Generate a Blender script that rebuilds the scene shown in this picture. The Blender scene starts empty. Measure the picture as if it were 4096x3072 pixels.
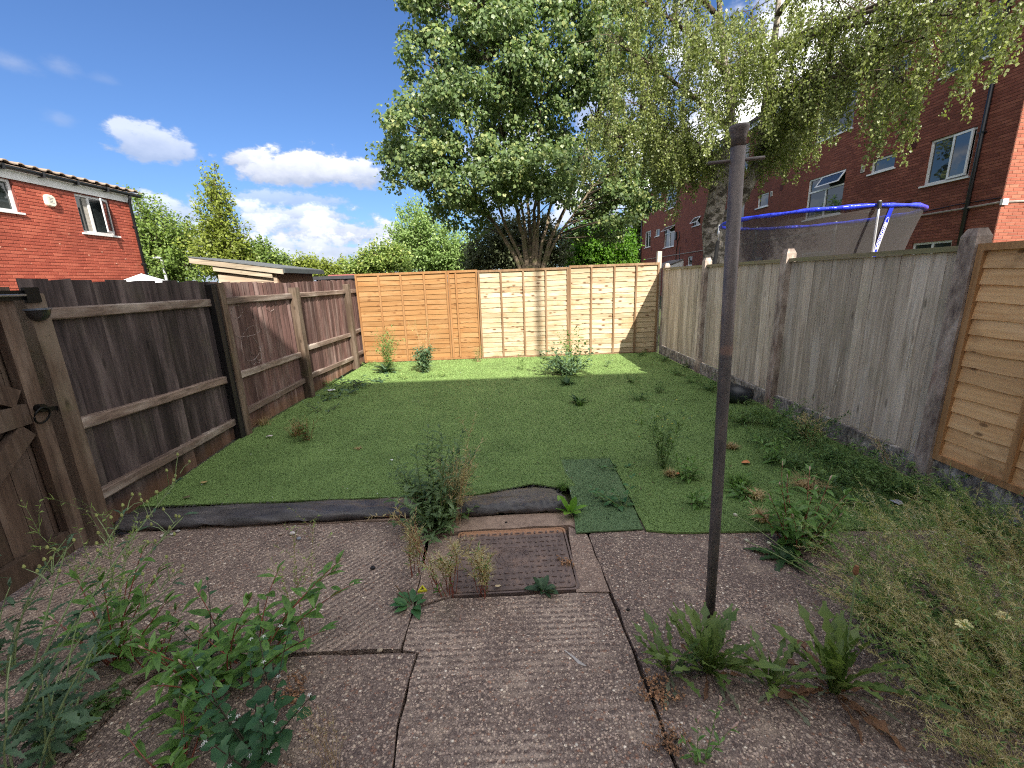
import bpy, math, random
import numpy as np
from mathutils import Vector, Matrix, Quaternion
rnd = random.Random(7)
rng = np.random.default_rng(7)
R = math.radians
C = bpy.context.scene.collection
SC = bpy.context.scene

# ------------------------------------------------------------------ camera
CAM_H, FPX = 1.6, 1690.0
CM = Matrix(((0.99930993, 0.0371439, 0.0), (-0.00892075, 0.24000149, -0.97073153), (-0.03605675, 0.97006166, 0.24016722)))
cam = bpy.data.cameras.new('camera')
cam.sensor_fit = 'HORIZONTAL'; cam.sensor_width = 36.0; cam.lens = 36.0*FPX/4096.0
cam.clip_start = 0.05; cam.clip_end = 3000
camo = bpy.data.objects.new('camera', cam); C.objects.link(camo)
camo.matrix_world = Matrix.Translation((0, 0, CAM_H)) @ CM.to_4x4()
SC.camera = camo

# survey helpers: a direction read off the photograph, met with a plane of the place
def DIR(px, py): return CM @ Vector(((px-2048)/FPX, (1536-py)/FPX, -1.0))
def G(px, py, z=0.0):
    d = DIR(px, py); t = (z-CAM_H)/d.z; return Vector((d.x*t, d.y*t, z))
def onX(px, py, x):
    d = DIR(px, py); t = x/d.x; return Vector((x, d.y*t, CAM_H+d.z*t))
def onY(px, py, y):
    d = DIR(px, py); t = y/d.y; return Vector((d.x*t, y, CAM_H+d.z*t))

# ------------------------------------------------------------------ light and sky
SUN_L = Vector((-0.48, 1.29, -1.0)).normalized()          # the way the light travels
SUN_EL = math.asin(-SUN_L.z)
SUN_AZ = math.atan2(-SUN_L.x, -SUN_L.y)                   # clockwise from +Y
sun = bpy.data.lights.new('sun', 'SUN'); sun.energy = 2.0; sun.angle = R(0.55); sun.color = (1.0, 0.93, 0.82)
suno = bpy.data.objects.new('sun', sun); C.objects.link(suno)
suno.rotation_euler = SUN_L.to_track_quat('-Z', 'Y').to_euler(); suno.location = (10, -20, 30)
SKY_STRENGTH = 0.15
SC.view_settings.view_transform = 'Standard'; SC.view_settings.look = 'None'
SC.view_settings.exposure = 2.28; SC.view_settings.gamma = 1.0; SC.view_settings.use_curve_mapping = False
SC.render.engine = 'CYCLES'
SC.cycles.max_bounces = 6; SC.cycles.transparent_max_bounces = 12
SC.cycles.use_denoising = False; SC.cycles.filter_width = 1.1; SC.cycles.denoising_prefilter = 'ACCURATE'

def lin(r, g, b, k=1.0):
    f = lambda c: ((c/255.0+0.055)/1.055)**2.4 if c > 10 else c/255.0/12.92
    return (f(r)*k, f(g)*k, f(b)*k, 1.0)

class NT:
    """small helper for building node trees"""
    def __init__(s, tree): s.t = tree; s.n = tree.nodes; s.l = tree.links
    def new(s, typ, **kw):
        n = s.n.new(typ)
        for k, v in kw.items(): setattr(n, k, v)
        return n
    def put(s, sock, v):
        if v is None: return
        if hasattr(v, 'is_output') or isinstance(v, bpy.types.NodeSocket): s.l.new(v, sock)
        else: sock.default_value = v
    def math(s, op, a, b=None, c=None, clamp=False):
        n = s.new('ShaderNodeMath', operation=op); n.use_clamp = clamp
        s.put(n.inputs[0], a); s.put(n.inputs[1], b)
        if c is not None: s.put(n.inputs[2], c)
        return n.outputs[0]
    def vmath(s, op, a, b=None):
        n = s.new('ShaderNodeVectorMath', operation=op); s.put(n.inputs[0], a); s.put(n.inputs[1], b)
        return n.outputs[0]
    def mix(s, f, a, b, blend='MIX'):
        n = s.new('ShaderNodeMix', data_type='RGBA', blend_type=blend)
        s.put(n.inputs[0], f); s.put(n.inputs[6], a); s.put(n.inputs[7], b); return n.outputs[2]
    def noise(s, vec, scale, detail=4, rough=0.55, dist=0.0):
        n = s.new('ShaderNodeTexNoise'); s.put(n.inputs['Vector'], vec)
        n.inputs['Scale'].default_value = scale; n.inputs['Detail'].default_value = detail
        n.inputs['Roughness'].default_value = rough; n.inputs['Distortion'].default_value = dist
        return n.outputs[0]
    def voro(s, vec, scale, out=0, feature='F1', rand=1.0):
        n = s.new('ShaderNodeTexVoronoi', feature=feature); s.put(n.inputs['Vector'], vec)
        n.inputs['Scale'].default_value = scale; n.inputs['Randomness'].default_value = rand
        return n.outputs[out]
    def ramp(s, f, stops, interp='LINEAR'):
        n = s.new('ShaderNodeValToRGB'); n.color_ramp.interpolation = interp
        e = n.color_ramp.elements
        while len(e) < len(stops): e.new(0.5)
        for x, (p, c) in zip(e, stops):
            x.position = p; x.color = c if len(c) == 4 else (*c, 1)
        s.put(n.inputs[0], f); return n.outputs[0]
    def maprange(s, v, a, b, c, d, smooth=False):
        n = s.new('ShaderNodeMapRange'); n.clamp = True
        if smooth: n.interpolation_type = 'SMOOTHSTEP'
        s.put(n.inputs[0], v)
        for i, q in enumerate((a, b, c, d)): s.put(n.inputs[i+1], q)
        return n.outputs[0]
    def mapping(s, vec, loc=(0, 0, 0), rot=(0, 0, 0), scale=(1, 1, 1)):
        n = s.new('ShaderNodeMapping'); s.put(n.inputs[0], vec)
        n.inputs[1].default_value = loc; n.inputs[2].default_value = rot; n.inputs[3].default_value = scale
        return n.outputs[0]
    def bump(s, h, strength=0.4, dist=0.01):
        n = s.new('ShaderNodeBump'); s.put(n.inputs['Height'], h)
        n.inputs['Strength'].default_value = strength; n.inputs['Distance'].default_value = dist
        return n.outputs[0]

world = bpy.data.worlds.new('World'); SC.world = world; world.use_nodes = True
def build_sky():
    w = NT(world.node_tree); w.n.clear()
    out = w.new('ShaderNodeOutputWorld'); bg = w.new('ShaderNodeBackground'); bg.inputs[1].default_value = SKY_STRENGTH
    sky = w.new('ShaderNodeTexSky', sky_type='NISHITA'); sky.sun_disc = False
    sky.sun_elevation = SUN_EL; sky.sun_rotation = SUN_AZ
    sky.air_density = 1.15; sky.dust_density = 0.6; sky.ozone_density = 1.6
    tc = w.new('ShaderNodeTexCoord'); d = w.vmath('NORMALIZE', tc.outputs['Generated'])
    sep = w.new('ShaderNodeSeparateXYZ'); w.put(sep.inputs[0], d); x, y, z = sep.outputs
    az = w.math('ARCTAN2', x, y); el = w.math('ARCSINE', z)
    n1 = w.noise(w.mapping(d, scale=(1, 1, 1.6)), 7.0, 9, 0.62)
    n2 = w.noise(w.mapping(d, loc=(3, 1, 2), scale=(1, 1, 1.8)), 20.0, 6, 0.6)
    n3 = w.noise(w.mapping(d, loc=(5, 7, 3), scale=(1, 1, 1.4)), 46.0, 5, 0.6)
    edge = w.math('ADD', w.math('MULTIPLY', w.math('SUBTRACT', n1, 0.5), 3.0), w.math('ADD', w.math('MULTIPLY', w.math('SUBTRACT', n2, 0.5), 1.6), w.math('MULTIPLY', w.math('SUBTRACT', n3, 0.5), 0.7)))
    mask = None; shade = None
    def azel(px, py):
        v = DIR(px, py).normalized(); return math.atan2(v.x, v.y), math.asin(v.z)
    # px, py, half widths across, up, down, density
    clouds = [(580, 580, 250, 85, 70, 0.7), (1010, 640, 170, 80, 60, 1.0), (1230, 680, 290, 95, 85, 1.0), (1440, 690, 130, 70, 70, 0.95), (940, 620, 70, 60, 60, 0.9), (1230, 870, 320, 70, 60, 0.85),
              (1200, 800, 260, 50, 60, 0.55), (1150, 900, 330, 60, 70, 0.8), (1330, 930, 440, 95, 160, 0.95), (1000, 1020, 520, 70, 160, 0.9), (1250, 1010, 560, 120, 140, 0.9), (860, 930, 200, 70, 120, 0.8),
              (40, 250, 120, 45, 35, 0.35), (235, 265, 75, 45, 30, 0.3), (240, 480, 80, 35, 30, 0.25), (420, 320, 60, 25, 15, 0.15),
              (700, 860, 260, 90, 130, 0.75), (2080, 700, 300, 300, 260, 0.55), (3330, 120, 330, 280, 200, 1.0), (2900, 420, 300, 200, 200, 0.85), (3800, 20, 300, 160, 160, 0.9),
              (2500, 420, 300, 140, 160, 0.5), (1760, 10, 120, 40, 40, 0.5), (2350, 850, 260, 120, 150, 0.8)]
    for px, py, hw, up, dn, den in clouds:
        a0, e0 = azel(px, py); a1, _ = azel(px+hw, py); _, e1 = azel(px, py-up); _, e2 = azel(px, py+dn)
        da = w.math('DIVIDE', w.math('SUBTRACT', az, a0), abs(a1-a0))
        de = w.math('SUBTRACT', el, e0)
        deu = w.math('DIVIDE', w.math('MAXIMUM', de, 0.0), e1-e0); ded = w.math('DIVIDE', w.math('MINIMUM', de, 0.0), e0-e2)
        dd = w.math('ADD', w.math('MULTIPLY', da, da), w.math('ADD', w.math('MULTIPLY', deu, deu), w.math('MULTIPLY', ded, ded)))
        f = w.math('SUBTRACT', w.math('ADD', 1.0, w.math('MULTIPLY', edge, 1.0)), w.math('SQRT', dd))
        m = w.math('MULTIPLY', w.maprange(f, 0.0 if den > 0.45 else -0.5, 0.5 if den > 0.45 else 1.0, 0, 1, True), den)
        s_ = w.math('MULTIPLY', w.math('MULTIPLY', m, 0.44 if px < 1900 else 0.9), w.maprange(w.math('ADD', w.math('SUBTRACT', deu, w.math('MULTIPLY', ded, -1.0)), w.math('MULTIPLY', edge, 0.6)), -0.5, 0.8, 0.0, 1.0))
        mask = m if mask is None else w.math('MAXIMUM', mask, m)
        shade = s_ if shade is None else w.math('MAXIMUM', shade, s_)
    # bright cloud added outside the view to lift the shade, round a blue gap
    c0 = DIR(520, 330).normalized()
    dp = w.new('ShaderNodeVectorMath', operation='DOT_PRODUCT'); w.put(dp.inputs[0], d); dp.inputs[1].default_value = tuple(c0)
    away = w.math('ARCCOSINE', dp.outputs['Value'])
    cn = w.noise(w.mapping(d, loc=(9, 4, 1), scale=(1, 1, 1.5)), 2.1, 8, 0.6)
    fill_cloud = w.maprange(w.math('ADD', cn, w.math('ADD', w.math('MULTIPLY', edge, 0.05), w.maprange(away, 0.55, 1.15, -0.35, 0.12))), 0.46, 0.56, 0, 1.0, True)
    mask = w.math('MAXIMUM', mask, fill_cloud); shade = w.math('MAXIMUM', shade, w.math('MULTIPLY', fill_cloud, w.maprange(cn, 0.4, 0.62, 0.62, 0.95)))
    blue = w.mix(1.0, sky.outputs[0], (0.100, 0.139, 0.209, 1), 'MULTIPLY')
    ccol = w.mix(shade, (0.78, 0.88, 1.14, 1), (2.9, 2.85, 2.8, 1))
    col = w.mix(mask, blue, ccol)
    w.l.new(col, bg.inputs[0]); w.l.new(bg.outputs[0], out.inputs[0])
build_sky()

# ------------------------------------------------------------------ object helpers
def wloc(o):
    v = Vector((0, 0, 0))
    while o is not None: v = v + o.location; o = o.parent
    return v
def tag(o, label=None, cat=None, group=None, kind=None):
    if label: o['label'] = label
    if cat: o['category'] = cat
    if group: o['group'] = group
    if kind: o['kind'] = kind
    return o
def thing(name, label, cat, loc=(0, 0, 0), group=None):
    o = bpy.data.objects.new(name, None); o.empty_display_size = 0.1; C.objects.link(o); o.location = loc
    return tag(o, label, cat, group)
def link(name, me, mat=None, parent=None, loc=(0, 0, 0), rot=None, scale=None, kind=None):
    """loc is in the world; things are never turned, so a child only subtracts its parents' places"""
    o = bpy.data.objects.new(name, me); C.objects.link(o)
    if mat is not None and not me.materials: me.materials.append(mat)
    l = Vector(loc)
    if parent is not None: o.parent = parent; l = l - wloc(parent)
    o.location = l
    if rot is not None:
        if isinstance(rot, Quaternion): o.rotation_mode = 'QUATERNION'; o.rotation_quaternion = rot
        else: o.rotation_euler = rot
    if scale is not None: o.scale = scale if hasattr(scale, '__len__') else (scale,)*3
    if kind: o['kind'] = kind
    return o

class MB:
    def __init__(s): s.v = []; s.f = []
    def add(s, vs, fs):
        o = len(s.v); s.v += [tuple(p) for p in vs]; s.f += [tuple(i+o for i in f) for f in fs]; return s
    def box(s, c, size, rot=None):
        hx, hy, hz = size[0]/2, size[1]/2, size[2]/2
        vs = [Vector((x*hx, y*hy, z*hz)) for x in (-1, 1) for y in (-1, 1) for z in (-1, 1)]
        if rot is not None: vs = [rot @ p for p in vs]
        c = Vector(c)
        return s.add([p+c for p in vs], [(0, 1, 3, 2), (4, 6, 7, 5), (0, 4, 5, 1), (2, 3, 7, 6), (0, 2, 6, 4), (1, 5, 7, 3)])
    def box2(s, a, b):
        return s.box([(a[i]+b[i])/2 for i in range(3)], [abs(b[i]-a[i]) for i in range(3)])
    def beam(s, a, b, w, h, up=(0, 0, 1)):
        a, b = Vector(a), Vector(b); d = (b-a); L = d.length; d.normalize(); u = Vector(up)
        x = d.cross(u).normalized(); u = x.cross(d).normalized()
        m = Matrix((x, d, u)).transposed()
        return s.box((a+b)/2, (w, L, h), m)
    def tube(s, pts, rad, n=6, cap=True):
        pts = [Vector(p) for p in pts]; k = len(pts)
        if not hasattr(rad, '__len__'): rad = [rad]*k
        o = len(s.v); ref = Vector((0.31, 0.17, 0.93))
        for i, p in enumerate(pts):
            d = (pts[min(i+1, k-1)]-pts[max(i-1, 0)])
            if d.length < 1e-9: d = Vector((0, 0, 1))
            d.normalize(); x = d.cross(ref)
            if x.length < 0.05: x = d.cross(Vector((1, 0, 0)))
            x.normalize(); y = d.cross(x)
            for j in range(n):
                a = 2*math.pi*j/n; s.v.append(tuple(p + (x*math.cos(a)+y*math.sin(a))*rad[i]))
        for i in range(k-1):
            for j in range(n):
                a, b = o+i*n+j, o+i*n+(j+1) % n
                s.f.append((a, b, b+n, a+n))
        if cap:
            s.f.append(tuple(o+j for j in reversed(range(n)))); s.f.append(tuple(o+(k-1)*n+j for j in range(n)))
        return s
    def prism(s, poly, z0, z1):
        n = len(poly); vs = [(p[0], p[1], z0) for p in poly]+[(p[0], p[1], z1) for p in poly]
        ar = sum(poly[i][0]*poly[(i+1) % n][1]-poly[(i+1) % n][0]*poly[i][1] for i in range(n))
        fs = [tuple(range(n, 2*n)), tuple(reversed(range(n)))]+[(i, (i+1) % n, n+(i+1) % n, n+i) for i in range(n)]
        if ar < 0: fs = [tuple(reversed(f)) for f in fs]
        return s.add(vs, fs)
    def sheet(s, poly, z0, z1):
        # a flat sheet of any outline, with its edge
        from mathutils.geometry import delaunay_2d_cdt
        n = len(poly); vv, ee, ff, ov, oe, of = delaunay_2d_cdt([Vector((p[0], p[1])) for p in poly], [], [list(range(n))], 1, 1e-6)
        s.add([(v.x, v.y, z1) for v in vv], [tuple(f) for f in ff])
        return s.add([(p[0], p[1], z) for z in (z0, z1) for p in poly], [(i, (i+1) % n, n+(i+1) % n, n+i) for i in range(n)])
    def mesh(s, name, off=(0, 0, 0), smooth=False):
        me = bpy.data.meshes.new(name)
        me.from_pydata([(p[0]-off[0], p[1]-off[1], p[2]-off[2]) for p in s.v], [], s.f); me.update()
        if smooth: me.polygons.foreach_set('use_smooth', [True]*len(me.polygons))
        return me
    def part(s, name, mat, parent=None, smooth=False, kind=None):
        o = wloc(parent) if parent is not None else Vector((0, 0, 0))
        me = s.mesh(name, o, smooth); me.materials.append(mat)
        ob = bpy.data.objects.new(name, me); C.objects.link(ob)
        if parent is not None: ob.parent = parent
        if kind: ob['kind'] = kind
        return ob

def arr_mesh(name, V, Fidx, rv=None, smooth=False, nper=None):
    """V (n,3) float array, Fidx (m,k) int array, all faces of k corners; rv: one random value per vertex"""
    me = bpy.data.meshes.new(name); n, (m, k) = len(V), Fidx.shape
    me.vertices.add(n); me.vertices.foreach_set('co', np.ascontiguousarray(V, np.float32).ravel())
    me.loops.add(m*k); me.loops.foreach_set('vertex_index', np.ascontiguousarray(Fidx, np.int32).ravel())
    me.polygons.add(m); me.polygons.foreach_set('loop_start', np.arange(0, m*k, k, dtype=np.int32))
    me.polygons.foreach_set('loop_total', np.full(m, k, np.int32))
    if smooth: me.polygons.foreach_set('use_smooth', np.ones(m, bool))
    me.update(calc_edges=True)
    if rv is not None:
        a = me.attributes.new('tint', 'FLOAT', 'POINT'); a.data.foreach_set('value', np.ascontiguousarray(rv, np.float32))
    return me

def nrm(a): return a/np.maximum(np.linalg.norm(a, axis=-1, keepdims=True), 1e-9)
TEMPL = {}  # leaf outlines
def leaf_template(kind):
    """leaf lying along +Y from 0 to 1, faces of four corners"""
    if kind in TEMPL: return TEMPL[kind]
    if kind == 'maple':
        v = [(0, 0, 0), (.0, .5, -.05), (0, 1, -.22), (-.30, .08, -.02), (-.52, .55, -.1), (-.2, .72, -.12), (.30, .08, -.02), (.52, .55, -.1), (.2, .72, -.12)]
        f = [(0, 1, 4, 3), (1, 2, 5, 4), (0, 6, 7, 1), (1, 7, 8, 2)]
    elif kind == 'small':
        v = [(0, 0, 0), (-.38, .45, .06), (0, 1, -.1), (.38, .45, .06)]
        f = [(0, 3, 2, 1)]
    elif kind == 'oval':
        v = [(0, 0, 0), (-.30, .4, .07), (0, .45, 0), (.30, .4, .07), (0, 1, -.18), (-.16, .8, -.03), (.16, .8, -.03)]
        f = [(0, 2, 5, 1), (0, 3, 6, 2), (2, 4, 5, 5), (2, 6, 4, 4)]
        f = [(0, 2, 5, 1), (0, 3, 6, 2), (2, 6, 4, 5)]
    elif kind == 'lance':
        v = [(0, 0, 0), (-.12, .3, .04), (0, .35, 0), (.12, .3, .04), (-.1, .65, -.02), (0, .65, -.05), (.1, .65, -.02), (0, 1, -.2)]
        f = [(0, 2, 5, 1), (0, 3, 6, 2)]
        f = [(0, 2, 2, 1)]
        f = [(1, 0, 2, 4), (2, 0, 3, 6), (4, 2, 5, 7), (2, 6, 7, 5)]
    elif kind == 'pod':
        v = [(-.035, 0, 0), (.035, 0, 0), (.035, .5, .06), (-.035, .5, .06), (.0, 1, .0), (0, 1, 0.02)]
        f = [(0, 1, 2, 3), (3, 2, 4, 5)]
    TEMPL[kind] = (np.array(v, float), np.array(f, int)); return TEMPL[kind]
def leaf_cloud(P, D, U, S, kind, width=1.0):
    """leaves at P pointing along D with face normal near U and length S: arrays for arr_mesh"""
    tv, tf = leaf_template(kind); n = len(P)
    D = nrm(D); X = nrm(np.cross(D, U)); N = np.cross(X, D); S = np.broadcast_to(np.asarray(S, float), (n,))
    loc = tv[None]*S[:, None, None]
    V = P[:, None]+loc[..., 0:1]*X[:, None]*width+loc[..., 1:2]*D[:, None]+loc[..., 2:3]*N[:, None]
    k = len(tv); Fi = (tf[None]+(np.arange(n)*k)[:, None, None]).reshape(-1, tf.shape[1])
    rv = np.repeat(rng.random(n), k)
    return V.reshape(-1, 3), Fi, rv
def cloud_obj(name, parts, mat, parent=None, kind=None):
    Vs, Fs, Rs, o = [], [], [], 0
    for V, Fi, rv in parts:
        Vs.append(V); Fs.append(Fi+o); Rs.append(rv); o += len(V)
    V = np.concatenate(Vs); off = np.array(wloc(parent)) if parent is not None else np.zeros(3)
    me = arr_mesh(name, V-off, np.concatenate(Fs), np.concatenate(Rs)); me.materials.append(mat)
    ob = bpy.data.objects.new(name, me); C.objects.link(ob)
    if parent is not None: ob.parent = parent
    if kind: ob['kind'] = kind
    return ob
def unit(n):
    return nrm(rng.normal(size=(n, 3)))

# ------------------------------------------------------------------ materials
MATS = {}
def mat_base(name):
    m = bpy.data.materials.new(name); m.use_nodes = True; t = NT(m.node_tree)
    b = t.n['Principled BSDF']; return m, t, b
def plain(name, col, rough=0.6, noise=0.12, scale=12.0, bump=0.0, metal=0.0, spec=0.5):
    if name in MATS: return MATS[name]
    m, t, b = mat_base(name); tc = t.new('ShaderNodeTexCoord')
    n = t.noise(tc.outputs['Object'], scale, 5, 0.6)
    dark = tuple(c*(1-noise*2) for c in col[:3])+(1,); lite = tuple(min(1, c*(1+noise*2)) for c in col[:3])+(1,)
    t.put(b.inputs['Base Color'], t.ramp(n, [(0.25, dark), (0.75, lite)]))
    b.inputs['Roughness'].default_value = rough; b.inputs['Metallic'].default_value = metal
    b.inputs['Specular IOR Level'].default_value = spec
    if bump: t.put(b.inputs['Normal'], t.bump(t.noise(tc.outputs['Object'], scale*6, 4), bump, 0.004))
    MATS[name] = m; return m
def wood(name, a, b_, worn=None, axis='Z', grain=55.0, knots=0.5, wornamt=0.5, rough=0.8, var=0.28, green=0.0, bump=0.5, blotch=None, knotcol=None, low=None, kscale=8.0, ksize=0.14):
    """weathered timber: grain along one axis, knots, wear, a shift from board to board"""
    if name in MATS: return MATS[name]
    m, t, b = mat_base(name); tc = t.new('ShaderNodeTexCoord'); oi = t.new('ShaderNodeObjectInfo')
    off = t.vmath('SCALE', (17.3, 9.1, 23.7)); t.put(off.node.inputs['Scale'], oi.outputs['Random'])
    p = t.vmath('ADD', tc.outputs['Object'], off)
    sc = {'Z': (1, 1, 0.035), 'X': (0.035, 1, 1), 'Y': (1, 0.035, 1)}[axis]
    wob = t.noise(p, 2.2, 2, 0.5)
    wv = t.vmath('SCALE', (0.05, 0.05, 0.05)); t.put(wv.node.inputs['Scale'], wob)
    pw = t.vmath('ADD', p, wv)
    g1 = t.noise(t.mapping(pw, scale=sc), grain, 6, 0.65, 0.4)
    g2 = t.noise(t.mapping(pw, scale=tuple(min(1, s*2.2) for s in sc)), grain*0.28, 4, 0.6, 0.6)
    g = t.math('ADD', t.math('MULTIPLY', g1, 0.6), t.math('MULTIPLY', g2, 0.4))
    col = t.ramp(g, [(0.34, a), (0.64, b_)])
    if worn is not None:
        wn = t.noise(t.mapping(p, scale=tuple(min(1, s*6) for s in sc)), 6.0, 6, 0.65)
        col = t.mix(t.math('MULTIPLY', t.maprange(wn, 0.45, 0.68, 0, 1, True), wornamt), col, worn)
    if blotch is not None:
        bn = t.noise(p, 2.6, 5, 0.65)
        col = t.mix(t.maprange(bn, 0.52, 0.72, 0, 0.6, True), col, blotch)
    if knots:
        ks = {'Z': (1, 1, 0.45), 'X': (0.45, 1, 1), 'Y': (1, 0.45, 1)}[axis]
        kv = t.voro(t.mapping(p, scale=ks), kscale)
        kk = t.maprange(kv, ksize*0.36, ksize, 1, 0, True)
        col = t.mix(t.math('MULTIPLY', kk, knots), col, knotcol or tuple(c*0.35 for c in a[:3])+(1,))
    if green:
        gn = t.noise(p, 3.5, 4, 0.6)
        col = t.mix(t.maprange(gn, 0.5, 0.75, 0, green, True), col, lin(78, 86, 40))
    if low is not None:
        # soil splash: the foot of each board, in its own object space
        sep = t.new('ShaderNodeSeparateXYZ'); t.put(sep.inputs[0], tc.outputs['Object'])
        lowf = t.maprange(t.math('ADD', sep.outputs[2], t.math('MULTIPLY', t.noise(p, 9, 3), 0.07)), 0.06, 0.15, 0.6, 0, True)
        col = t.mix(lowf, col, low)
    v = t.maprange(oi.outputs['Random'], 0, 1, 1-var, 1+var)
    mul = t.new('ShaderNodeMix', data_type='RGBA', blend_type='MULTIPLY'); mul.inputs[0].default_value = 1
    comb = t.new('ShaderNodeCombineColor'); [t.put(comb.inputs[i], v) for i in range(3)]
    t.put(mul.inputs[6], col); t.put(mul.inputs[7], comb.outputs[0])
    t.put(b.inputs['Base Color'], mul.outputs[2]); b.inputs['Roughness'].default_value = rough
    b.inputs['Specular IOR Level'].default_value = 0.25
    t.put(b.inputs['Normal'], t.bump(g, bump, 0.006))
    MATS[name] = m; return m
def leafmat(name, a, b_, c=None, trans=0.35, rough=0.5, nscale=1.2, spec=0.4, spots=None, gain=1.5):
    """foliage: tint by leaf and by spray, some light let through"""
    if name in MATS: return MATS[name]
    a, b_, c = [None if q is None else tuple(min(0.8, x*gain) for x in q[:3])+(1,) for q in (a, b_, c)]
    m, t, b = mat_base(name); tc = t.new('ShaderNodeTexCoord'); at = t.new('ShaderNodeAttribute'); at.attribute_name = 'tint'
    oi = t.new('ShaderNodeObjectInfo')
    n = t.noise(tc.outputs['Object'], nscale, 3, 0.6)
    f = t.math('ADD', t.math('MULTIPLY', at.outputs['Fac'], 0.55), t.math('ADD', t.math('MULTIPLY', n, 0.35), t.math('MULTIPLY', oi.outputs['Random'], 0.3)))
    stops = [(0.2, a), (0.8, b_)]
    if c is not None: stops.append((0.98, c))
    col = t.ramp(f, stops)
    if spots is not None:
        sp = t.new('ShaderNodeSeparateXYZ'); t.put(sp.inputs[0], tc.outputs['Object'])
        r2 = t.math('ADD', t.math('POWER', t.math('MULTIPLY', sp.outputs[0], 9.0), 2.0), t.math('POWER', t.math('MULTIPLY', t.math('SUBTRACT', sp.outputs[1], 0.5), 6.0), 2.0))
        col = t.mix(t.maprange(r2, 0.1, 0.5, 0.45, 0, True), col, spots)
    b.inputs['Roughness'].default_value = rough; b.inputs['Specular IOR Level'].default_value = spec
    t.put(b.inputs['Base Color'], col)
    tr = t.new('ShaderNodeBsdfTranslucent')
    tcol = t.mix(1.0, col, (1.12, 1.2, 0.6, 1), 'MULTIPLY'); t.put(tr.inputs[0], tcol)
    mx = t.new('ShaderNodeMixShader'); mx.inputs[0].default_value = trans
    out = t.n['Material Output']; t.l.new(b.outputs[0], mx.inputs[1]); t.l.new(tr.outputs[0], mx.inputs[2]); t.l.new(mx.outputs[0], out.inputs[0])
    MATS[name] = m; return m

def concrete_mat(name, tone=1.0, ridge_rot=0.0, ridge=0.5, smooth=0.0):
    m, t, b = mat_base(name); tc = t.new('ShaderNodeTexCoord'); p = tc.outputs['Object']
    v = t.new('ShaderNodeTexVoronoi'); t.put(v.inputs['Vector'], t.mapping(p, scale=(1, 1.15, 1))); v.inputs['Scale'].default_value = 92
    v2 = t.new('ShaderNodeTexVoronoi'); t.put(v2.inputs['Vector'], p); v2.inputs['Scale'].default_value = 205
    sp = t.new('ShaderNodeSeparateColor'); t.put(sp.inputs[0], v.outputs['Color'])
    sp2 = t.new('ShaderNodeSeparateColor'); t.put(sp2.inputs[0], v2.outputs['Color'])
    k = tone
    stone = t.ramp(sp.outputs[0], [(0.0, lin(74, 64, 60, k)), (0.22, lin(104, 91, 84, k)), (0.5, lin(128, 112, 102, k)), (0.72, lin(150, 132, 118, k)), (0.86, lin(112, 84, 70, k)), (0.95, lin(166, 150, 132, k)), (0.985, lin(190, 178, 162, k))], 'CONSTANT')
    stone2 = t.ramp(sp2.outputs[1], [(0.0, lin(80, 68, 62, k)), (0.5, lin(120, 104, 95, k)), (0.85, lin(148, 130, 116, k)), (0.98, lin(176, 162, 144, k))], 'CONSTANT')
    f2 = t.maprange(sp.outputs[1], 0.52, 0.56, 0, 1)
    col = t.mix(f2, stone, stone2)
    d = v.outputs['Distance']; gap = t.maprange(d, 0.38, 0.66, 0, 1, True)
    col = t.mix(t.math('MULTIPLY', gap, 0.72), col, lin(72, 61, 57, k))
    wav = t.new('ShaderNodeTexWave', wave_type='BANDS', bands_direction='Y'); t.put(wav.inputs['Vector'], t.mapping(p, rot=(0, 0, ridge_rot)))
    wav.inputs['Scale'].default_value = 9.5; wav.inputs['Distortion'].default_value = 3.2; wav.inputs['Detail'].default_value = 3; wav.inputs['Detail Scale'].default_value = 2.5
    rn = t.noise(p, 1.7, 3, 0.6)
    rid = t.math('MULTIPLY', wav.outputs['Fac'], t.maprange(rn, 0.42, 0.6, 0.15, 1, True))
    col = t.mix(t.math('MULTIPLY', rid, 0.38*ridge), col, lin(178, 160, 144, k))
    big = t.noise(p, 2.3, 6, 0.65)
    col = t.mix(t.maprange(big, 0.46, 0.7, 0, 0.5, True), col, lin(84, 72, 68, k))
    big2 = t.noise(t.mapping(p, loc=(4, 2, 7)), 3.7, 6, 0.7)
    col = t.mix(t.maprange(big2, 0.52, 0.74, 0, 0.35, True), col, lin(168, 150, 132, k))
    moss = t.noise(t.mapping(p, loc=(1, 8, 3)), 1.4, 7, 0.72)
    col = t.mix(t.maprange(moss, 0.6, 0.75, 0, 0.6, True), col, lin(62, 58, 48, k))
    if smooth:
        col = t.mix(smooth, col, t.ramp(t.noise(p, 14, 6, 0.7), [(0.3, lin(98, 82, 72, k)), (0.7, lin(140, 120, 106, k))]))
    t.put(b.inputs['Base Color'], col); b.inputs['Roughness'].default_value = 0.88; b.inputs['Specular IOR Level'].default_value = 0.3
    h = t.math('ADD', t.math('MULTIPLY', t.math('SUBTRACT', 1.0, gap), 0.6*(1-smooth)), t.math('ADD', t.math('MULTIPLY', rid, 0.7*ridge), t.math('MULTIPLY', t.math('SUBTRACT', 1.0, v2.outputs['Distance']), 0.25)))
    t.put(b.inputs['Normal'], t.bump(h, 0.8, 0.006))
    return m

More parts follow.
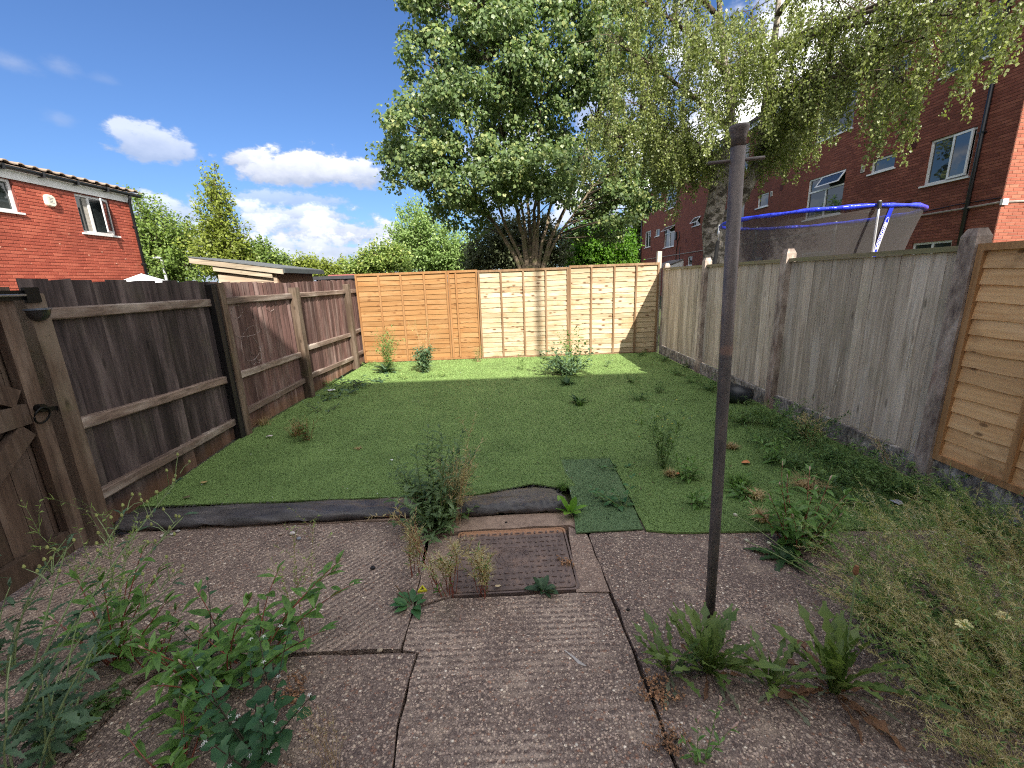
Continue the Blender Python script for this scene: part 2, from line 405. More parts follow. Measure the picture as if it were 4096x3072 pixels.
def brickwall_mat(name, brick1, brick2, mortar, plane='YZ'):
    m, t, b = mat_base(name); tc = t.new('ShaderNodeTexCoord')
    sep = t.new('ShaderNodeSeparateXYZ'); t.put(sep.inputs[0], tc.outputs['Object'])
    cmb = t.new('ShaderNodeCombineXYZ'); t.put(cmb.inputs[0], sep.outputs[1 if plane == 'YZ' else 0]); t.put(cmb.inputs[1], sep.outputs[2])
    bt = t.new('ShaderNodeTexBrick'); t.put(bt.inputs['Vector'], cmb.outputs[0])
    bt.inputs['Color1'].default_value = brick1; bt.inputs['Color2'].default_value = brick2; bt.inputs['Mortar'].default_value = mortar
    bt.inputs['Scale'].default_value = 1.0; bt.inputs['Brick Width'].default_value = 0.225; bt.inputs['Row Height'].default_value = 0.075
    bt.inputs['Mortar Size'].default_value = 0.0055; bt.inputs['Mortar Smooth'].default_value = 0.2; bt.inputs['Bias'].default_value = -0.1
    n = t.noise(tc.outputs['Object'], 1.6, 6, 0.65)
    col = t.mix(t.maprange(n, 0.4, 0.75, 0, 0.4, True), bt.outputs['Color'], tuple(c*0.55 for c in brick1[:3])+(1,))
    n2 = t.noise(tc.outputs['Object'], 30, 4, 0.6)
    col = t.mix(t.maprange(n2, 0.55, 0.8, 0, 0.35), col, tuple(min(1, c*1.7) for c in brick2[:3])+(1,))
    t.put(b.inputs['Base Color'], col); b.inputs['Roughness'].default_value = 0.85; b.inputs['Specular IOR Level'].default_value = 0.25
    h = t.math('ADD', t.math('SUBTRACT', 1.0, bt.outputs['Fac']), t.math('MULTIPLY', n2, 0.3))
    t.put(b.inputs['Normal'], t.bump(h, 0.5, 0.008))
    return m
def brick_mat(name, a, b_, c, rough=0.85):
    if name in MATS: return MATS[name]
    m, t, b = mat_base(name); tc = t.new('ShaderNodeTexCoord'); oi = t.new('ShaderNodeObjectInfo'); geo = t.new('ShaderNodeNewGeometry')
    rr = t.math('FRACT', t.math('ADD', oi.outputs['Random'], geo.outputs['Random Per Island']))
    col = t.ramp(rr, [(0.0, a), (0.55, b_), (1.0, c)])
    n = t.noise(tc.outputs['Object'], 24, 5, 0.65)
    col = t.mix(t.maprange(n, 0.5, 0.8, 0, 0.4), col, tuple(min(1, x*1.6) for x in c[:3])+(1,))
    n3 = t.noise(geo.outputs['Position'], 0.9, 5, 0.65)
    col = t.mix(t.maprange(n3, 0.42, 0.7, 0, 0.45, True), col, tuple(x*0.6 for x in a[:3])+(1,))
    t.put(b.inputs['Base Color'], col); b.inputs['Roughness'].default_value = rough; b.inputs['Specular IOR Level'].default_value = 0.3
    t.put(b.inputs['Normal'], t.bump(n, 0.4, 0.004))
    MATS[name] = m; return m
def glass_mat():
    m, t, b = mat_base('window_glass'); tc = t.new('ShaderNodeTexCoord')
    n = t.noise(tc.outputs['Object'], 1.5, 3)
    t.put(b.inputs['Base Color'], t.ramp(n, [(0.3, (0.012, 0.016, 0.018, 1)), (0.7, (0.045, 0.055, 0.055, 1))]))
    b.inputs['Roughness'].default_value = 0.02; b.inputs['IOR'].default_value = 1.6; b.inputs['Specular IOR Level'].default_value = 0.7
    t.put(b.inputs['Normal'], t.bump(t.noise(tc.outputs['Object'], 3.0, 1), 0.05, 0.02))
    return m
GLASS = glass_mat()
UPVC = plain('white_upvc', (0.72, 0.73, 0.74), 0.35, 0.05, 5)

# ================================================================== GROUND
def jag(poly, amp=0.008, step=0.09):
    """outline with the small irregularities of a broken or hand laid edge"""
    out = []; n = len(poly)
    for i in range(n):
        a, b = Vector(poly[i][:2]), Vector(poly[(i+1) % n][:2]); L = (b-a).length; k = max(1, min(60, int(L/step)))
        nn = Vector((-(b-a).y, (b-a).x)).normalized() if L > 0 else Vector((0, 0))
        for j in range(k):
            o = rnd.uniform(-amp, amp) if j else 0
            out.append(a.lerp(b, j/k)+nn*o)
    return out
def inpoly(x, y, poly):
    x = np.asarray(x); y = np.asarray(y); c = np.zeros(x.shape, bool); n = len(poly)
    for i in range(n):
        x0, y0 = poly[i][0], poly[i][1]; x1, y1 = poly[(i+1) % n][0], poly[(i+1) % n][1]
        cond = ((y0 > y) != (y1 > y)); c ^= cond & (x < (x1-x0)*(y-y0)/((y1-y0) if y1 != y0 else 1e-9)+x0)
    return c
def P2(*pts): return [G(px, py).to_2d() for px, py in pts]

SOIL = plain('dark_soil', lin(70, 56, 46), 0.95, 0.25, 9, 0.5)
ground = MB()
ground.add([(-900, -300, -0.06), (900, -300, -0.06), (900, 1500, -0.06), (-900, 1500, -0.06)], [(0, 1, 2, 3)])
mg, tg, bg_ = mat_base('ground_soil_and_grass'); _tc = tg.new('ShaderNodeTexCoord')
tg.put(bg_.inputs['Base Color'], tg.mix(tg.maprange(tg.noise(_tc.outputs['Object'], 0.4, 6, 0.65), 0.4, 0.6, 0, 1), lin(66, 58, 44), lin(70, 86, 38)))
bg_.inputs['Roughness'].default_value = 0.95
tag(ground.part('ground', mg), kind='structure')

patio = MB()
patio.add([(-4.6, -3.6, -0.035), (3.15, -3.6, -0.035), (3.15, 2.6, -0.035), (-4.6, 2.6, -0.035)], [(0, 1, 2, 3)])
patio_o = tag(patio.part('patio', SOIL), kind='structure')
CA = concrete_mat('aggregate_concrete_centre', 1.95, 0.0, 1.0)
CB = concrete_mat('aggregate_concrete_left', 1.85, R(-48), 0.75)
CC = concrete_mat('aggregate_concrete_right', 1.85, R(20), 0.15)
CD = concrete_mat('mortar_surround', 2.0, 0.3, 0.2, 0.35)
CE = concrete_mat('smooth_worn_concrete', 1.75, 0.0, 0.0, 0.85)
SLABS = []
def slab(poly, m, top=0.0, label=None):
    p = jag(poly, 0.007)
    o = MB().sheet(p, -0.09, top).part('concrete_slab', m, patio_o); SLABS.append((poly, top))
    if label: o['label'] = label
    return o
slab(P2((1660, 2438), (1796, 2394), (2000, 2386), (2296, 2371), (2434, 2374), (2528, 2600), (2640, 2900), (2790, 3300))+[Vector((0.27, -3.58)), Vector((-0.42, -3.58))]+P2((1560, 3300), (1597, 2900), (1640, 2720), (1676, 2612), (1611, 2600)), CA, label='concrete slab with ridged tamping lines in front of the manhole cover')
slab(P2((1700, 2080), (1716, 2160), (1652, 2434), (1600, 2596), (1300, 2606), (690, 2640), (380, 2790))+[Vector((-2.7, 1.15)), Vector((-4.5, 1.1)), Vector((-4.5, 2.45)), Vector((-2.85, 2.45))]+P2((500, 2128)), CB, label='concrete slab with slanting tamping lines left of the manhole cover')
slab(P2((520, 2085), (1700, 2046), (1700, 2076), (510, 2124))+[], CE, 0.004, 'smooth dirty strip of concrete along the black membrane')
slab(P2((1300, 2620), (1664, 2614), (1630, 2730), (1586, 2900), (1548, 3300))+[Vector((-0.45, -3.58)), Vector((-1.6, -3.58))]+P2((330, 2990), (560, 2740), (700, 2655)), CC)
slab([Vector((-1.63, -3.58)), Vector((-4.5, -3.58)), Vector((-4.5, 1.07)), Vector((-2.7, 1.11))]+P2((372, 2800), (545, 2735), (320, 2975)), CB)
slab(P2((2356, 2138), (2448, 2372), (2542, 2600), (2654, 2900), (2805, 3300))+[Vector((0.30, -3.58)), Vector((3.0, -3.58)), Vector((3.0, 2.3))]+P2((3200, 2070), (2500, 2080)), CC, label='concrete slab round the washing line post')
slab(P2((2275, 2106), (2348, 2138), (2438, 2366), (2305, 2368)), CD, label='pale mortar strip beside the manhole cover')
slab(P2((1708, 2076), (2276, 2046), (2346, 2130), (2276, 2100), (1842, 2124), (1706, 2152)), CE, 0.003)
slab(P2((1706, 2156), (1842, 2140), (1805, 2384), (1662, 2430)), CD, label='pale mortar strip under the dry weeds')

# pebbles that stand proud of the worn concrete
def pebbles():
    n = 26000
    x = rng.uniform(-2.4, 2.9, n); y = rng.uniform(0.42, 2.35, n)*1.0
    keep = np.zeros(n, bool)
    for poly, top in SLABS[:1]+SLABS[1:2]+SLABS[3:6]: keep |= inpoly(x, y, poly)
    keep &= rng.random(n) < np.clip(1.5-0.55*y, 0.15, 1)
    x, y = x[keep], y[keep]; n = len(x)
    s = rng.lognormal(math.log(0.0036), 0.34, n); a = rng.uniform(0, 6.28, n); el = rng.uniform(0.6, 1.0, n)
    base = np.array([(math.cos(k*math.pi/3), math.sin(k*math.pi/3), 0) for k in range(6)]+[(0.5*math.cos(k*2.094+.3), 0.5*math.sin(k*2.094+.3), 0.62) for k in range(3)])
    fs = np.array([(0, 1, 6), (1, 2, 7), (2, 3, 7), (3, 4, 8), (4, 5, 8), (5, 0, 6), (1, 7, 6), (3, 8, 7), (5, 6, 8), (6, 7, 8)])
    bx = base[None, :, 0]*s[:, None]; by = base[None, :, 1]*(s*el)[:, None]
    X = x[:, None]+bx*np.cos(a)[:, None]-by*np.sin(a)[:, None]; Y = y[:, None]+bx*np.sin(a)[:, None]+by*np.cos(a)[:, None]
    Z = base[None, :, 2]*(s*0.55)[:, None]-0.0006
    V = np.stack([X, Y, np.broadcast_to(Z, X.shape)], -1).reshape(-1, 3); Fi = (fs[None]+(np.arange(n)*9)[:, None, None]).reshape(-1, 3)
    m, t, b = mat_base('pebbles'); at = t.new('ShaderNodeAttribute'); at.attribute_name = 'tint'
    t.put(b.inputs['Base Color'], t.ramp(at.outputs['Fac'], [(0.0, lin(100, 88, 81)), (0.35, lin(150, 132, 120)), (0.6, lin(176, 158, 142)), (0.82, lin(200, 178, 156)), (0.93, lin(164, 118, 98)), (0.985, lin(214, 206, 192))]))
    b.inputs['Roughness'].default_value = 0.7
    cloud_obj('pebbles', [(V, Fi, np.repeat(rng.random(n), 9))], m, patio_o, 'stuff')
pebbles()

# ---- artificial turf
TURF = [Vector((-3.0, 8.70)), Vector((3.02, 8.70)), Vector((3.02, 2.16))]+P2((3820, 2122), (3500, 2124), (3050, 2132), (2700, 2138), (2584, 2128), (2478, 1910))+P2((2440, 1840), (2245, 1845), (2262, 1900), (2306, 1950), (2230, 1955), (2130, 1940), (1900, 1985), (1560, 1995), (1000, 2016), (520, 2034))+[G(450, 2060).to_2d(), Vector((-2.88, 2.75)), Vector((-3.02, 4.5))]
PATCH = P2((2237, 1836), (2433, 1833), (2474, 1909), (2574, 2122), (2304, 2138), (2290, 2010), (2256, 1890))
def turf_mat(name, a, b_, c):
    m, t, b = mat_base(name); tc = t.new('ShaderNodeTexCoord'); p = tc.outputs['Object']
    n = t.noise(p, 160, 3, 0.7); n2 = t.noise(p, 2.2, 5, 0.6); n3 = t.noise(p, 38, 4, 0.7)
    f = t.math('ADD', t.math('MULTIPLY', n, 0.6), t.math('ADD', t.math('MULTIPLY', n2, 0.25), t.math('MULTIPLY', n3, 0.15)))
    at = t.new('ShaderNodeAttribute'); at.attribute_name = 'tint'
    f = t.math('ADD', f, t.math('MULTIPLY', at.outputs['Fac'], 0.12))
    col = t.ramp(f, [(0.36, a), (0.56, b_), (0.74, c)])
    t.put(b.inputs['Base Color'], col); b.inputs['Roughness'].default_value = 0.55; b.inputs['Specular IOR Level'].default_value = 0.3
    t.put(b.inputs['Normal'], t.bump(n, 0.7, 0.01)); return m
TM = turf_mat('artificial_turf', lin(80, 102, 58), lin(118, 145, 82), lin(150, 176, 110))
TM2 = turf_mat('artificial_turf_patch', lin(70, 93, 60), lin(102, 128, 88), lin(136, 158, 120))
lawn_o = tag(MB().sheet(jag(TURF, 0.003, 0.06), 0.004, 0.016).part('lawn', TM), kind='structure')
patch_o = MB().sheet(jag(PATCH, 0.003, 0.05), 0.006, 0.015).part('turf_patch', TM2, lawn_o)
patch_o['label'] = 'darker shorter offcut of artificial turf laid in the gap'
def blades(poly, dens, h, z0, name, mat, parent):
    xs = [p[0] for p in poly]; ys = [p[1] for p in poly]
    n = int(dens*(max(xs)-min(xs))*(max(ys)-min(ys))); x = rng.uniform(min(xs), max(xs), n); y = rng.uniform(min(ys), max(ys), n)
    k = inpoly(x, y, poly) & (rng.random(n) < np.clip((2.3/np.maximum(y, 2.0))**1.6, 0, 1)); x, y = x[k], y[k]; n = len(x)
    wd = 0.0034*np.clip(y/2.4, 0.9, 4)**1.15*rng.uniform(0.7, 1.3, n)
    ang = rng.uniform(0, 6.283, n); hh = h*rng.uniform(0.55, 1.15, n); ln = rng.uniform(0.2, 1.1, n)*hh; la = rng.normal(2.3, 1.0, n)
    V = np.zeros((n, 3, 3)); dx = np.cos(ang)*wd; dy = np.sin(ang)*wd
    V[:, 0] = np.stack([x-dx, y-dy, np.full(n, z0)], -1); V[:, 1] = np.stack([x+dx, y+dy, np.full(n, z0)], -1)
    V[:, 2] = np.stack([x+np.cos(la)*ln, y+np.sin(la)*ln, z0+hh], -1)
    out = [(V.reshape(-1, 3), np.arange(3*n).reshape(n, 3), np.repeat(rng.random(n), 3))]
    cloud_obj(name, out, mat, parent, 'stuff')
blades(TURF, 19000, 0.0105, 0.014, 'turf_blades', TM, lawn_o)
blades(PATCH, 15000, 0.010, 0.013, 'turf_patch_blades', TM2, lawn_o)

# ---- folded black weed membrane along the front edge of the turf
def membrane():
    m, t, b = mat_base('black_membrane'); tc = t.new('ShaderNodeTexCoord'); p = tc.outputs['Object']
    n = t.noise(t.mapping(p, scale=(0.5, 2, 2)), 7, 6, 0.65)
    col = t.ramp(n, [(0.3, lin(52, 51, 53)), (0.6, lin(90, 87, 88)), (0.8, lin(136, 128, 123))])
    sp = t.new('ShaderNodeSeparateXYZ'); t.put(sp.inputs[0], tc.outputs['Normal'])
    col = t.mix(t.math('MULTIPLY', t.maprange(t.noise(p, 3.0, 6, 0.7), 0.5, 0.75, 0, 0.45, True), 1.0), col, lin(98, 90, 86))
    w = t.new('ShaderNodeTexWave', wave_type='BANDS', bands_direction='DIAGONAL'); t.put(w.inputs['Vector'], p); w.inputs['Scale'].default_value = 90; w.inputs['Distortion'].default_value = 1
    t.put(b.inputs['Base Color'], col); b.inputs['Roughness'].default_value = 0.42; b.inputs['Specular IOR Level'].default_value = 0.5
    t.put(b.inputs['Normal'], t.bump(t.math('ADD', t.math('MULTIPLY', n, 1.0), t.math('MULTIPLY', w.outputs['Fac'], 0.05)), 0.5, 0.02))
    back = [(470, 2062), (640, 2036), (800, 2026), (1000, 2016), (1300, 2004), (1560, 1992), (1760, 1990), (1900, 1984), (2040, 1960), (2140, 1948), (2215, 1958), (2262, 1990)]
    front = [(455, 2128), (600, 2122), (800, 2112), (1000, 2103), (1300, 2088), (1560, 2072), (1760, 2068), (1900, 2066), (2040, 2056), (2140, 2052), (2215, 2050), (2268, 2044)]
    K = 110; rows = 11; V = []
    for i in range(K):
        u = i/(K-1)*(len(back)-1); j = min(int(u), len(back)-2); f = u-j
        bk = G(*back[j], 0.03).lerp(G(*back[j+1], 0.03), f); fr = G(*front[j]).lerp(G(*front[j+1]), f)
        hgt = 0.066+0.006*math.sin(i*0.21)+0.004*math.sin(i*0.73+1)
        if i < 14: hgt *= 0.45+0.55*i/14
        for r in range(rows):
            w_ = r/(rows-1)
            if w_ < 0.72:
                q = w_/0.72; p = bk.lerp(Vector((fr.x, fr.y+0.01, 0)), q); z = 0.032+(hgt-0.026)*(q**0.8)*(1.0-0.12*q)
            else:
                q = (w_-0.72)/0.28; a = q*math.pi*0.62
                p = Vector((fr.x, fr.y+0.01-0.028*math.sin(a), 0)); z = hgt*0.9-(hgt*0.9-0.012)*(1-math.cos(a))/1.37
            cr = 0.006*math.sin(i*0.55+r*1.4+2*math.sin(i*0.11))+0.004*math.sin(i*1.7-r*0.9)
            if 18 < i < 48: cr += 0.010*math.sin((i-r*3.2)*0.5)
            V.append((p.x+cr*0.4, p.y+rnd.uniform(-.001, .001), max(0.01, z+cr*(0.3+w_))))
    Fi = [(i*rows+r, i*rows+r+1, (i+1)*rows+r+1, (i+1)*rows+r) for i in range(K-1) for r in range(rows-1)]
    o = MB().add(V, Fi).part('weed_membrane', m, None, True)
    md = o.modifiers.new('thick', 'SOLIDIFY'); md.thickness = 0.003
    tag(o, 'folded black weed membrane lying along the front edge of the turf', 'weed membrane')
    # frayed hem where the fabric was cut
    fm = MB()
    for _ in range(170):
        i = rnd.choice([rnd.randint(2, 40), rnd.randint(76, 106)]); p = Vector(V[i*rows]); a = rnd.uniform(0.6, 2.5); L = rnd.uniform(0.012, 0.04)
        q = p+Vector((math.cos(a)*L, math.sin(a)*L, rnd.uniform(-0.005, 0.012)))
        fm.tube([p, (p+q)/2+Vector((0, 0, 0.004)), q], [0.0009, 0.0008, 0.0004], 3, False)
    fm.part('frayed_threads', m, o, kind='stuff')
    # dark crumpled end by the gate post
    cm = MB(); c0 = G(440, 2125)
    for _ in range(26):
        p = c0+Vector((rnd.uniform(-0.10, 0.16), rnd.uniform(-0.07, 0.06), 0))
        cm.box(p+Vector((0, 0, rnd.uniform(0.004, 0.03))), (rnd.uniform(.02, .07), rnd.uniform(.02, .05), 0.003), Matrix.Rotation(rnd.uniform(0, 3), 3, 'Z') @ Matrix.Rotation(rnd.uniform(-.6, .6), 3, 'X'))
    cm.part('torn_scraps', plain('torn_black_plastic', lin(34, 36, 42), 0.35, 0.2, 20), o, kind='stuff')
membrane()

# ---- manhole cover
def manhole():
    iron = None
    m, t, b = mat_base('rusty_cast_iron'); tc = t.new('ShaderNodeTexCoord'); p = tc.outputs['Object']
    n = t.noise(p, 9, 7, 0.7); col = t.ramp(n, [(0.3, lin(88, 76, 73)), (0.55, lin(126, 108, 101)), (0.75, lin(150, 122, 104))])
    sp = t.new('ShaderNodeSeparateXYZ'); t.put(sp.inputs[0], p)
    fr = t.math('ADD', sp.outputs[1], t.math('MULTIPLY', t.math('SUBTRACT', t.noise(p, 12, 5), 0.5), 0.09))
    col = t.mix(t.maprange(fr, 0.205, 0.25, 0, 0.75, True), col, lin(190, 140, 104))
    t.put(b.inputs['Base Color'], col); b.inputs['Roughness'].default_value = 0.62; b.inputs['Metallic'].default_value = 0.15
    t.put(b.inputs['Normal'], t.bump(t.noise(p, 90, 4), 0.35, 0.003))
    BL, BR, FR, FL = G(1846, 2138), G(2262, 2114), G(2290, 2352), G(1805, 2372)
    cx = (BL+BR+FR+FL)/4; W_ = ((BR-BL).length+(FR-FL).length)/2; Hh = ((BL-FL).length+(BR-FR).length)/2
    ang = math.atan2((BR-BL).y+(FR-FL).y, (BR-BL).x+(FR-FL).x)
    root = thing('manhole_cover', 'rusty iron manhole cover with lettered ring set in the concrete', 'manhole cover', (cx.x, cx.y, 0))
    rm = Matrix.Rotation(ang, 3, 'Z')
    def w2(x, y, z): return cx+rm @ Vector((x, y, 0))+Vector((0, 0, z))
    def rrect(w, h, r, k=5):
        out = []
        for sx, sy, a0 in ((1, 1, 0), (-1, 1, 90), (-1, -1, 180), (1, -1, 270)):
            for j in range(k+1):
                a = R(a0+90*j/k); out.append((sx*(w/2-r)+r*math.cos(a), sy*(h/2-r)+r*math.sin(a)))
        return out
    fo, fi = rrect(W_+0.035, Hh+0.035, 0.03), rrect(W_+0.012, Hh+0.012, 0.03)
    fm = MB(); n = len(fo)
    vs = [w2(*q, 0.003) for q in fo]+[w2(*q, 0.003) for q in fi]+[w2(*q, -0.05) for q in fi]+[w2(*q, -0.05) for q in fo]
    fs = []
    for i in range(n):
        j = (i+1) % n; fs += [(i, j, n+j, n+i), (n+i, n+j, 2*n+j, 2*n+i), (j, i, 3*n+i, 3*n+j)]
    fm.add(vs, fs).part('iron_frame', m, root)
    cv = MB(); o1, o2 = rrect(W_, Hh, 0.028), rrect(W_-0.008, Hh-0.008, 0.026)
    vs = [w2(*q, -0.03) for q in o1]+[w2(*q, 0.004) for q in o1]+[w2(*q, 0.008) for q in o2]
    fs = [tuple(range(2*n, 3*n))]+[(i, (i+1) % n, n+(i+1) % n, n+i) for i in range(n)]+[(n+i, n+(i+1) % n, 2*n+(i+1) % n, 2*n+i) for i in range(n)]
    cover = cv.add(vs, fs).part('cover_plate', m, root)
    # basket pattern of raised studs
    st = MB(); sm = MB().box((0, 0, 0), (0.026, 0.009, 0.007)).mesh('raised_stud'); sm.materials.append(m)
    nx, ny = 17, 11; px_, py_ = (W_-0.07)/(nx-1), (Hh-0.075)/(ny-1); oxr = -W_*0.0
    k = 0
    for i in range(nx):
        for j in range(ny):
            x, y = -W_/2+0.035+i*px_, -Hh/2+0.035+j*py_
            if (x/0.108)**2+((y-0.0)/0.098)**2 < 1.12: continue
            a = 0 if (i+j) % 2 else 90
            link('raised_stud', sm, None, root, w2(x, y, 0.0105), (0, 0, ang+R(a)), (0.85 if a else 1, 1, 1))
    rg = MB()
    for rx, ry in ((0.100, 0.092), (0.062, 0.056)):
        pts = [w2(rx*math.cos(i*math.pi/24), ry*math.sin(i*math.pi/24), 0.0085) for i in range(49)]
        rg.tube(pts, 0.0034, 6, False)
    rg.part('raised_ring', m, root)
    def letters(txt, name, places, size):
        fm_ = MB()
        for ch, (x, y, a) in zip(txt, places):
            if ch == ' ': continue
            cu = bpy.data.curves.new('glyph', 'FONT'); cu.body = ch; cu.size = size; cu.extrude = 0.0022; cu.align_x = 'CENTER'; cu.align_y = 'CENTER'; cu.offset = 0.0006
            ob = bpy.data.objects.new('glyph', cu); C.objects.link(ob)
            me = bpy.data.meshes.new_from_object(ob.evaluated_get(bpy.context.evaluated_depsgraph_get()))
            r2 = Matrix.Rotation(a, 3, 'Z')
            vs = []
            for v in me.vertices:
                q = r2 @ Vector((v.co.x, v.co.y, 0)); vs.append(w2(x+q.x, y+q.y, 0.009+v.co.z))
            fm_.add(vs, [tuple(p.vertices) for p in me.polygons])
            bpy.data.objects.remove(ob); bpy.data.curves.remove(cu); bpy.data.meshes.remove(me)
        fm_.part(name, m, root)
    top = 'STANTON - STAVELEY'; pl = []
    for i in range(len(top)):
        a = R(178-176*i/(len(top)-1)); pl.append((0.081*math.cos(a), 0.074*math.sin(a), a-math.pi/2))
    letters(top, 'raised_lettering', pl, 0.021)
    bot = 'GRADE C'; pl = []
    for i in range(len(bot)):
        a = R(232+80*i/(len(bot)-1)); pl.append((0.081*math.cos(a), 0.074*math.sin(a), a+math.pi/2))
    letters(bot, 'raised_lettering', pl, 0.022)
    letters('BS497', 'raised_lettering', [(-0.022, 0.0, 0), (0.022, 0.0, 0), (-0.019, -0.026, 0), (0.0, -0.026, 0), (0.019, -0.026, 0)], 0.026)
    hm = MB(); hp = [(-0.013, 0.040), (0.013, 0.040), (0.0, 0.018)]
    hm.tube([w2(*q, 0.009) for q in hp+hp[:1]], 0.0022, 5, False); hm.part('raised_mark', m, root)
    kh = MB(); kh.tube([w2(0.19+0.016*math.cos(i*math.pi/8), 0.010+0.009*math.sin(i*math.pi/8), 0.0085) for i in range(17)], 0.0022, 5, False)
    kh.part('key_hole', m, root)
manhole()

# ================================================================== FENCES
W_DARK = wood('dark_stained_boards', lin(28, 24, 26), lin(78, 67, 67), lin(128, 114, 112), 'Z', 46, 0.6, 0.5, 0.8, 0.36, 0.12, 0.6, low=lin(104, 74, 54))
W_BROWN = wood('faded_brown_boards', lin(52, 38, 37), lin(118, 90, 85), lin(164, 143, 137), 'Z', 50, 0.6, 0.55, 0.8, 0.36, 0.08, 0.6, low=lin(120, 90, 66))
W_RAIL = wood('weathered_rail', lin(74, 61, 55), lin(138, 119, 108), lin(182, 170, 160), 'Y', 50, 0.5, 0.75, 0.85, 0.2, 0.05, 0.8)
W_POST = wood('weathered_post', lin(60, 48, 40), lin(108, 90, 76), lin(138, 124, 110), 'Z', 42, 0.6, 0.6, 0.85, 0.18, 0.35, 0.7)
W_BLACK = wood('black_painted_post', lin(20, 20, 22), lin(40, 38, 40), lin(60, 54, 50), 'Z', 45, 0.2, 0.4, 0.55, 0.05, 0.0, 0.4)
W_GATE = wood('gate_timber', lin(54, 42, 36), lin(100, 82, 70), lin(134, 118, 106), 'Z', 40, 0.7, 0.55, 0.8, 0.25, 0.1, 0.6)
W_GREY = wood('silvered_boards', lin(132, 120, 107), lin(206, 193, 177), lin(228, 220, 209), 'Z', 60, 0.6, 0.5, 0.85, 0.2, 0.25, 0.5, blotch=lin(172, 160, 144))
W_CAP = wood('fence_capping', lin(112, 104, 82), lin(156, 144, 118), lin(130, 132, 94), 'Y', 60, 0.3, 0.6, 0.85, 0.1, 0.3, 0.5)
W_ORANGE = wood('new_orange_slats', lin(132, 94, 56), lin(156, 118, 76), lin(172, 140, 102), 'X', 34, 0.75, 0.4, 0.75, 0.10, 0, 0.45, blotch=lin(136, 92, 50), knotcol=lin(104, 66, 34), kscale=10, ksize=0.24)
W_PALE = wood('bleached_slats', lin(150, 128, 98), lin(190, 172, 144), lin(210, 198, 176), 'X', 30, 0.9, 0.5, 0.8, 0.10, 0, 0.5, blotch=lin(156, 118, 76), knotcol=lin(96, 64, 38), kscale=10, ksize=0.26)
W_BATTO = wood('orange_batten', lin(132, 92, 56), lin(158, 118, 78), lin(166, 134, 96), 'Z', 40, 0.3, 0.4, 0.8, 0.08, 0, 0.4)
W_BATTP = wood('pale_batten', lin(104, 80, 58), lin(142, 114, 86), lin(170, 148, 122), 'Z', 40, 0.3, 0.4, 0.8, 0.08, 0, 0.4)
W_LAPR = wood('shaded_lap_slats', lin(140, 102, 66), lin(184, 144, 100), lin(200, 164, 122), 'Y', 40, 0.75, 0.4, 0.8, 0.10, 0, 0.5, blotch=lin(150, 110, 72), knotcol=lin(92, 62, 38))
W_LAPB = wood('shaded_lap_batten', lin(150, 110, 72), lin(190, 148, 104), lin(176, 140, 100), 'Z', 40, 0.3, 0.4, 0.8, 0.08, 0, 0.4)
IRON = plain('black_iron', lin(24, 24, 26), 0.45, 0.2, 30, 0.3, 0.6)

def vboard_mesh(name, w, t0, t1, h, seed, topjag=0.006):
    """upright board: thick at one edge, thin at the other, local origin at its foot"""
    r = random.Random(seed); j0, j1 = r.uniform(-topjag, topjag), r.uniform(-topjag, topjag); e = [r.uniform(-.003, .003) for _ in range(4)]
    vs = []
    for z, k in ((0, 0), (h*0.5, 1), (h, 2)):
        a, b = (e[k]+0, w+e[3-k])
        za, zb = (z+j0, z+j1) if k == 2 else (z, z)
        vs += [(a, 0, za), (b, 0, zb), (b, t1, zb), (a, t0, za)]
    fs = [(3, 2, 1, 0), (8, 9, 10, 11)]
    for k in (0, 4):
        for i in range(4):
            j = (i+1) % 4; fs.append((k+i, k+j, k+4+j, k+4+i))
    return MB().add(vs, fs).mesh(name)

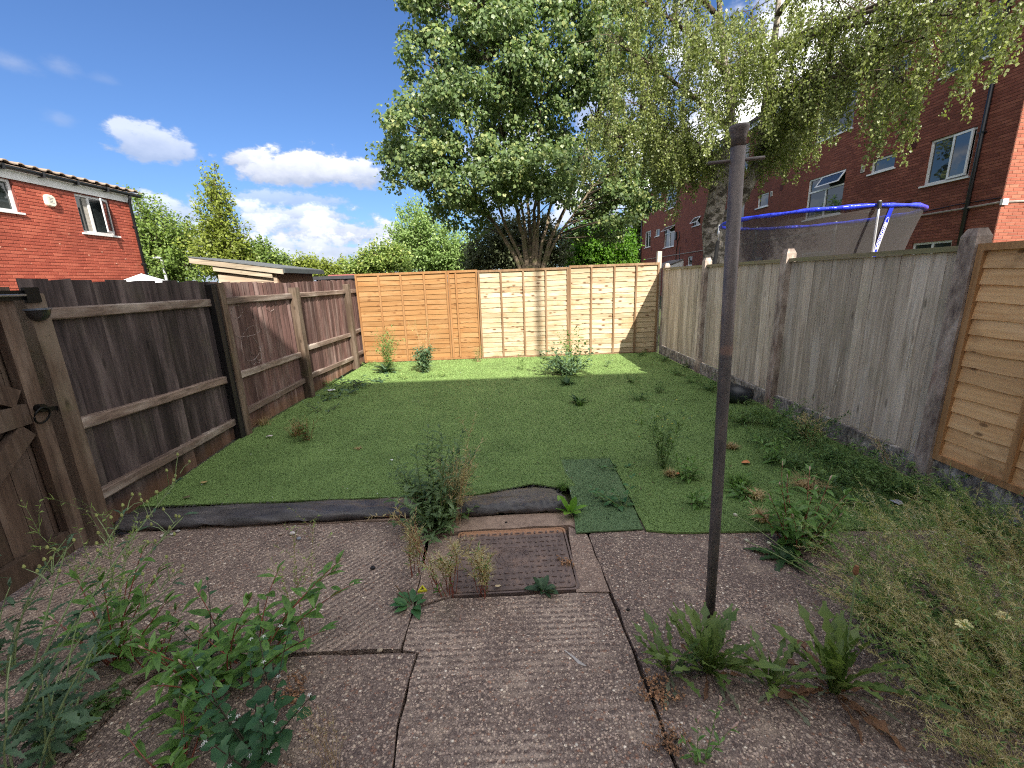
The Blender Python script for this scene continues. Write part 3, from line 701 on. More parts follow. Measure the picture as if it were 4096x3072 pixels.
def left_fence():
    root = thing('board_fence', 'dark brown close board fence with three rails down the left side of the garden', 'fence', (-3.03, 4.46, 0))
    posts = [Vector((-2.80, 2.53)), Vector((-3.02, 4.46)), Vector((-3.01, 6.07)), Vector((-3.06, 8.19)), Vector((-3.07, 8.80))]
    bays = [  # board width, rails z at each end, top z each end, material
        (0.152, [(1.50, 1.48), (0.79, 0.675), (0.285, 0.205)], (1.70, 1.685), W_DARK),
        (0.098, [(1.49, 1.485), (0.675, 0.66), (0.25, 0.275)], (1.685, 1.665), W_BROWN),
        (0.100, [(1.49, 1.49), (0.72, 0.68), (0.30, 0.225)], (1.665, 1.70), W_BROWN),
        (0.100, [(1.49, 1.49), (0.70, 0.70), (0.25, 0.25)], (1.70, 1.70), W_BROWN)]
    for bi, (bw, rails, tops, wm) in enumerate(bays):
        a, b = posts[bi], posts[bi+1]; d = (b-a); L = d.length; d.normalize(); n = Vector((d.y, -d.x))     # n points into the garden
        ang = math.atan2(d.y, d.x)
        ms = [vboard_mesh('board', bw*1.12, 0.004, 0.022, 1.0, 10*bi+k) for k in range(4)]
        for me in ms: me.materials.append(wm)
        k = 0; s = 0.03
        while s < L-0.02:
            w = bw*rnd.uniform(0.93, 1.07); h = tops[0]+(tops[1]-tops[0])*s/L+rnd.uniform(-0.007, 0.007)
            p = a+d*s+n*(-0.052)
            o = link('board', ms[k % 4], None, root, (p.x, p.y, 0.02), (rnd.uniform(-.004, .004), rnd.uniform(-.004, .004), ang+math.pi*0), (w/bw, -1, h-0.02))
            s += w; k += 1
        for (z0, z1) in rails:
            p, q = a+d*0.02+n*(-0.022), b-d*0.0+n*(-0.022)
            m = MB(); K = 8
            # arris-like rail with a worn upper edge
            ring = [(-0.022, -0.036), (0.018, -0.038), (0.024, -0.03), (0.024, 0.028), (0.016, 0.036), (-0.022, 0.038)]
            vs = []
            for i in range(K+1):
                c = p.lerp(q, i/K); z = z0+(z1-z0)*i/K+rnd.uniform(-.003, .003)
                for (u, v) in ring: vs.append((c.x+n.x*u, c.y+n.y*u, z+v+rnd.uniform(-.002, .002)))
            m6 = len(ring)
            fs = [(i*m6+j, i*m6+(j+1) % m6, (i+1)*m6+(j+1) % m6, (i+1)*m6+j) for i in range(K) for j in range(m6)]
            fs += [tuple(reversed(range(m6))), tuple(K*m6+j for j in range(m6))]
            m.add(vs, fs).part('rail', W_RAIL, root)
    def post(p, w, h, mt, lab=None, side=None):
        m = MB(); v = []
        e = lambda: rnd.uniform(-.004, .004)
        for z in (0, 0.6, 1.2, h-0.012, h):
            k = 0.93 if z == h else 1
            for sx, sy in ((-1, -1), (1, -1), (1, 1), (-1, 1)): v.append((p.x+sx*w/2*k+e(), p.y+sy*w/2*k+e(), z))
        fs = [(16, 17, 18, 19)]+[(4*k+i, 4*k+(i+1) % 4, 4*k+4+(i+1) % 4, 4*k+4+i) for k in range(4) for i in range(4)]
        o = m.add(v, fs).part('post', mt, root)
        if lab: o['label'] = lab
        return o
    post(posts[0]+Vector((0.01, -0.01)), 0.105, 1.62, W_POST)
    post(posts[1]+Vector((0.0, -0.045)), 0.085, 1.67, W_BLACK, 'black painted fence post')
    post(posts[1]+Vector((0.012, 0.045)), 0.09, 1.675, W_POST)
    post(posts[2]+Vector((0.01, 0)), 0.105, 1.60, W_POST); post(posts[3]+Vector((0.01, 0)), 0.105, 1.625, W_POST)
    # chalk scribble on the second bay
    ch = plain('chalk', lin(158, 144, 140), 0.9, 0.2, 40); m = MB()
    a, b = posts[1], posts[2]; d = (b-a).normalized(); n = Vector((d.y, -d.x))
    def onb(s, z): q = a+d*s+n*(-0.0305); return Vector((q.x, q.y, z))
    for (c, z, r1, r2, t0, t1, tl) in ((0.52, 0.98, .20, .20, 0.3, 6.0, .3), (0.55, 0.92, .10, .16, 1.5, 7.2, -.4), (0.5, 1.12, .26, .05, 3.2, 6.0, .2), (1.05, 1.40, .12, .08, 0, 5.4, .2), (0.36, 1.36, .10, .07, 1, 6.6, .3), (0.48, .80, .04, .07, 3.1, 6.3, 0), (0.58, .80, .05, .07, 3.1, 6.3, 0)):
        pts = []
        for i in range(22):
            t = t0+(t1-t0)*i/21; pts.append(onb(c+r1*math.cos(t)+tl*r2*math.sin(t)+rnd.uniform(-.006, .006), z+r2*math.sin(t)+rnd.uniform(-.006, .006)))
        m.tube(pts, 0.0022, 3, False)
    m.part('chalk_scribble', ch, root)
    # solar lamp on the gate post
    lp = onX(150, 1240, -2.73); lamp = thing('solar_lamp', 'small half bowl solar wall lamp screwed to the gate post', 'lamp', lp)
    pl = plain('dark_smoked_plastic', lin(48, 46, 46), 0.3, 0.1, 10)
    bm = MB(); K = 14; vs = []; rr = 0.062
    for j, (r_, z) in enumerate(((1, 0), (0.93, -0.3), (0.75, -0.62), (0.45, -0.86), (0.05, -0.95))):
        for i in range(K+1):
            t = -math.pi/2+math.pi*i/K; vs.append((lp.x-0.01+rr*r_*math.cos(t), lp.y+rr*r_*math.sin(t), lp.z+0.07*z))
    fs = [(j*(K+1)+i, j*(K+1)+i+1, (j+1)*(K+1)+i+1, (j+1)*(K+1)+i) for j in range(4) for i in range(K)]
    bm.add(vs, fs).part('bowl', pl, lamp, True)
    tp = MB(); poly = [(lp.x-0.01+0.068*math.cos(-math.pi/2+math.pi*i/K), lp.y+0.068*math.sin(-math.pi/2+math.pi*i/K)) for i in range(K+1)]
    tp.prism(poly, lp.z, lp.z+0.010).part('lid', plain('solar_panel_top', lin(84, 92, 104), 0.25, 0.1, 8), lamp)
left_fence()

def gate():
    # the gate hangs in line with the fence, latch side next to its first post
    a, b = Vector((-2.785, 2.42)), Vector((-2.70, 1.45)); d = (b-a).normalized(); n = Vector((-d.y, d.x))   # into the garden
    if n.x < 0: n = -n
    root = thing('garden_gate', 'ledged and braced wooden garden gate with ring latch at the left edge', 'gate', (a.x, a.y, 0))
    ang = math.atan2(d.y, d.x); rot = Matrix.Rotation(ang, 3, 'Z')
    def bx(name, s0, s1, z0, z1, off, th, mt=W_GATE):
        c = a+d*((s0+s1)/2)+n*off
        m = MB().box((c.x, c.y, (z0+z1)/2), (abs(s1-s0), th, z1-z0), rot); return m.part(name, mt, root)
    L = (b-a).length
    s = 0.0; bmt = W_DARK
    ms = [vboard_mesh('board', 0.112, 0.016, 0.016, 1.0, 90+k, 0.004) for k in range(3)]
    for me in ms: me.materials.append(W_GATE)
    k = 0
    while s < L:
        p = a+d*s+n*(-0.04); link('board', ms[k % 3], None, root, (p.x, p.y, 0.07), (0, 0, ang), (1, -1, 1.56)); s += 0.118; k += 1
    bx('stile', 0.0, 0.095, 0.06, 1.66, 0.0, 0.05)
    bx('ledge', 0.1, L, 0.90, 1.015, 0.0, 0.045); bx('ledge', 0.1, L, 0.06, 0.20, 0.0, 0.045); bx('ledge', 0.1, L, 1.50, 1.61, 0.0, 0.045)
    def brace(s0, z0, s1, z1):
        p, q = a+d*s0, a+d*s1
        MB().beam((p.x, p.y, z0), (q.x, q.y, z1), 0.042, 0.10, (n.x, n.y, 0)).part('brace', W_GATE, root) if False else None
        P_, Q_ = Vector((p.x, p.y, z0)), Vector((q.x, q.y, z1)); dd = (Q_-P_).normalized(); nn = Vector((n.x, n.y, 0)); ww = dd.cross(nn)*0.052
        vs = [P_-ww-nn*.02, P_+ww-nn*.02, Q_+ww-nn*.02, Q_-ww-nn*.02, P_-ww+nn*.019, P_+ww+nn*.019, Q_+ww+nn*.019, Q_-ww+nn*.019]
        MB().add(vs, [(3, 2, 1, 0), (4, 5, 6, 7), (0, 1, 5, 4), (1, 2, 6, 5), (2, 3, 7, 6), (3, 0, 4, 7)]).part('brace', W_GATE, root)
    brace(0.13, 0.87, L, 0.22); brace(0.13, 1.05, L, 1.60)
    # black ring latch, its bar across to the post
    lc = a+d*0.055+n*0.035; zc = 0.955
    m = MB(); pts = []
    for i in range(21):
        t = 2*math.pi*i/20; q = lc+d*(0.045*math.sin(t)+0.015)+n*(0.02+0.012*math.cos(t)); pts.append((q.x, q.y, zc-0.02+0.045*math.cos(t)))
    m.tube(pts, 0.0055, 7, False); m.part('ring_handle', IRON, root)
    m = MB(); m.tube([(lc.x-n.x*.02, lc.y-n.y*.02, zc+0.02), (lc.x+n.x*.025, lc.y+n.y*.025, zc+0.02)], 0.024, 10)
    m.beam((lc.x, lc.y, zc+0.012), ((lc-d*0.19).x, (lc-d*0.19).y, zc-0.03), 0.012, 0.026); m.part('latch', IRON, root)
    # tower bolt at the top
    bc = a+d*0.03+n*0.045; z = onX(30, 1183, bc.x).z; m = MB()
    m.box((bc.x, bc.y, z), (0.17, 0.01, 0.055), rot); m.part('bolt_plate', IRON, root)
    m = MB(); m.tube([((bc+d*.16+n*.012).x, (bc+d*.16+n*.012).y, z), ((bc-d*.07+n*.012).x, (bc-d*.07+n*.012).y, z)], 0.008, 8); m.part('bolt', plain('dull_steel', lin(150, 146, 144), 0.35, 0.1, 20, 0, 0.8), root)
    kp = Vector((-2.765, 2.50)); m = MB(); m.box((kp.x+0.03, kp.y, z), (0.02, 0.075, 0.085)); m.part('bolt_keep', IRON, root)
    y = bc+d*0.13; MB().box((y.x, y.y, z-0.11), (0.05, 0.012, 0.03), rot).part('yellow_tag', plain('yellow_plastic', lin(220, 180, 60), 0.4), root)
gate()

# ---- lap panels at the far end
def hslat_mesh(name, L, h, wavy, seed, t=0.008):
    """horizontal overlapping slat along +X, leaning out at the foot, with a waney lower edge"""
    r = random.Random(seed); K = 18; vs = []; ph = [r.uniform(0, 6.28) for _ in range(4)]
    for i in range(K+1):
        u = i/K; x = u*L
        e = wavy*(math.sin(u*6.3*1.3+ph[0])*.45+math.sin(u*6.3*3.1+ph[1])*.35+math.sin(u*6.3*6.2+ph[2])*.2)
        e2 = wavy*0.3*math.sin(u*6.3*2.2+ph[3])
        vs += [(x, -0.016, e), (x, -0.016+t, e), (x, 0.0+t, h+e2), (x, 0.0, h+e2), (x, -0.010, h*0.42+e*0.4)]
    fs = []
    for i in range(K):
        a, b = 5*i, 5*i+5
        for p, q in ((0, 1), (1, 2), (2, 3), (3, 4), (4, 0)): fs.append((a+q, a+p, b+p, b+q))
    fs += [(0, 1, 2, 3, 4), tuple(5*K+j for j in (4, 3, 2, 1, 0))]
    return MB().add(vs, fs).mesh(name)
def far_fence():
    FY = 8.75
    root = thing('lap_fence', 'sunlit row of pale and orange wooden lap panels across the far end of the garden', 'fence', (0, FY, 0))
    def panel(x0, x1, y, zt, zb, sm, bm, nb, wavy, label, n=17, hor=0.0):
        p = MB(); th = 0.02
        fx = lambda xa, xb, za, zb_, ya, yb: p.box2((xa, ya, za), (xb, yb, zb_))
        fx(x0, x1, zt-0.045, zt, y-0.035, y+0.012); fx(x0, x1, zb, zb+0.045, y-0.030, y+0.010)
        fx(x0, x0+0.035, zb+0.045, zt-0.045, y-0.034, y+0.010); fx(x1-0.035, x1, zb+0.045, zt-0.045, y-0.034, y+0.010)
        pr = p.part('panel', bm, root); pr['label'] = label
        L = x1-x0-0.07; hh = (zt-zb-0.09); ms = [hslat_mesh('slat', L, hh/n*1.16, wavy, 31*k+int(x0*10)) for k in range(6)]
        for me in ms: me.materials.append(sm)
        for i in range(n):
            link('slat', ms[(i*5+rnd.randint(0, 1)) % 6], None, pr, (x0+0.035, y+rnd.uniform(-.001, .001), zb+0.045+hh*i/n), (0, rnd.uniform(-.002, .002), 0))
        for k in range(1, nb):
            x = x0+(x1-x0)*k/nb+rnd.uniform(-.01, .01)
            MB().box((x, y-0.029, (zt+zb)/2), (0.034, 0.022, zt-zb-0.092)).part('batten', bm, pr)
        return pr
    panel(-3.06, -1.22, FY+0.005, 1.815, 0.02, W_ORANGE, W_BATTO, 4, 0.004, 'orange lap panel at the left end, straight edged slats')
    panel(-1.215, -0.615, FY+0.045, 1.815, 0.015, W_ORANGE, W_BATTO, 1, 0.010, 'narrow orange lap panel piece behind the first full one')
    x = -1.05; MB().box((x, FY+0.01, 0.91), (0.034, 0.022, 1.70)).part('batten', W_BATTO, root)
    panel(-0.605, 1.215, FY, 1.80, 0.0, W_PALE, W_BATTP, 4, 0.013, 'bleached lap panel in the middle, wavy edged slats')
    panel(1.225, 3.03, FY, 1.825, -0.01, W_PALE, W_BATTP, 4, 0.016, 'bleached lap panel at the right end, half in shade')
    for x in (-0.61, 1.22):
        MB().box((x, FY+0.085, 0.9), (0.075, 0.075, 1.78)).part('post', W_BATTP, root)
    MB().box((3.055, FY+0.10, 1.02), (0.085, 0.085, 2.04)).part('post', W_GREY, root)
    MB().box((-1.8, FY+0.10, 0.88), (0.075, 0.075, 1.76)).part('post', W_BATTP, root)
far_fence()

# ---- right side: concrete posts, gravel boards, close boarded panels
def conc_post_mat():
    m, t, b = mat_base('weathered_concrete_post'); tc = t.new('ShaderNodeTexCoord'); p = tc.outputs['Object']
    n = t.noise(t.mapping(p, scale=(1, 1, 0.4)), 9, 7, 0.72)
    col = t.ramp(n, [(0.32, lin(92, 78, 73)), (0.5, lin(152, 138, 128)), (0.66, lin(196, 182, 172))])
    n2 = t.noise(t.mapping(p, loc=(3, 3, 3), scale=(1, 1, 0.3)), 5, 5, 0.6)
    col = t.mix(t.maprange(n2, 0.5, 0.7, 0, 0.55, True), col, lin(128, 88, 78))
    n4 = t.voro(p, 55)
    col = t.mix(t.maprange(n4, 0.0, 0.12, 0.6, 0), col, lin(52, 44, 42))
    sp = t.new('ShaderNodeSeparateXYZ'); t.put(sp.inputs[0], p)
    t.put(b.inputs['Base Color'], col); b.inputs['Roughness'].default_value = 0.92
    t.put(b.inputs['Normal'], t.bump(t.math('ADD', n, t.math('MULTIPLY', t.noise(p, 80, 4), 0.4)), 0.6, 0.008)); return m
def gravel_mat():
    m, t, b = mat_base('rough_gravel_board'); tc = t.new('ShaderNodeTexCoord'); p = tc.outputs['Object']
    n = t.noise(t.mapping(p, scale=(1, 1, 0.55)), 16, 7, 0.75)
    col = t.ramp(n, [(0.36, lin(66, 61, 60)), (0.5, lin(128, 122, 117)), (0.64, lin(186, 181, 174))])
    t.put(b.inputs['Base Color'], col); b.inputs['Roughness'].default_value = 0.95
    t.put(b.inputs['Normal'], t.bump(n, 0.8, 0.012)); return m
CPOST, GRAV = conc_post_mat(), gravel_mat()
def right_fence():
    FX = 3.09
    root = thing('panel_fence', 'grey close boarded panels between concrete posts along the right side of the garden', 'fence', (FX, 4.8, 0))
    PY = [6.77, 4.81, 2.90]
    def cpost(y, h, x=FX-0.005, lab=None):
        w = 0.052; vs = []
        for z, k in ((0, 1.08), (h*0.5, 1.0), (h-0.05, 1.0), (h, 0.62)):
            for sx, sy in ((-1, -1), (1, -1), (1, 1), (-1, 1)): vs.append((x+sx*w*k, y+sy*w*k, z))
        fs = [(12, 13, 14, 15)]+[(4*k+i, 4*k+(i+1) % 4, 4*k+4+(i+1) % 4, 4*k+4+i) for k in range(3) for i in range(4)]
        return MB().add(vs, fs).part('concrete_post', CPOST, root)
    for y in PY: cpost(y, 1.815)
    cpost(8.66, 1.80, FX+0.06)
    cpost(0.95, 1.80)
    spans = [(6.82, 8.62), (4.86, 6.72), (2.95, 4.76)]
    ms = [vboard_mesh('board', 0.122, 0.011, 0.013, 1.0, 200+k, 0.0) for k in range(5)]
    for me in ms: me.materials.append(W_GREY)
    for (y0, y1) in spans:
        g = MB(); K = 24; vs = []
        for i in range(K+1):
            y = y0+(y1-y0)*i/K
            for (x, z) in ((FX-0.022, 0), (FX-0.022+rnd.uniform(-.003, .003), 0.172), (FX+0.02, 0.176), (FX+0.02, 0)): vs.append((x, y, z))
        fs = [(4*i+j, 4*i+(j+1) % 4, 4*i+4+(j+1) % 4, 4*i+4+j) for i in range(K) for j in range(4)]+[(0, 1, 2, 3), tuple(4*K+j for j in (3, 2, 1, 0))]
        g.add(vs, fs).part('gravel_board', GRAV, root)
        pm = MB()
        for z in (0.30, 0.95, 1.55): pm.box((FX+0.028, (y0+y1)/2, z), (0.03, y1-y0-0.01, 0.05))
        pr = pm.part('panel', W_GREY, root)
        n = 15; bw = (y1-y0)/n
        for i in range(n):
            link('board', ms[(i*3+rnd.randint(0, 1)) % 5], None, pr, (FX+0.004+rnd.uniform(-.0035, .0035), y1-bw*i-0.001, 0.186), (0, 0, -math.pi/2), (bw/0.122*0.985, 1, 1.488))
        MB().box((FX-0.002, (y0+y1)/2, 1.695), (0.055, y1-y0, 0.036)).part('capping_rail', W_CAP, pr)
    # the newer lap panel next to the house, in shade
    y0, y1 = 1.0, 2.845
    g = MB().box2((FX-0.022, y0, 0), (FX+0.02, y1, 0.215)); g.part('gravel_board', GRAV, root)
    x = FX-0.005; p = MB(); zb, zt = 0.22, 1.715
    p.box2((x-.034, y0, zt-.045), (x+.012, y1, zt)); p.box2((x-.034, y0, zb), (x+.012, y1, zb+.045)); p.box2((x-.034, y0, zb+.045), (x+.01, y0+.035, zt-.045)); p.box2((x-.034, y1-.04, zb+.045), (x+.01, y1, zt-.045))
    pr = p.part('panel', W_LAPB, root); pr['label'] = 'newer orange brown lap panel nearest the camera, in shade'
    n = 13; hh = zt-zb-0.09; L = y1-y0-0.075
    W_LAPX = wood('shaded_lap_slats_lengthwise', lin(196, 150, 102), lin(228, 188, 138), lin(236, 202, 158), 'X', 40, 0.75, 0.4, 0.8, 0.10, 0, 0.5, blotch=lin(128, 94, 62), knotcol=lin(92, 62, 38))
    ms2 = [hslat_mesh('slat', L, hh/n*1.16, 0.009, 400+k) for k in range(5)]
    for me in ms2: me.materials.append(W_LAPX)
    for i in range(n): link('slat', ms2[(i*3) % 5], None, pr, (x, y1-0.04, zb+.045+hh*i/n), (0, 0, -math.pi/2))
    for k in (1, 2, 3):
        MB().box((x-.029, y1-(y1-y0)*k/4, (zt+zb)/2), (.022, .034, zt-zb-.092)).part('batten', W_LAPB, pr)
    # white drips of bird lime and old paint on the nearest grey panel
    dm = MB()
    for (pts) in ([(3648, 1380), (3640, 1430), (3633, 1462)], [(3652, 1295), (3645, 1335), (3632, 1420), (3622, 1470), (3610, 1475)], [(3358, 1470), (3350, 1530)], [(3343, 1540), (3330, 1592)]):
        q = [onX(px, py, FX-0.0145) for px, py in pts]
        dm.tube(q, [0.004]*(len(q)-1)+[0.002], 4)
    dm.part('white_drips', plain('white_drip', lin(205, 200, 190), 0.7), root)
right_fence()

# ---- washing line post
def line_post():
    b = G(2835, 2530); top = Vector((0.815, 1.618, 2.085)); d = top-b
    root = thing('washing_line_post', 'dark steel washing line post standing in the concrete among dandelions', 'washing line post', b)
    m, t, bs = mat_base('painted_steel_tube'); tc = t.new('ShaderNodeTexCoord'); p = tc.outputs['Object']
    n = t.noise(t.mapping(p, scale=(1, 1, 0.35)), 22, 7, 0.7); sp = t.new('ShaderNodeSeparateXYZ'); t.put(sp.inputs[0], p)
    col = t.ramp(n, [(0.3, lin(68, 66, 67)), (0.55, lin(98, 93, 91)), (0.75, lin(124, 110, 100))])
    band = t.math('MULTIPLY', t.maprange(t.math('ABSOLUTE', t.math('SUBTRACT', sp.outputs[2], 1.31)), 0.012, 0.03, 1, 0, True), t.maprange(t.noise(p, 14, 4), 0.42, 0.55, 0, 0.8))
    col = t.mix(band, col, lin(140, 112, 98))
    upper = t.maprange(sp.outputs[2], 1.30, 1.33, 0, 0.5)
    col = t.mix(upper, col, t.ramp(n, [(0.3, lin(84, 74, 71)), (0.7, lin(132, 116, 108))]))
    t.put(bs.inputs['Base Color'], col); bs.inputs['Roughness'].default_value = 0.52; bs.inputs['Metallic'].default_value = 0.15
    t.put(bs.inputs['Normal'], t.bump(t.noise(p, 120, 4, 0.6), 0.5, 0.003))
    pt = lambda s: b+d*s
    MB().tube([pt(0)-Vector((0, 0, 0.05)), pt(.3), pt(.6), pt(.97)], [0.0205, 0.0222, 0.0234, 0.0244], 24).part('tube', m, root, True)
    MB().tube([pt(.968), pt(.984), pt(.990), pt(.996), pt(1.0)], [0.0246, 0.0248, 0.029, 0.0325, 0.032], 24).part('flared_cap', m, root, True)
    c = pt(0.945); MB().tube([c+Vector((-0.096, 0.012, 0.002)), c+Vector((0.092, -0.005, 0.010))], 0.0062, 10).part('line_bar', m, root, True)
    # a bit of frayed white line at the foot
    f = G(2790, 2560); MB().tube([f+Vector((0.0, 0.0, 0.02)), f+Vector((-.01, 0.01, 0.07)), f+Vector((-.03, 0.02, 0.11)), f+Vector((-.028, 0.03, 0.15))], 0.002, 5).part('frayed_line', plain('pale_cord', lin(176, 178, 186), 0.8), root)
line_post()

# ================================================================== BUILDINGS
def wall_rects(u0, u1, v0, v1, holes):
    us = sorted({u0, u1, *[h[0] for h in holes], *[h[1] for h in holes]}); vs = sorted({v0, v1, *[h[2] for h in holes], *[h[3] for h in holes]})
    us = [u for u in us if u0 <= u <= u1]; vs = [v for v in vs if v0 <= v <= v1]; out = []
    for i in range(len(us)-1):
        for j in range(len(vs)-1):
            cu, cv = (us[i]+us[i+1])/2, (vs[j]+vs[j+1])/2
            if not any(h[0] < cu < h[1] and h[2] < cv < h[3] for h in holes): out.append((us[i], us[i+1], vs[j], vs[j+1]))
    return out
class Face:
    """an upright wall plane: u runs along it, v is height, n points out of the building"""
    def __init__(s, o, u, n): s.o, s.u, s.n = Vector(o), Vector(u), Vector(n)
    def p(s, u, v, d=0.0): return s.o+s.u*u+Vector((0, 0, v))+s.n*d
    def quad(s, m, u0, u1, v0, v1, d=0.0): m.add([s.p(u0, v0, d), s.p(u1, v0, d), s.p(u1, v1, d), s.p(u0, v1, d)], [(0, 1, 2, 3)])
    def bar(s, m, u0, u1, v0, v1, d0, d1):
        q = [(u0, v0), (u1, v0), (u1, v1), (u0, v1)]
        m.add([s.p(*c, d0) for c in q]+[s.p(*c, d1) for c in q], [(3, 2, 1, 0), (4, 5, 6, 7), (0, 1, 5, 4), (1, 2, 6, 5), (2, 3, 7, 6), (3, 0, 4, 7)])
    def wall(s, m, u0, u1, v0, v1, holes, depth=0.09):
        for r in wall_rects(u0, u1, v0, v1, holes): s.quad(m, *r)
        for (a, b, c, d) in holes:
            for (p0, p1) in (((a, c), (b, c)), ((b, c), (b, d)), ((b, d), (a, d)), ((a, d), (a, c))):
                m.add([s.p(*p0, 0), s.p(*p1, 0), s.p(*p1, -depth), s.p(*p0, -depth)], [(0, 1, 2, 3)])
def bricks(face, u0, u1, v0, v1, holes, mat, parent, nsingle, order, bl=0.225, bh=0.075, joint=0.010, proud=0.006, stuffname='brick'):
    """courses of separate bricks standing proud of the mortar; the ones that show largest are objects"""
    todo = []
    k0 = int(math.floor(v0/bh)); k = k0
    while k*bh < v1-0.02:
        z0 = max(v0, k*bh)+joint/2; z1 = min(v1, (k+1)*bh)-joint/2; u = math.floor(u0/bl)*bl-(bl/2 if k % 2 else 0)
        while u < u1:
            a, b = max(u0, u)+joint/2, min(u1, u+bl)-joint/2; u += bl
            segs = [(a, b)]
            for (h0, h1, h2, h3) in holes:
                if h2 < z1 and h3 > z0:
                    ns = []
                    for (p, q) in segs:
                        if q <= h0 or p >= h1: ns.append((p, q))
                        else:
                            if p < h0-0.02: ns.append((p, h0-0.004))
                            if q > h1+0.02: ns.append((h1+0.004, q))
                    segs = ns
            for (p, q) in segs:
                if q-p > 0.03 and z1-z0 > 0.015: todo.append((p, q, z0, z1))
        k += 1
    todo.sort(key=order)
    full = MB(); face_n = face.n
    def local(m, L, H):
        e = 0.003; q = [(-L/2, -H/2), (L/2, -H/2), (L/2, H/2), (-L/2, H/2)]; q2 = [(-L/2+e, -H/2+e), (L/2-e, -H/2+e), (L/2-e, H/2-e), (-L/2+e, H/2-e)]
        vs = [face.u*a+Vector((0, 0, b))-face_n*0.002 for a, b in q]+[face.u*a+Vector((0, 0, b))+face_n*proud for a, b in q2]
        return m.add(vs, [(4, 5, 6, 7), (0, 1, 5, 4), (1, 2, 6, 5), (2, 3, 7, 6), (3, 0, 4, 7)])
    cache = {}
    rest = MB()
    for i, (p, q, z0, z1) in enumerate(todo):
        L, H = q-p, z1-z0; d = rnd.uniform(-0.0015, 0.002)
        if i < nsingle:
            key = (round(L, 3), round(H, 3))
            if key not in cache: cache[key] = local(MB(), L, H).mesh('brick'); cache[key].materials.append(mat)
            link('brick', cache[key], None, parent, face.p((p+q)/2, (z0+z1)/2, d))
        else:
            m2 = local(MB(), L, H); c = face.p((p+q)/2, (z0+z1)/2, d)
            rest.add([Vector(v)+c for v in m2.v], m2.f)
    if rest.v: rest.part('brickwork', mat, parent, kind='stuff')
    return len(todo)
def window(face, root, u0, u1, v0, v1, mull=(), trans=(), sash=None, sill=True, label=None, depth=0.06, fw=0.055, sash_cols=None, curtain=None):
    """white frame in the opening, its panes, its sill, a sash standing open"""
    fr = MB()
    d0, d1 = -depth-0.05, -depth+0.012
    face.bar(fr, u0, u1, v1-fw, v1, d0, d1); face.bar(fr, u0, u1, v0, v0+fw, d0, d1)
    face.bar(fr, u0, u0+fw, v0+fw, v1-fw, d0, d1); face.bar(fr, u1-fw, u1, v0+fw, v1-fw, d0, d1)
    for (u, a, b) in mull: face.bar(fr, u-fw*.5, u+fw*.5, a, b, d0+.004, d1-.003)
    for (v, a, b) in trans: face.bar(fr, a, b, v-fw*.5, v+fw*.5, d0+.002, d1-.0015)
    fo = fr.part('window', UPVC, root)
    if label: fo['label'] = label
    us = [u0+fw*.5]+sorted(m[0] for m in mull)+[u1-fw*.5]
    pn = MB(); face.quad(pn, u0+fw, u1-fw, v0+fw, v1-fw, -depth-0.025); pn.part('pane', GLASS, fo)
    if sash:
        for (a, b, c, e, how, ang) in (sash if isinstance(sash, list) else [sash]):
            # how: 'top' hinged along its head, 'left' / 'right' hinged at a side (in u)
            s_ = MB(); w = 0.05
            bars = [(a, b, e-w, e), (a, b, c, c+w), (a, a+w, c+w, e-w), (b-w, b, c+w, e-w)]
            pane_ = MB()
            def turn(u, v, d):
                if how == 'top': t = e-v; return face.p(u, e-t*math.cos(ang)+d*math.sin(ang)*0, d*math.cos(ang)+t*math.sin(ang)+d1)
                t = (u-a) if how == 'left' else (b-u)
                uu = a+t*math.cos(ang) if how == 'left' else b-t*math.cos(ang)
                return face.p(uu, v, t*math.sin(ang)+d*math.cos(ang)+d1)
            for (p, q, r_, z) in bars:
                cs = [(p, r_), (q, r_), (q, z), (p, z)]
                s_.add([turn(*c2, 0.0) for c2 in cs]+[turn(*c2, 0.04) for c2 in cs], [(3, 2, 1, 0), (4, 5, 6, 7), (0, 1, 5, 4), (1, 2, 6, 5), (2, 3, 7, 6), (3, 0, 4, 7)])
            s_.part('open_sash', UPVC, fo)
            cs = [(a+w, c+w), (b-w, c+w), (b-w, e-w), (a+w, e-w)]
            pane_.add([turn(*c2, 0.022) for c2 in cs], [(0, 1, 2, 3)]); pane_.part('pane', GLASS, fo)
    if curtain:
        for (a, b) in curtain:
            cm = MB(); K = 14; vs = []
            for i in range(K+1):
                u = a+(b-a)*i/K; dd = -depth-0.0225+0.0  # gathered cloth close behind the glass, seen as its folds
                vs += [face.p(u, v0+fw, -depth-0.021+0.004*math.sin(i*1.9)), face.p(u, v1-fw, -depth-0.021+0.004*math.sin(i*1.9+.4))]
            cm.add(vs, [(2*i, 2*i+2, 2*i+3, 2*i+1) for i in range(K)]).part('curtain', plain('pale_curtain', lin(150, 146, 140), 0.9, 0.1, 8), fo)
    if sill:
        sl = MB(); face.bar(sl, u0-0.06, u1+0.06, v0-0.045, v0-0.002, -0.03, 0.055); sl.part('sill', UPVC, fo)
    return fo

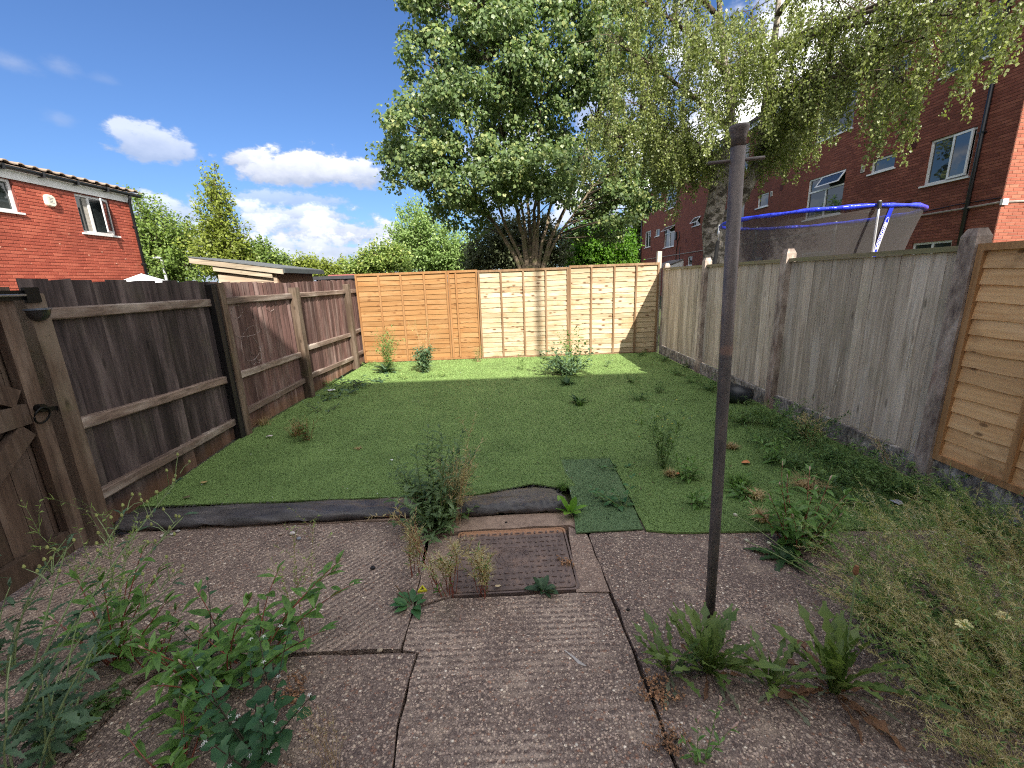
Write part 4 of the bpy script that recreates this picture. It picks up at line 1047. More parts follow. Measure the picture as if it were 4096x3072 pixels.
# ---- the painted brick house over the left fence
def red_house():
    X0 = -11.0; y0, y1 = 2.0, 13.42; ze = 4.36
    f = Face((X0, 0, 0), (0, 1, 0), (1, 0, 0))
    root = thing('brick_house', 'red painted brick house with white windows behind the dark left fence', 'house', (X0, 9.0, 0))
    wins = [(11.74, 12.70, 3.19, 4.15), (9.20, 10.33, 3.47, 4.16)]
    mort = plain('painted_mortar', lin(112, 56, 46), 0.9, 0.12, 14, 0.3)
    rb = brick_mat('painted_red_brick', lin(156, 76, 60), lin(167, 84, 66), lin(180, 98, 78), 0.62)
    m = MB(); f.wall(m, y0, y1, 0, ze, wins, 0.10)
    D = 7.0
    m.add([(X0, y1, 0), (X0-D, y1, 0), (X0-D, y1, ze), (X0-D/2, y1, ze+0.72), (X0, y1, ze)], [(0, 1, 2, 3, 4)])
    m.add([(X0, y0, 0), (X0-D, y0, 0), (X0-D, y0, ze), (X0-D/2, y0, ze+0.72), (X0, y0, ze)], [(4, 3, 2, 1, 0)])
    m.add([(X0-D, y0, 0), (X0-D, y1, 0), (X0-D, y1, ze), (X0-D, y0, ze)], [(3, 2, 1, 0)])
    m.part('wall', mort, root)
    bricks(f, 8.9, y1, 1.5, 4.13, wins, rb, root, 300, lambda b: abs((b[0]+b[1])/2-9.6)+abs(b[2]-3)*0.3)
    window(f, root, 11.74, 12.70, 3.19, 4.15, mull=[(12.13, 3.24, 4.10)], sash=(12.16, 12.66, 3.24, 4.10, 'right', R(28)), label='white casement window with one light open, next to the corner', curtain=[(11.98, 12.1)])
    window(f, root, 9.20, 10.33, 3.47, 4.16, mull=[(9.75, 3.52, 4.11)], label='white window at the left edge of the photograph')
    # fascia, gutter with brackets, rain pipe
    m = MB(); f.bar(m, y0, y1+0.05, 4.17, 4.36, 0.008, 0.03); f.bar(m, y0, y1+0.05, 4.345, 4.362, 0.03, 0.12); m.part('fascia', UPVC, root)
    blk = plain('black_plastic', lin(28, 29, 32), 0.35, 0.1, 20)
    m = MB(); pts = [(X0+0.115, y0, 4.40), (X0+0.115, y1+0.24, 4.40)]
    m.tube(pts, 0.055, 10); m.part('gutter', blk, root, True)
    for y in np.arange(9.3, 13.4, 0.82):
        MB().box((X0+0.11, y, 4.385), (0.13, 0.05, 0.12)).part('gutter_bracket', blk, root)
    m = MB(); m.tube([(X0+0.115, 13.30, 4.36), (X0+0.115, 13.30, 4.30), (X0+0.06, 13.32, 4.18), (X0+0.06, 13.32, 0.1)], 0.037, 10); m.part('rain_pipe', blk, root, True)
    for z in (3.5, 2.45): MB().box((X0+0.045, 13.32, z), (0.09, 0.10, 0.03)).part('pipe_clip', blk, root)
    # alarm box
    ac = (11.04, 3.84); m = MB(); K = 20
    prof = [(0.0, 1.0), (0.05, 1.0), (0.075, 0.86)]
    for (d, s) in prof:
        for i in range(K):
            t = 2*math.pi*i/K; q = 0.62; cu = math.copysign(abs(math.cos(t))**q, math.cos(t)); cv = math.copysign(abs(math.sin(t))**q, math.sin(t))
            m.v.append(tuple(f.p(ac[0]+0.115*cu*s, ac[1]+0.135*cv*s, 0.006+d)))
    for k in range(2):
        for i in range(K): m.f.append((k*K+i, k*K+(i+1) % K, (k+1)*K+(i+1) % K, (k+1)*K+i))
    m.f.append(tuple(2*K+i for i in range(K)))
    al = m.part('alarm_box', plain('cream_plastic', lin(226, 222, 206), 0.4, 0.04, 8), root)
    pm = MB()
    for k, z in enumerate((0.05, 0.015, -0.02, -0.055)): f.quad(pm, ac[0]-0.055+0.01*(k % 2), ac[0]+0.055-0.015*(k % 3), ac[1]+z, ac[1]+z+0.014, 0.0835)
    pm.part('printed_lines', plain('grey_print', lin(130, 130, 132), 0.6), al)
    # chips of plaster where paint has gone
    cm = MB()
    for i in range(26):
        u, v = rnd.uniform(9.2, 13.2), rnd.uniform(2.2, 3.7)
        if any(w[0] < u < w[1] and w[2]-0.1 < v < w[3] for w in wins): continue
        s = rnd.choice([0.012, 0.015, 0.02, 0.03]); pts = [f.p(u+s*math.cos(t)*rnd.uniform(.6, 1.2), v+0.6*s*math.sin(t)*rnd.uniform(.6, 1.2), 0.0095) for t in np.linspace(0, 5.5, 7)]
        cm.add(pts, [tuple(range(7))])
    cm.part('bare_chips', plain('bare_brick', lin(206, 150, 128), 0.9), root, kind='stuff')
    # roof: slab and a lipped course of tiles at the eaves
    tl = plain('roof_tile', lin(150, 132, 118), 0.85, 0.2, 7, 0.5); m = MB()
    pitch = math.atan2(0.72, D/2); ex = X0+0.16; ez = 4.36+0.08-0.16*math.tan(pitch)*0
    rx, rz = X0-D/2, ze+0.86
    for sgn in (1, -1):
        xe = rx+sgn*(ex-rx)
        m.add([(xe, y0-0.1, ez), (xe, y1+0.12, ez), (rx, y1+0.12, rz), (rx, y0-0.1, rz), (xe, y0-0.1, ez-0.05), (xe, y1+0.12, ez-0.05), (rx, y1+0.12, rz-0.05), (rx, y0-0.1, rz-0.05)], [(0, 1, 2, 3), (7, 6, 5, 4), (0, 4, 5, 1), (1, 5, 6, 2), (3, 2, 6, 7), (0, 3, 7, 4)])
    m.part('roof', tl, root)
    # interlocking tile: a roll and a pan
    W_ = 0.30; pr = [(0, .012), (.04, .045), (.085, .055), (.13, .04), (.16, .012), (.23, .004), (.30, .012)]
    tm = MB(); n = len(pr)
    ca, sa = math.cos(pitch), math.sin(pitch)
    for (x, lift) in ((0, 0.014), (0.36, 0.0)):
        for th in (0.0, 0.022):
            for (y, z) in pr: tm.v.append((-x*ca-0*sa, y, x*sa+z+lift+th-0.0))
    for i in range(n-1):
        tm.f += [(n+i, n+i+1, 3*n+i+1, 3*n+i), (i+1, i, 2*n+i, 2*n+i+1), (i, i+1, n+i+1, n+i)]
    tm.f += [(0, n, 3*n, 2*n), (n-1, 3*n-1, 4*n-1, 2*n-1)]
    me = tm.mesh('roof_tile'); me.materials.append(tl)
    for row in range(3):
        y = 8.6+(0 if row % 2 == 0 else 0.0)
        while y < y1+0.0:
            s = 0.31*row; link('roof_tile', me, None, root, (ex+0.02-s*ca+rnd.uniform(-.008, .008), y, ez+0.008+s*sa+rnd.uniform(-.004, .004)), (0, 0, rnd.uniform(-.02, .02))); y += W_
red_house()

# ---- long flats behind the right fence
def flats():
    XA = 11.5; y0, y1 = 10.42, 37.9; zt = 8.0
    root = thing('apartment_block', 'three storey dark red brick flats behind the right fence and the birch', 'building', (XA, 20, 0))
    bm1 = brickwall_mat('flats_brickwork', lin(118, 68, 56), lin(130, 77, 63), lin(104, 72, 63), 'YZ')
    bm2 = brickwall_mat('flats_brickwork_end', lin(140, 78, 62), lin(154, 90, 70), lin(142, 112, 96), 'XZ')
    bk = brick_mat('flats_brick', lin(108, 62, 52), lin(124, 72, 60), lin(138, 85, 70), 0.8)
    f = Face((XA, 0, 0), (0, 1, 0), (-1, 0, 0)); fe = Face((0, y0, 0), (1, 0, 0), (0, -1, 0))
    W = []   # (y0, y1, z0, z1, kind, label)
    def add(a, b, c, d, kind, label=None): W.append((a, b, c, d, kind, label))
    add(11.32, 12.5, 3.68, 4.80, 'two', 'wide two light window with its right sash ajar beside the rain pipe')
    add(13.54, 14.40, 4.40, 4.80, 'one', 'small horizontal window with a dark blind')
    add(15.42, 17.26, 3.40, 4.82, 'stair', 'large window with its top light tilted open')
    add(19.78, 20.62, 4.34, 4.90, 'one'); add(11.30, 12.5, 6.29, 7.42, 'two'); add(13.54, 14.40, 7.0, 7.40, 'one')
    add(15.42, 17.20, 6.04, 7.42, 'stair2', 'large upper window half hidden by birch leaves'); add(19.78, 20.62, 6.95, 7.42, 'one')
    add(11.38, 12.5, 1.06, 2.18, 'two'); add(15.42, 17.2, 0.9, 2.2, 'stair2')
    add(21.7, 22.9, 3.66, 4.85, 'two'); add(21.7, 22.9, 6.28, 7.42, 'two'); add(19.78, 20.62, 1.8, 2.2, 'one')
    add(24.3, 25.5, 3.66, 4.85, 'two'); add(24.3, 25.5, 6.28, 7.42, 'two')
    add(26.5, 27.5, 4.36, 4.88, 'oneopen', 'small window standing open left of the birch trunk'); add(26.5, 27.5, 7.0, 7.45, 'one')
    add(30.45, 32.4, 3.43, 4.85, 'stairopen', 'large window with its wide top light propped open'); add(30.45, 32.4, 6.0, 7.5, 'stair2')
    add(33.45, 34.4, 4.4, 4.9, 'one'); add(33.45, 34.4, 7.1, 7.75, 'one'); add(35.45, 36.9, 3.75, 5.0, 'two'); add(35.4, 37.0, 6.45, 7.5, 'two')
    add(27.3, 28.0, 2.05, 2.6, 'one'); add(23.4, 24.2, 2.0, 2.5, 'one')
    holes = [w[:4] for w in W]
    m = MB(); f.wall(m, y0, y1, 0, zt, holes, 0.08); wall = m.part('wall', bm1, root)
    m = MB(); fe.wall(m, XA, XA+10, 0, zt, [], 0.08); m.add([(XA, y1, 0), (XA+10, y1, 0), (XA+10, y1, zt), (XA, y1, zt)], [(3, 2, 1, 0)])
    m.add([(XA+10, y0, 0), (XA+10, y1, 0), (XA+10, y1, zt), (XA+10, y0, zt)], [(0, 1, 2, 3)]); m.part('end_wall', bm2, root)
    bricks(f, y0, 16.2, 1.5, 7.86, holes, bk, root, 220, lambda b: abs((b[0]+b[1])/2-10.7)*0.8+abs(b[2]-3.2)*0.6)
    bk2 = brick_mat('flats_brick_end', lin(140, 77, 60), lin(152, 88, 69), lin(166, 104, 82), 0.8)
    bricks(fe, XA+0.0, 13.6, 1.5, 6.0, [], bk2, root, 80, lambda b: abs((b[0]+b[1])/2-12.2)+abs(b[2]-3.2)*0.6)
    for (a, b, c, d, kind, lab) in W:
        mid = (a+b)/2
        if kind == 'two': window(f, root, a, b, c, d, mull=[(mid, c+.05, d-.05)], sash=(a+.03, mid-.02, c+.04, d-.03, 'right', R(7)) if lab else None, label=lab)
        elif kind == 'one': window(f, root, a, b, c, d, label=lab)
        elif kind == 'oneopen': window(f, root, a, b, c, d, sash=(a+.04, b-.04, c+.06, d-.03, 'top', R(38)), label=lab)
        else:
            vt = d-(d-c)*0.33
            sh = None
            if kind == 'stair': sh = (a+.03, a+(b-a)*0.62, vt+.01, d-.03, 'top', R(34))
            if kind == 'stairopen': sh = (a+.03, b-.03, vt, d-.03, 'top', R(52))
            window(f, root, a, b, c, d, mull=[(mid, c+.05, vt)], trans=[(vt, a+.05, b-.05)], sash=sh, label=lab)
    # roof edge
    m = MB(); f.bar(m, y0-0.15, y1+0.1, 7.86, 8.05, -0.02, 0.18); m.part('fascia', UPVC, root)
    fd = MB(); fd.box2((XA-0.22, y0-0.18, 8.05), (XA+10.2, y1+0.2, 8.22)); fd.part('roof', plain('dark_roofing', lin(52, 50, 50), 0.9, 0.15, 3), root)
    fd = MB(); fd.box2((XA-0.02, y0-0.16, 7.8), (XA+10.1, y0-0.03, 8.04)); fd.part('fascia', UPVC, root)
    blk = MATS['black_plastic']
    m = MB(); m.tube([f.p(11.14, 0.1, 0.05), f.p(11.14, 7.9, 0.05)], 0.045, 10); m.part('rain_pipe', blk, root, True)
    for z in (2.9, 4.6, 6.3): MB().box(f.p(11.14, z, 0.045), (0.09, 0.15, 0.04)).part('pipe_clip', blk, root)
    m = MB(); m.tube([f.p(37.75, 0.1, 0.05), f.p(37.75, 7.9, 0.05)], 0.07, 8); m.part('rain_pipe', blk, root, True)
    # vents
    for (y, z) in ((14.68, 4.62), (19.55, 4.78), (13.0, 5.0+2.1)):
        v = MB(); f.bar(v, y-.07, y+.07, z-.10, z+.10, 0.004, 0.03); vo = v.part('vent', plain('vent_white', lin(196, 192, 186), 0.6), root)
        for k in range(4): s = MB(); f.bar(s, y-.05, y+.05, z-.07+.038*k, z-.055+.038*k, 0.03, 0.036); s.part('slat', plain('vent_shadow', lin(80, 74, 70), 0.8), vo)  # dark bars painted in for the shade between the louvres
    tc_ = plain('terracotta_airbrick', lin(84, 42, 38), 0.9)
    for (y, z) in ((12.84, 3.26), (13.0, 4.86), (17.9, 3.4), (18.9, 4.9), (23.3, 4.7), (25.9, 4.1), (28.4, 3.6), (23.6, 7.0), (35.1, 3.5), (37.2, 6.3)):
        v = MB(); f.bar(v, y-.11, y+.11, z-.11, z+.11, 0.001, 0.012); vo = v.part('airbrick', tc_, root)
        if y < 18:
            for k in range(5): s = MB(); f.bar(s, y-.095, y+.095, z-.09+.038*k, z-.072+.038*k, 0.012, 0.02); s.part('louvre', tc_, vo)
    # cables clipped to the wall
    m = MB(); m.tube([f.p(10.44, 2.93, 0.02), f.p(11.2, 2.91, 0.07), f.p(14, 2.90, 0.02), f.p(19, 2.88, 0.02), f.p(28, 2.84, 0.02), f.p(37, 2.8, 0.02)], 0.024, 6)
    m.tube([fe.p(XA-0.02, 2.93, 0.02), fe.p(14.0, 2.93, 0.02)], 0.024, 6); m.part('cable_conduit', plain('grey_conduit', lin(150, 140, 134), 0.5), root)
    m = MB(); m.tube([f.p(10.44, 3.03, 0.015), f.p(11.4, 3.04, 0.015), f.p(12.3, 3.0, 0.015), f.p(14.5, 2.97, 0.015)], 0.010, 5)
    m.tube([f.p(29.6, 4.3, .02), f.p(29.4, 3.9, .05), f.p(29.7, 3.7, .05), f.p(29.9, 3.0, .02), f.p(29.9, 1.6, .02)], 0.03, 5); m.tube([f.p(29.3, 3.3, .02), f.p(29.3, 1.6, .02)], 0.025, 5)
    m.box(f.p(30.0, 4.05, 0.08), (0.1, 0.18, 0.5)); m.part('black_cable', blk, root)
    m = MB(); m.box(fe.p(XA+0.03, 2.93, 0.03), (0.13, 0.06, 0.13)); m.part('junction_box', UPVC, root)
    m = MB(); f.bar(m, 14.0, 14.35, 3.27, 3.285, 0.0, 0.03); m.part('pale_batten', plain('pale_batten_paint', lin(196, 180, 160), 0.7), root)
    # porch roof far along the wall
    pc = onX(2680, 1010, XA); m = MB(); ya, yb = 28.6, 31.2
    m.add([(XA, ya, 2.5), (XA-1.3, ya, 2.05), (XA-1.3, yb, 2.05), (XA, yb, 2.5), (XA, ya, 2.42), (XA-1.3, ya, 1.97), (XA-1.3, yb, 1.97), (XA, yb, 2.42)], [(0, 1, 2, 3), (7, 6, 5, 4), (0, 4, 5, 1), (1, 5, 6, 2), (2, 6, 7, 3)])
    po = m.part('porch_roof', plain('grey_slate', lin(120, 116, 112), 0.8, 0.2, 6, 0.3), root)
    m = MB(); m.add([(XA, ya+.02, 2.4), (XA-1.25, ya+.02, 1.96), (XA, ya+.02, 1.5), (XA-1.25, ya+.02, 1.5)], [(0, 1, 3, 2)]); m.box((XA-1.25, ya+.08, 0.98), (0.08, 0.08, 1.95)); m.box((XA-1.25, yb-.08, 0.98), (0.08, 0.08, 1.95)); m.part('porch_side', UPVC, root)
    # small red notice by the birch
    sc_ = onX(2868, 1018, XA); m = MB(); f.bar(m, sc_.y-.55, sc_.y+.55, sc_.z-.16, sc_.z+.2, 0.006, 0.02); so = m.part('notice_board', plain('notice_red', lin(170, 60, 52), 0.5), root)
    m = MB()
    for z in (-.09, .04): f.bar(m, sc_.y-.42, sc_.y+.42, sc_.z+z, sc_.z+z+.07, 0.021, 0.024)
    m.part('white_lines', UPVC, so)
flats()

# ---- sheds over the left fence
def shed():
    ya, yb = 7.22, 8.73; xr = -3.70; xl = -5.19; zr, zl = 1.895, 2.125
    root = thing('garden_shed', 'small wooden shed with a sloping felt roof behind the left fence', 'shed', (xl, ya, 0))
    wd = wood('shed_boards', lin(150, 128, 108), lin(190, 170, 148), lin(206, 192, 174), 'X', 40, 0.5, 0.5, 0.85, 0.12)
    wg = wood('shed_bargeboard', lin(128, 116, 100), lin(176, 162, 142), lin(190, 180, 164), 'X', 46, 0.5, 0.6, 0.85, 0.1)
    k = (zl-zr)/(xr-xl)
    zr_at = lambda x: zr+(xr-x)*k
    n = 13
    for i in range(n):
        z0 = 0.1+0.135*i; z1 = z0+0.13; x0, x1 = xl+0.36, xr-0.16
        if z0 > 1.80: x1 = min(x1, xr-(z1-1.82)/k) if k else x1
        if x1-x0 < 0.2: continue
        MB().box2((x0, ya+0.10-0.006, z0), (x1, ya+0.118, z1)).part('plank', wd, root)
    wl = MB(); x0, x1 = xl+0.37, xr-0.15
    wl.add([(x0, ya+.12, .05), (x1, ya+.12, .05), (x1, ya+.12, zr_at(x1)-.03), (x0, ya+.12, zr_at(x0)-.03), (x0, yb-.1, .05), (x1, yb-.1, .05), (x1, yb-.1, zr_at(x1)-.03), (x0, yb-.1, zr_at(x0)-.03)], [(0, 1, 2, 3), (5, 4, 7, 6), (1, 5, 6, 2), (4, 0, 3, 7)])
    wl.part('wall', wood('shed_side', lin(96, 72, 58), lin(128, 100, 80), None, 'Y', 40, 0.4), root)
    def sl(name, mat, y0, y1, dz0, dz1, xa=xl, xb=xr):
        m = MB(); v = []
        for y in (y0, y1):
            for x, dz in ((xa, dz0), (xb, dz0), (xb, dz1), (xa, dz1)): v.append((x, y, zr_at(x)+dz))
        return m.add(v, [(0, 1, 2, 3), (7, 6, 5, 4), (0, 4, 5, 1), (1, 5, 6, 2), (2, 6, 7, 3), (3, 7, 4, 0)]).part(name, mat, root)
    sl('bargeboard', wg, ya, ya+0.025, -0.075, 0.012); sl('bargeboard', wg, ya+0.03, ya+0.05, -0.16, -0.075, xl+.34, xr-.2)
    sl('roof', plain('grey_felt', lin(92, 96, 98), 0.9, 0.15, 20, 0.4), ya-0.012, yb+0.06, 0.012, 0.03)
    m = MB(); m.box2((xr-.01, ya+.03, zr-.055), (xr+.025, yb+.06, zr+.012)); m.part('eaves_board', plain('dark_felt_edge', lin(66, 72, 74), 0.8), root)
shed()
def lean_to():
    root = thing('storage_shed', 'low dark roofed storage shed just left of the orange lap panel', 'shed', (-4.5, 9.6, 0))
    a, b = onY(1262, 1112, 9.6), onY(1436, 1110, 9.6)
    m = MB(); m.box2((a.x, 9.62, 0.02), (b.x+0.5, 11.2, a.z-0.04)); m.part('wall', plain('bluish_boards', lin(120, 124, 136), 0.7, 0.1, 8), root)
    m = MB(); m.box2((a.x-.1, 9.55, a.z-0.04), (b.x+.55, 11.4, a.z+0.03)); m.part('roof', plain('dark_felt', lin(56, 56, 60), 0.9, 0.2, 14, 0.4), root)
    m = MB(); m.box2((a.x+.28, 9.6, a.z+0.031), (b.x-.1, 10.3, a.z+0.055)); m.part('red_sheet', plain('faded_red_sheet', lin(150, 88, 84), 0.8), root)
lean_to()

def gazebo():
    p = onY(565, 1094, 10.4); z0 = 1.62; s = 0.98
    root = thing('gazebo', 'white fabric gazebo whose pointed top shows above the dark fence', 'gazebo', (p.x, 10.4, 0))
    wm = plain('white_canopy', (0.78, 0.8, 0.82), 0.7, 0.03, 6)
    m = MB(); c = Vector((p.x, 10.4, p.z)); ring = []
    for i in range(8):
        a = i*math.pi/4; r_ = s if i % 2 else s*0.94; ring.append((p.x+r_*1.2*math.cos(a+math.pi/8*0), 10.4+r_*math.sin(a), z0-(0.0 if i % 2 else 0.012)))
    m.v = [tuple(c)]+ring+[(x, y, z-0.2) for x, y, z in ring]
    m.f = [(0, 1+i, 1+(i+1) % 8) for i in range(8)]+[(1+i, 9+i, 9+(i+1) % 8, 1+(i+1) % 8) for i in range(8)]
    m.part('canopy', wm, root)
    for sx in (-1, 1):
        for sy in (-1, 1): MB().tube([(p.x+sx*0.75, 10.4+sy*.62, 0), (p.x+sx*0.75, 10.4+sy*.62, z0-.02)], 0.02, 8).part('leg', UPVC, root)
gazebo()
def lamp():
    t = onY(645, 1034, 24); b = onY(662, 1112, 24)
    root = thing('street_lamp', 'grey street lamp post in front of the trees left of the shed', 'street lamp', (t.x, 24, 0))
    st = plain('galvanised_steel', lin(176, 180, 184), 0.45, 0.06, 10, 0, 0.3)
    MB().tube([(t.x+.1, 24, 0), (t.x+.04, 24, t.z*0.5), (t.x, 24, t.z)], [0.09, 0.075, 0.06], 10).part('pole', st, root)
    MB().tube([(t.x+.05, 24, t.z), (t.x-0.12, 24, t.z+.05), (t.x-.42, 24, t.z+.04)], [0.06, 0.07, 0.05], 8).part('lamp_head', st, root)
lamp()

# ---- trampoline behind the right fence
def trampoline():
    c = Vector((5.59, 8.17, 0)); Rr = 1.50; zt = 2.47; zb = 0.85
    root = thing('trampoline', 'blue rimmed trampoline with grey safety net behind the right fence', 'trampoline', c)
    m, t, b = mat_base('blue_vinyl'); tc = t.new('ShaderNodeTexCoord'); n = t.noise(tc.outputs['Object'], 9, 4)
    t.put(b.inputs['Base Color'], t.ramp(n, [(0.3, lin(26, 36, 168)), (0.7, lin(52, 74, 226))])); b.inputs['Roughness'].default_value = 0.3
    t.put(b.inputs['Normal'], t.bump(t.noise(t.mapping(tc.outputs['Object'], scale=(1, 1, .4)), 14, 3), 0.7, 0.03)); blue = m
    mn, t, b = mat_base('safety_net'); tc = t.new('ShaderNodeTexCoord')
    b.inputs['Base Color'].default_value = lin(62, 59, 58); b.inputs['Roughness'].default_value = 0.8
    tr = t.new('ShaderNodeBsdfTransparent'); mx = t.new('ShaderNodeMixShader')
    w1 = t.new('ShaderNodeTexWave', wave_type='BANDS', bands_direction='Z'); t.put(w1.inputs['Vector'], tc.outputs['Object']); w1.inputs['Scale'].default_value = 26; w1.inputs['Distortion'].default_value = 1.5
    nn = t.noise(tc.outputs['Object'], 1.2, 3)
    t.put(mx.inputs[0], t.math('ADD', t.math('MULTIPLY', w1.outputs['Fac'], 0.10), t.maprange(nn, 0.3, 0.7, 0.52, 0.62)))
    t.l.new(tr.outputs[0], mx.inputs[1]); t.l.new(b.outputs[0], mx.inputs[2]); t.l.new(mx.outputs[0], t.n['Material Output'].inputs[0])
    K = 64
    def ring(r, z, i): a = 2*math.pi*i/K; return Vector((c.x+r*math.cos(a), c.y+r*math.sin(a), z))
    net = MB(); rows = 8
    for i in range(K):
        for j in range(rows+1):
            u = j/rows; r_ = Rr-0.16*math.sin(math.pi*min(1, (1-u)*0.8))*0.9-0.10*(1-u); net.v.append(tuple(ring(r_, zb+(zt-zb)*u, i)))
    for i in range(K):
        for j in range(rows): a, b2 = i*(rows+1)+j, ((i+1) % K)*(rows+1)+j; net.f.append((a, b2, b2+1, a+1))
    net.part('safety_net', mn, root, True)
    m = MB(); rr_ = [0.031+0.006*math.sin(i*1.7)+0.004*math.sin(i*0.6) for i in range(K+1)]
    pts = [ring(Rr, zt+0.004*math.sin(i*1.1), i) for i in range(K+1)]
    m.tube(pts, rr_, 10, False); m.part('rim', blue, root, True)
    m = MB(); n_ = K
    vs = [ring(Rr+.05, zb-.02, i) for i in range(K)]+[ring(Rr-.28, zb, i) for i in range(K)]
    m.add(vs, [(i, (i+1) % K, K+(i+1) % K, K+i) for i in range(K)]); m.part('edge_pad', blue, root)
    m = MB(); m.add([ring(Rr-.28, zb-.03, i) for i in range(K)], [tuple(range(K))]); m.part('jumping_mat', plain('black_mat', lin(22, 22, 24), 0.7), root)
    st = plain('shiny_steel_tube', lin(200, 200, 200), 0.25, 0.04, 6, 0, 0.75); fm = plain('black_foam', lin(26, 26, 28), 0.8)
    def pole(px, py0):
        d = DIR(px, py0); az = math.atan2(d.x, d.y); dirv = Vector((math.sin(az), math.cos(az)))
        # where that bearing meets the outside of the rim, on the near side
        pc = Vector((c.x, c.y)); bq = dirv.dot(pc); disc = bq*bq-(pc.length_squared-(Rr+.05)**2)
        tt = bq-math.sqrt(max(0, disc)); return Vector((dirv.x*tt, dirv.y*tt))
    p = pole(3516, 830); q = p+(p-Vector((c.x, c.y))).normalized()*0.10
    MB().tube([(p.x, p.y, zt+.06), (p.x, p.y, zt-.2), (p.x+.01, p.y-.01, 1.2), (q.x, q.y, 0.0)], 0.018, 12).part('upright_pole', st, root, True)
    MB().tube([(p.x, p.y, zt-.05), (p.x, p.y, zt+.045)], 0.03, 10).part('pole_cap', fm, root)
    for a in (147, 95, 40):
        e = Vector((c.x+(Rr+.04)*math.cos(R(a)), c.y+(Rr+.04)*math.sin(R(a)))); g = Vector((c.x+(Rr+.18)*math.cos(R(a)), c.y+(Rr+.18)*math.sin(R(a))))
        MB().tube([(e.x, e.y, zt+.05), (e.x, e.y, 2.18)], 0.024, 10).part('upright_pole', st, root, True)
        MB().tube([(e.x, e.y, 2.2), (e.x*.6+g.x*.4, e.y*.6+g.y*.4, 1.3), (g.x, g.y, 0.9)], 0.038, 10).part('foam_sleeve', fm, root, True)
        MB().tube([(g.x, g.y, 0.92), (g.x, g.y, 0.0)], 0.024, 10).part('leg', st, root, True)
    # vertical strap with the maker's name
    a0 = pole(3575, 860); ang = math.atan2(a0.y-c.y, a0.x-c.x); tn = Vector((-math.sin(ang), math.cos(ang), 0)); no = Vector((math.cos(ang), math.sin(ang), 0))
    def sp(u, z, off=0.0):
        w = (z-zb)/(zt-zb); r_ = Rr-0.16*math.sin(math.pi*min(1, (1-w)*0.8))*0.9-0.10*(1-w); return Vector((c.x, c.y, 0))+no*(r_+0.012+off)+tn*u+Vector((0, 0, z))
    m = MB(); vs = []; N = 12
    for i in range(N+1): z = zb+(zt-zb)*i/N; vs += [sp(-.035, z), sp(.035, z)]
    m.add(vs, [(2*i, 2*i+1, 2*i+3, 2*i+2) for i in range(N)]); stp = m.part('strap', blue, root)
    m = MB(); cu = bpy.data.curves.new('glyphs', 'FONT'); cu.body = 'SPORTSPOWER'; cu.size = 0.056; cu.align_x = 'CENTER'; cu.align_y = 'CENTER'; cu.offset = 0.002
    ob = bpy.data.objects.new('glyphs', cu); C.objects.link(ob)
    me = bpy.data.meshes.new_from_object(ob.evaluated_get(bpy.context.evaluated_depsgraph_get()))
    m.add([sp(v.co.y, 2.04+v.co.x, 0.008) for v in me.vertices], [tuple(p.vertices) for p in me.polygons])
    bpy.data.objects.remove(ob); bpy.data.curves.remove(cu); bpy.data.meshes.remove(me)
    m.part('white_lettering', plain('white_print', (0.85, 0.85, 0.88), 0.5, 0.02), stp)
    m = MB(); P_ = []
    for i in range(25):
        t_ = 2*math.pi*i/24; P_.append(sp(0.031*math.sin(t_), 2.04+0.262*math.copysign(abs(math.cos(t_))**0.35, math.cos(t_)), 0.006))
    m.tube(P_, 0.0035, 4, False); m.part('white_outline', MATS['white_print'], stp)
trampoline()

# ---- the terraced house at the photographer's back: its eaves cast the shadow over the garden
def own_house():
    yw, ze = -3.6, 7.85
    root = thing('terraced_house', 'pale rendered terraced house at the near end of the garden casting its shadow over turf', 'house', (0, yw, 0))
    bw = plain('pale_render', (0.62, 0.59, 0.54), 0.9, 0.05, 2.0, 0.3)  # unseen wall, coloured pale to bounce light into the shaded garden
    f = Face((0, yw, 0), (1, 0, 0), (0, 1, 0)); holes = [(-0.5, 0.5, 0.05, 2.1), (-2.6, -0.9, 0.9, 2.1), (1.2, 2.6, 0.9, 2.1), (-2.4, -1.0, 3.2, 4.4), (1.0, 2.4, 3.2, 4.4)]
    m = MB(); f.wall(m, -14, 9, 0, ze-0.05, holes, 0.08); m.part('wall', bw, root)
    for h in holes[1:]: window(f, root, *h, mull=[((h[0]+h[1])/2, h[2]+.05, h[3]-.05)])
    d = MB(); f.bar(d, -0.5, 0.5, 0.05, 2.1, -0.09, -0.05); d.part('door', UPVC, root)
    rf = MB(); y2 = yw-8; rf.add([(-14.2, yw+0.34, ze), (9.2, yw+0.34, ze), (9.2, yw-4, ze+2.2), (-14.2, yw-4, ze+2.2), (-14.2, y2, ze), (9.2, y2, ze), (-14.2, yw+.34, ze-.12), (9.2, yw+.34, ze-.12), (-14.2, y2, ze-.12), (9.2, y2, ze-.12)], [(0, 1, 2, 3), (3, 2, 5, 4), (0, 6, 7, 1), (6, 8, 9, 7), (0, 3, 4, 8, 6), (1, 7, 9, 5, 2)])
    rf.part('roof', MATS['roof_tile'], root)
    # flue pipe on the eaves whose thin shadow crosses the far lap panels
    x = 0.60-(-0.48/1.29)*(8.72-(yw+0.3))
    m = MB(); m.tube([(x, yw+0.30, ze-0.6), (x, yw+0.30, ze+3.6)], 0.05, 12); m.part('flue_pipe', plain('grey_flue', lin(120, 120, 120), 0.5), root)
own_house()

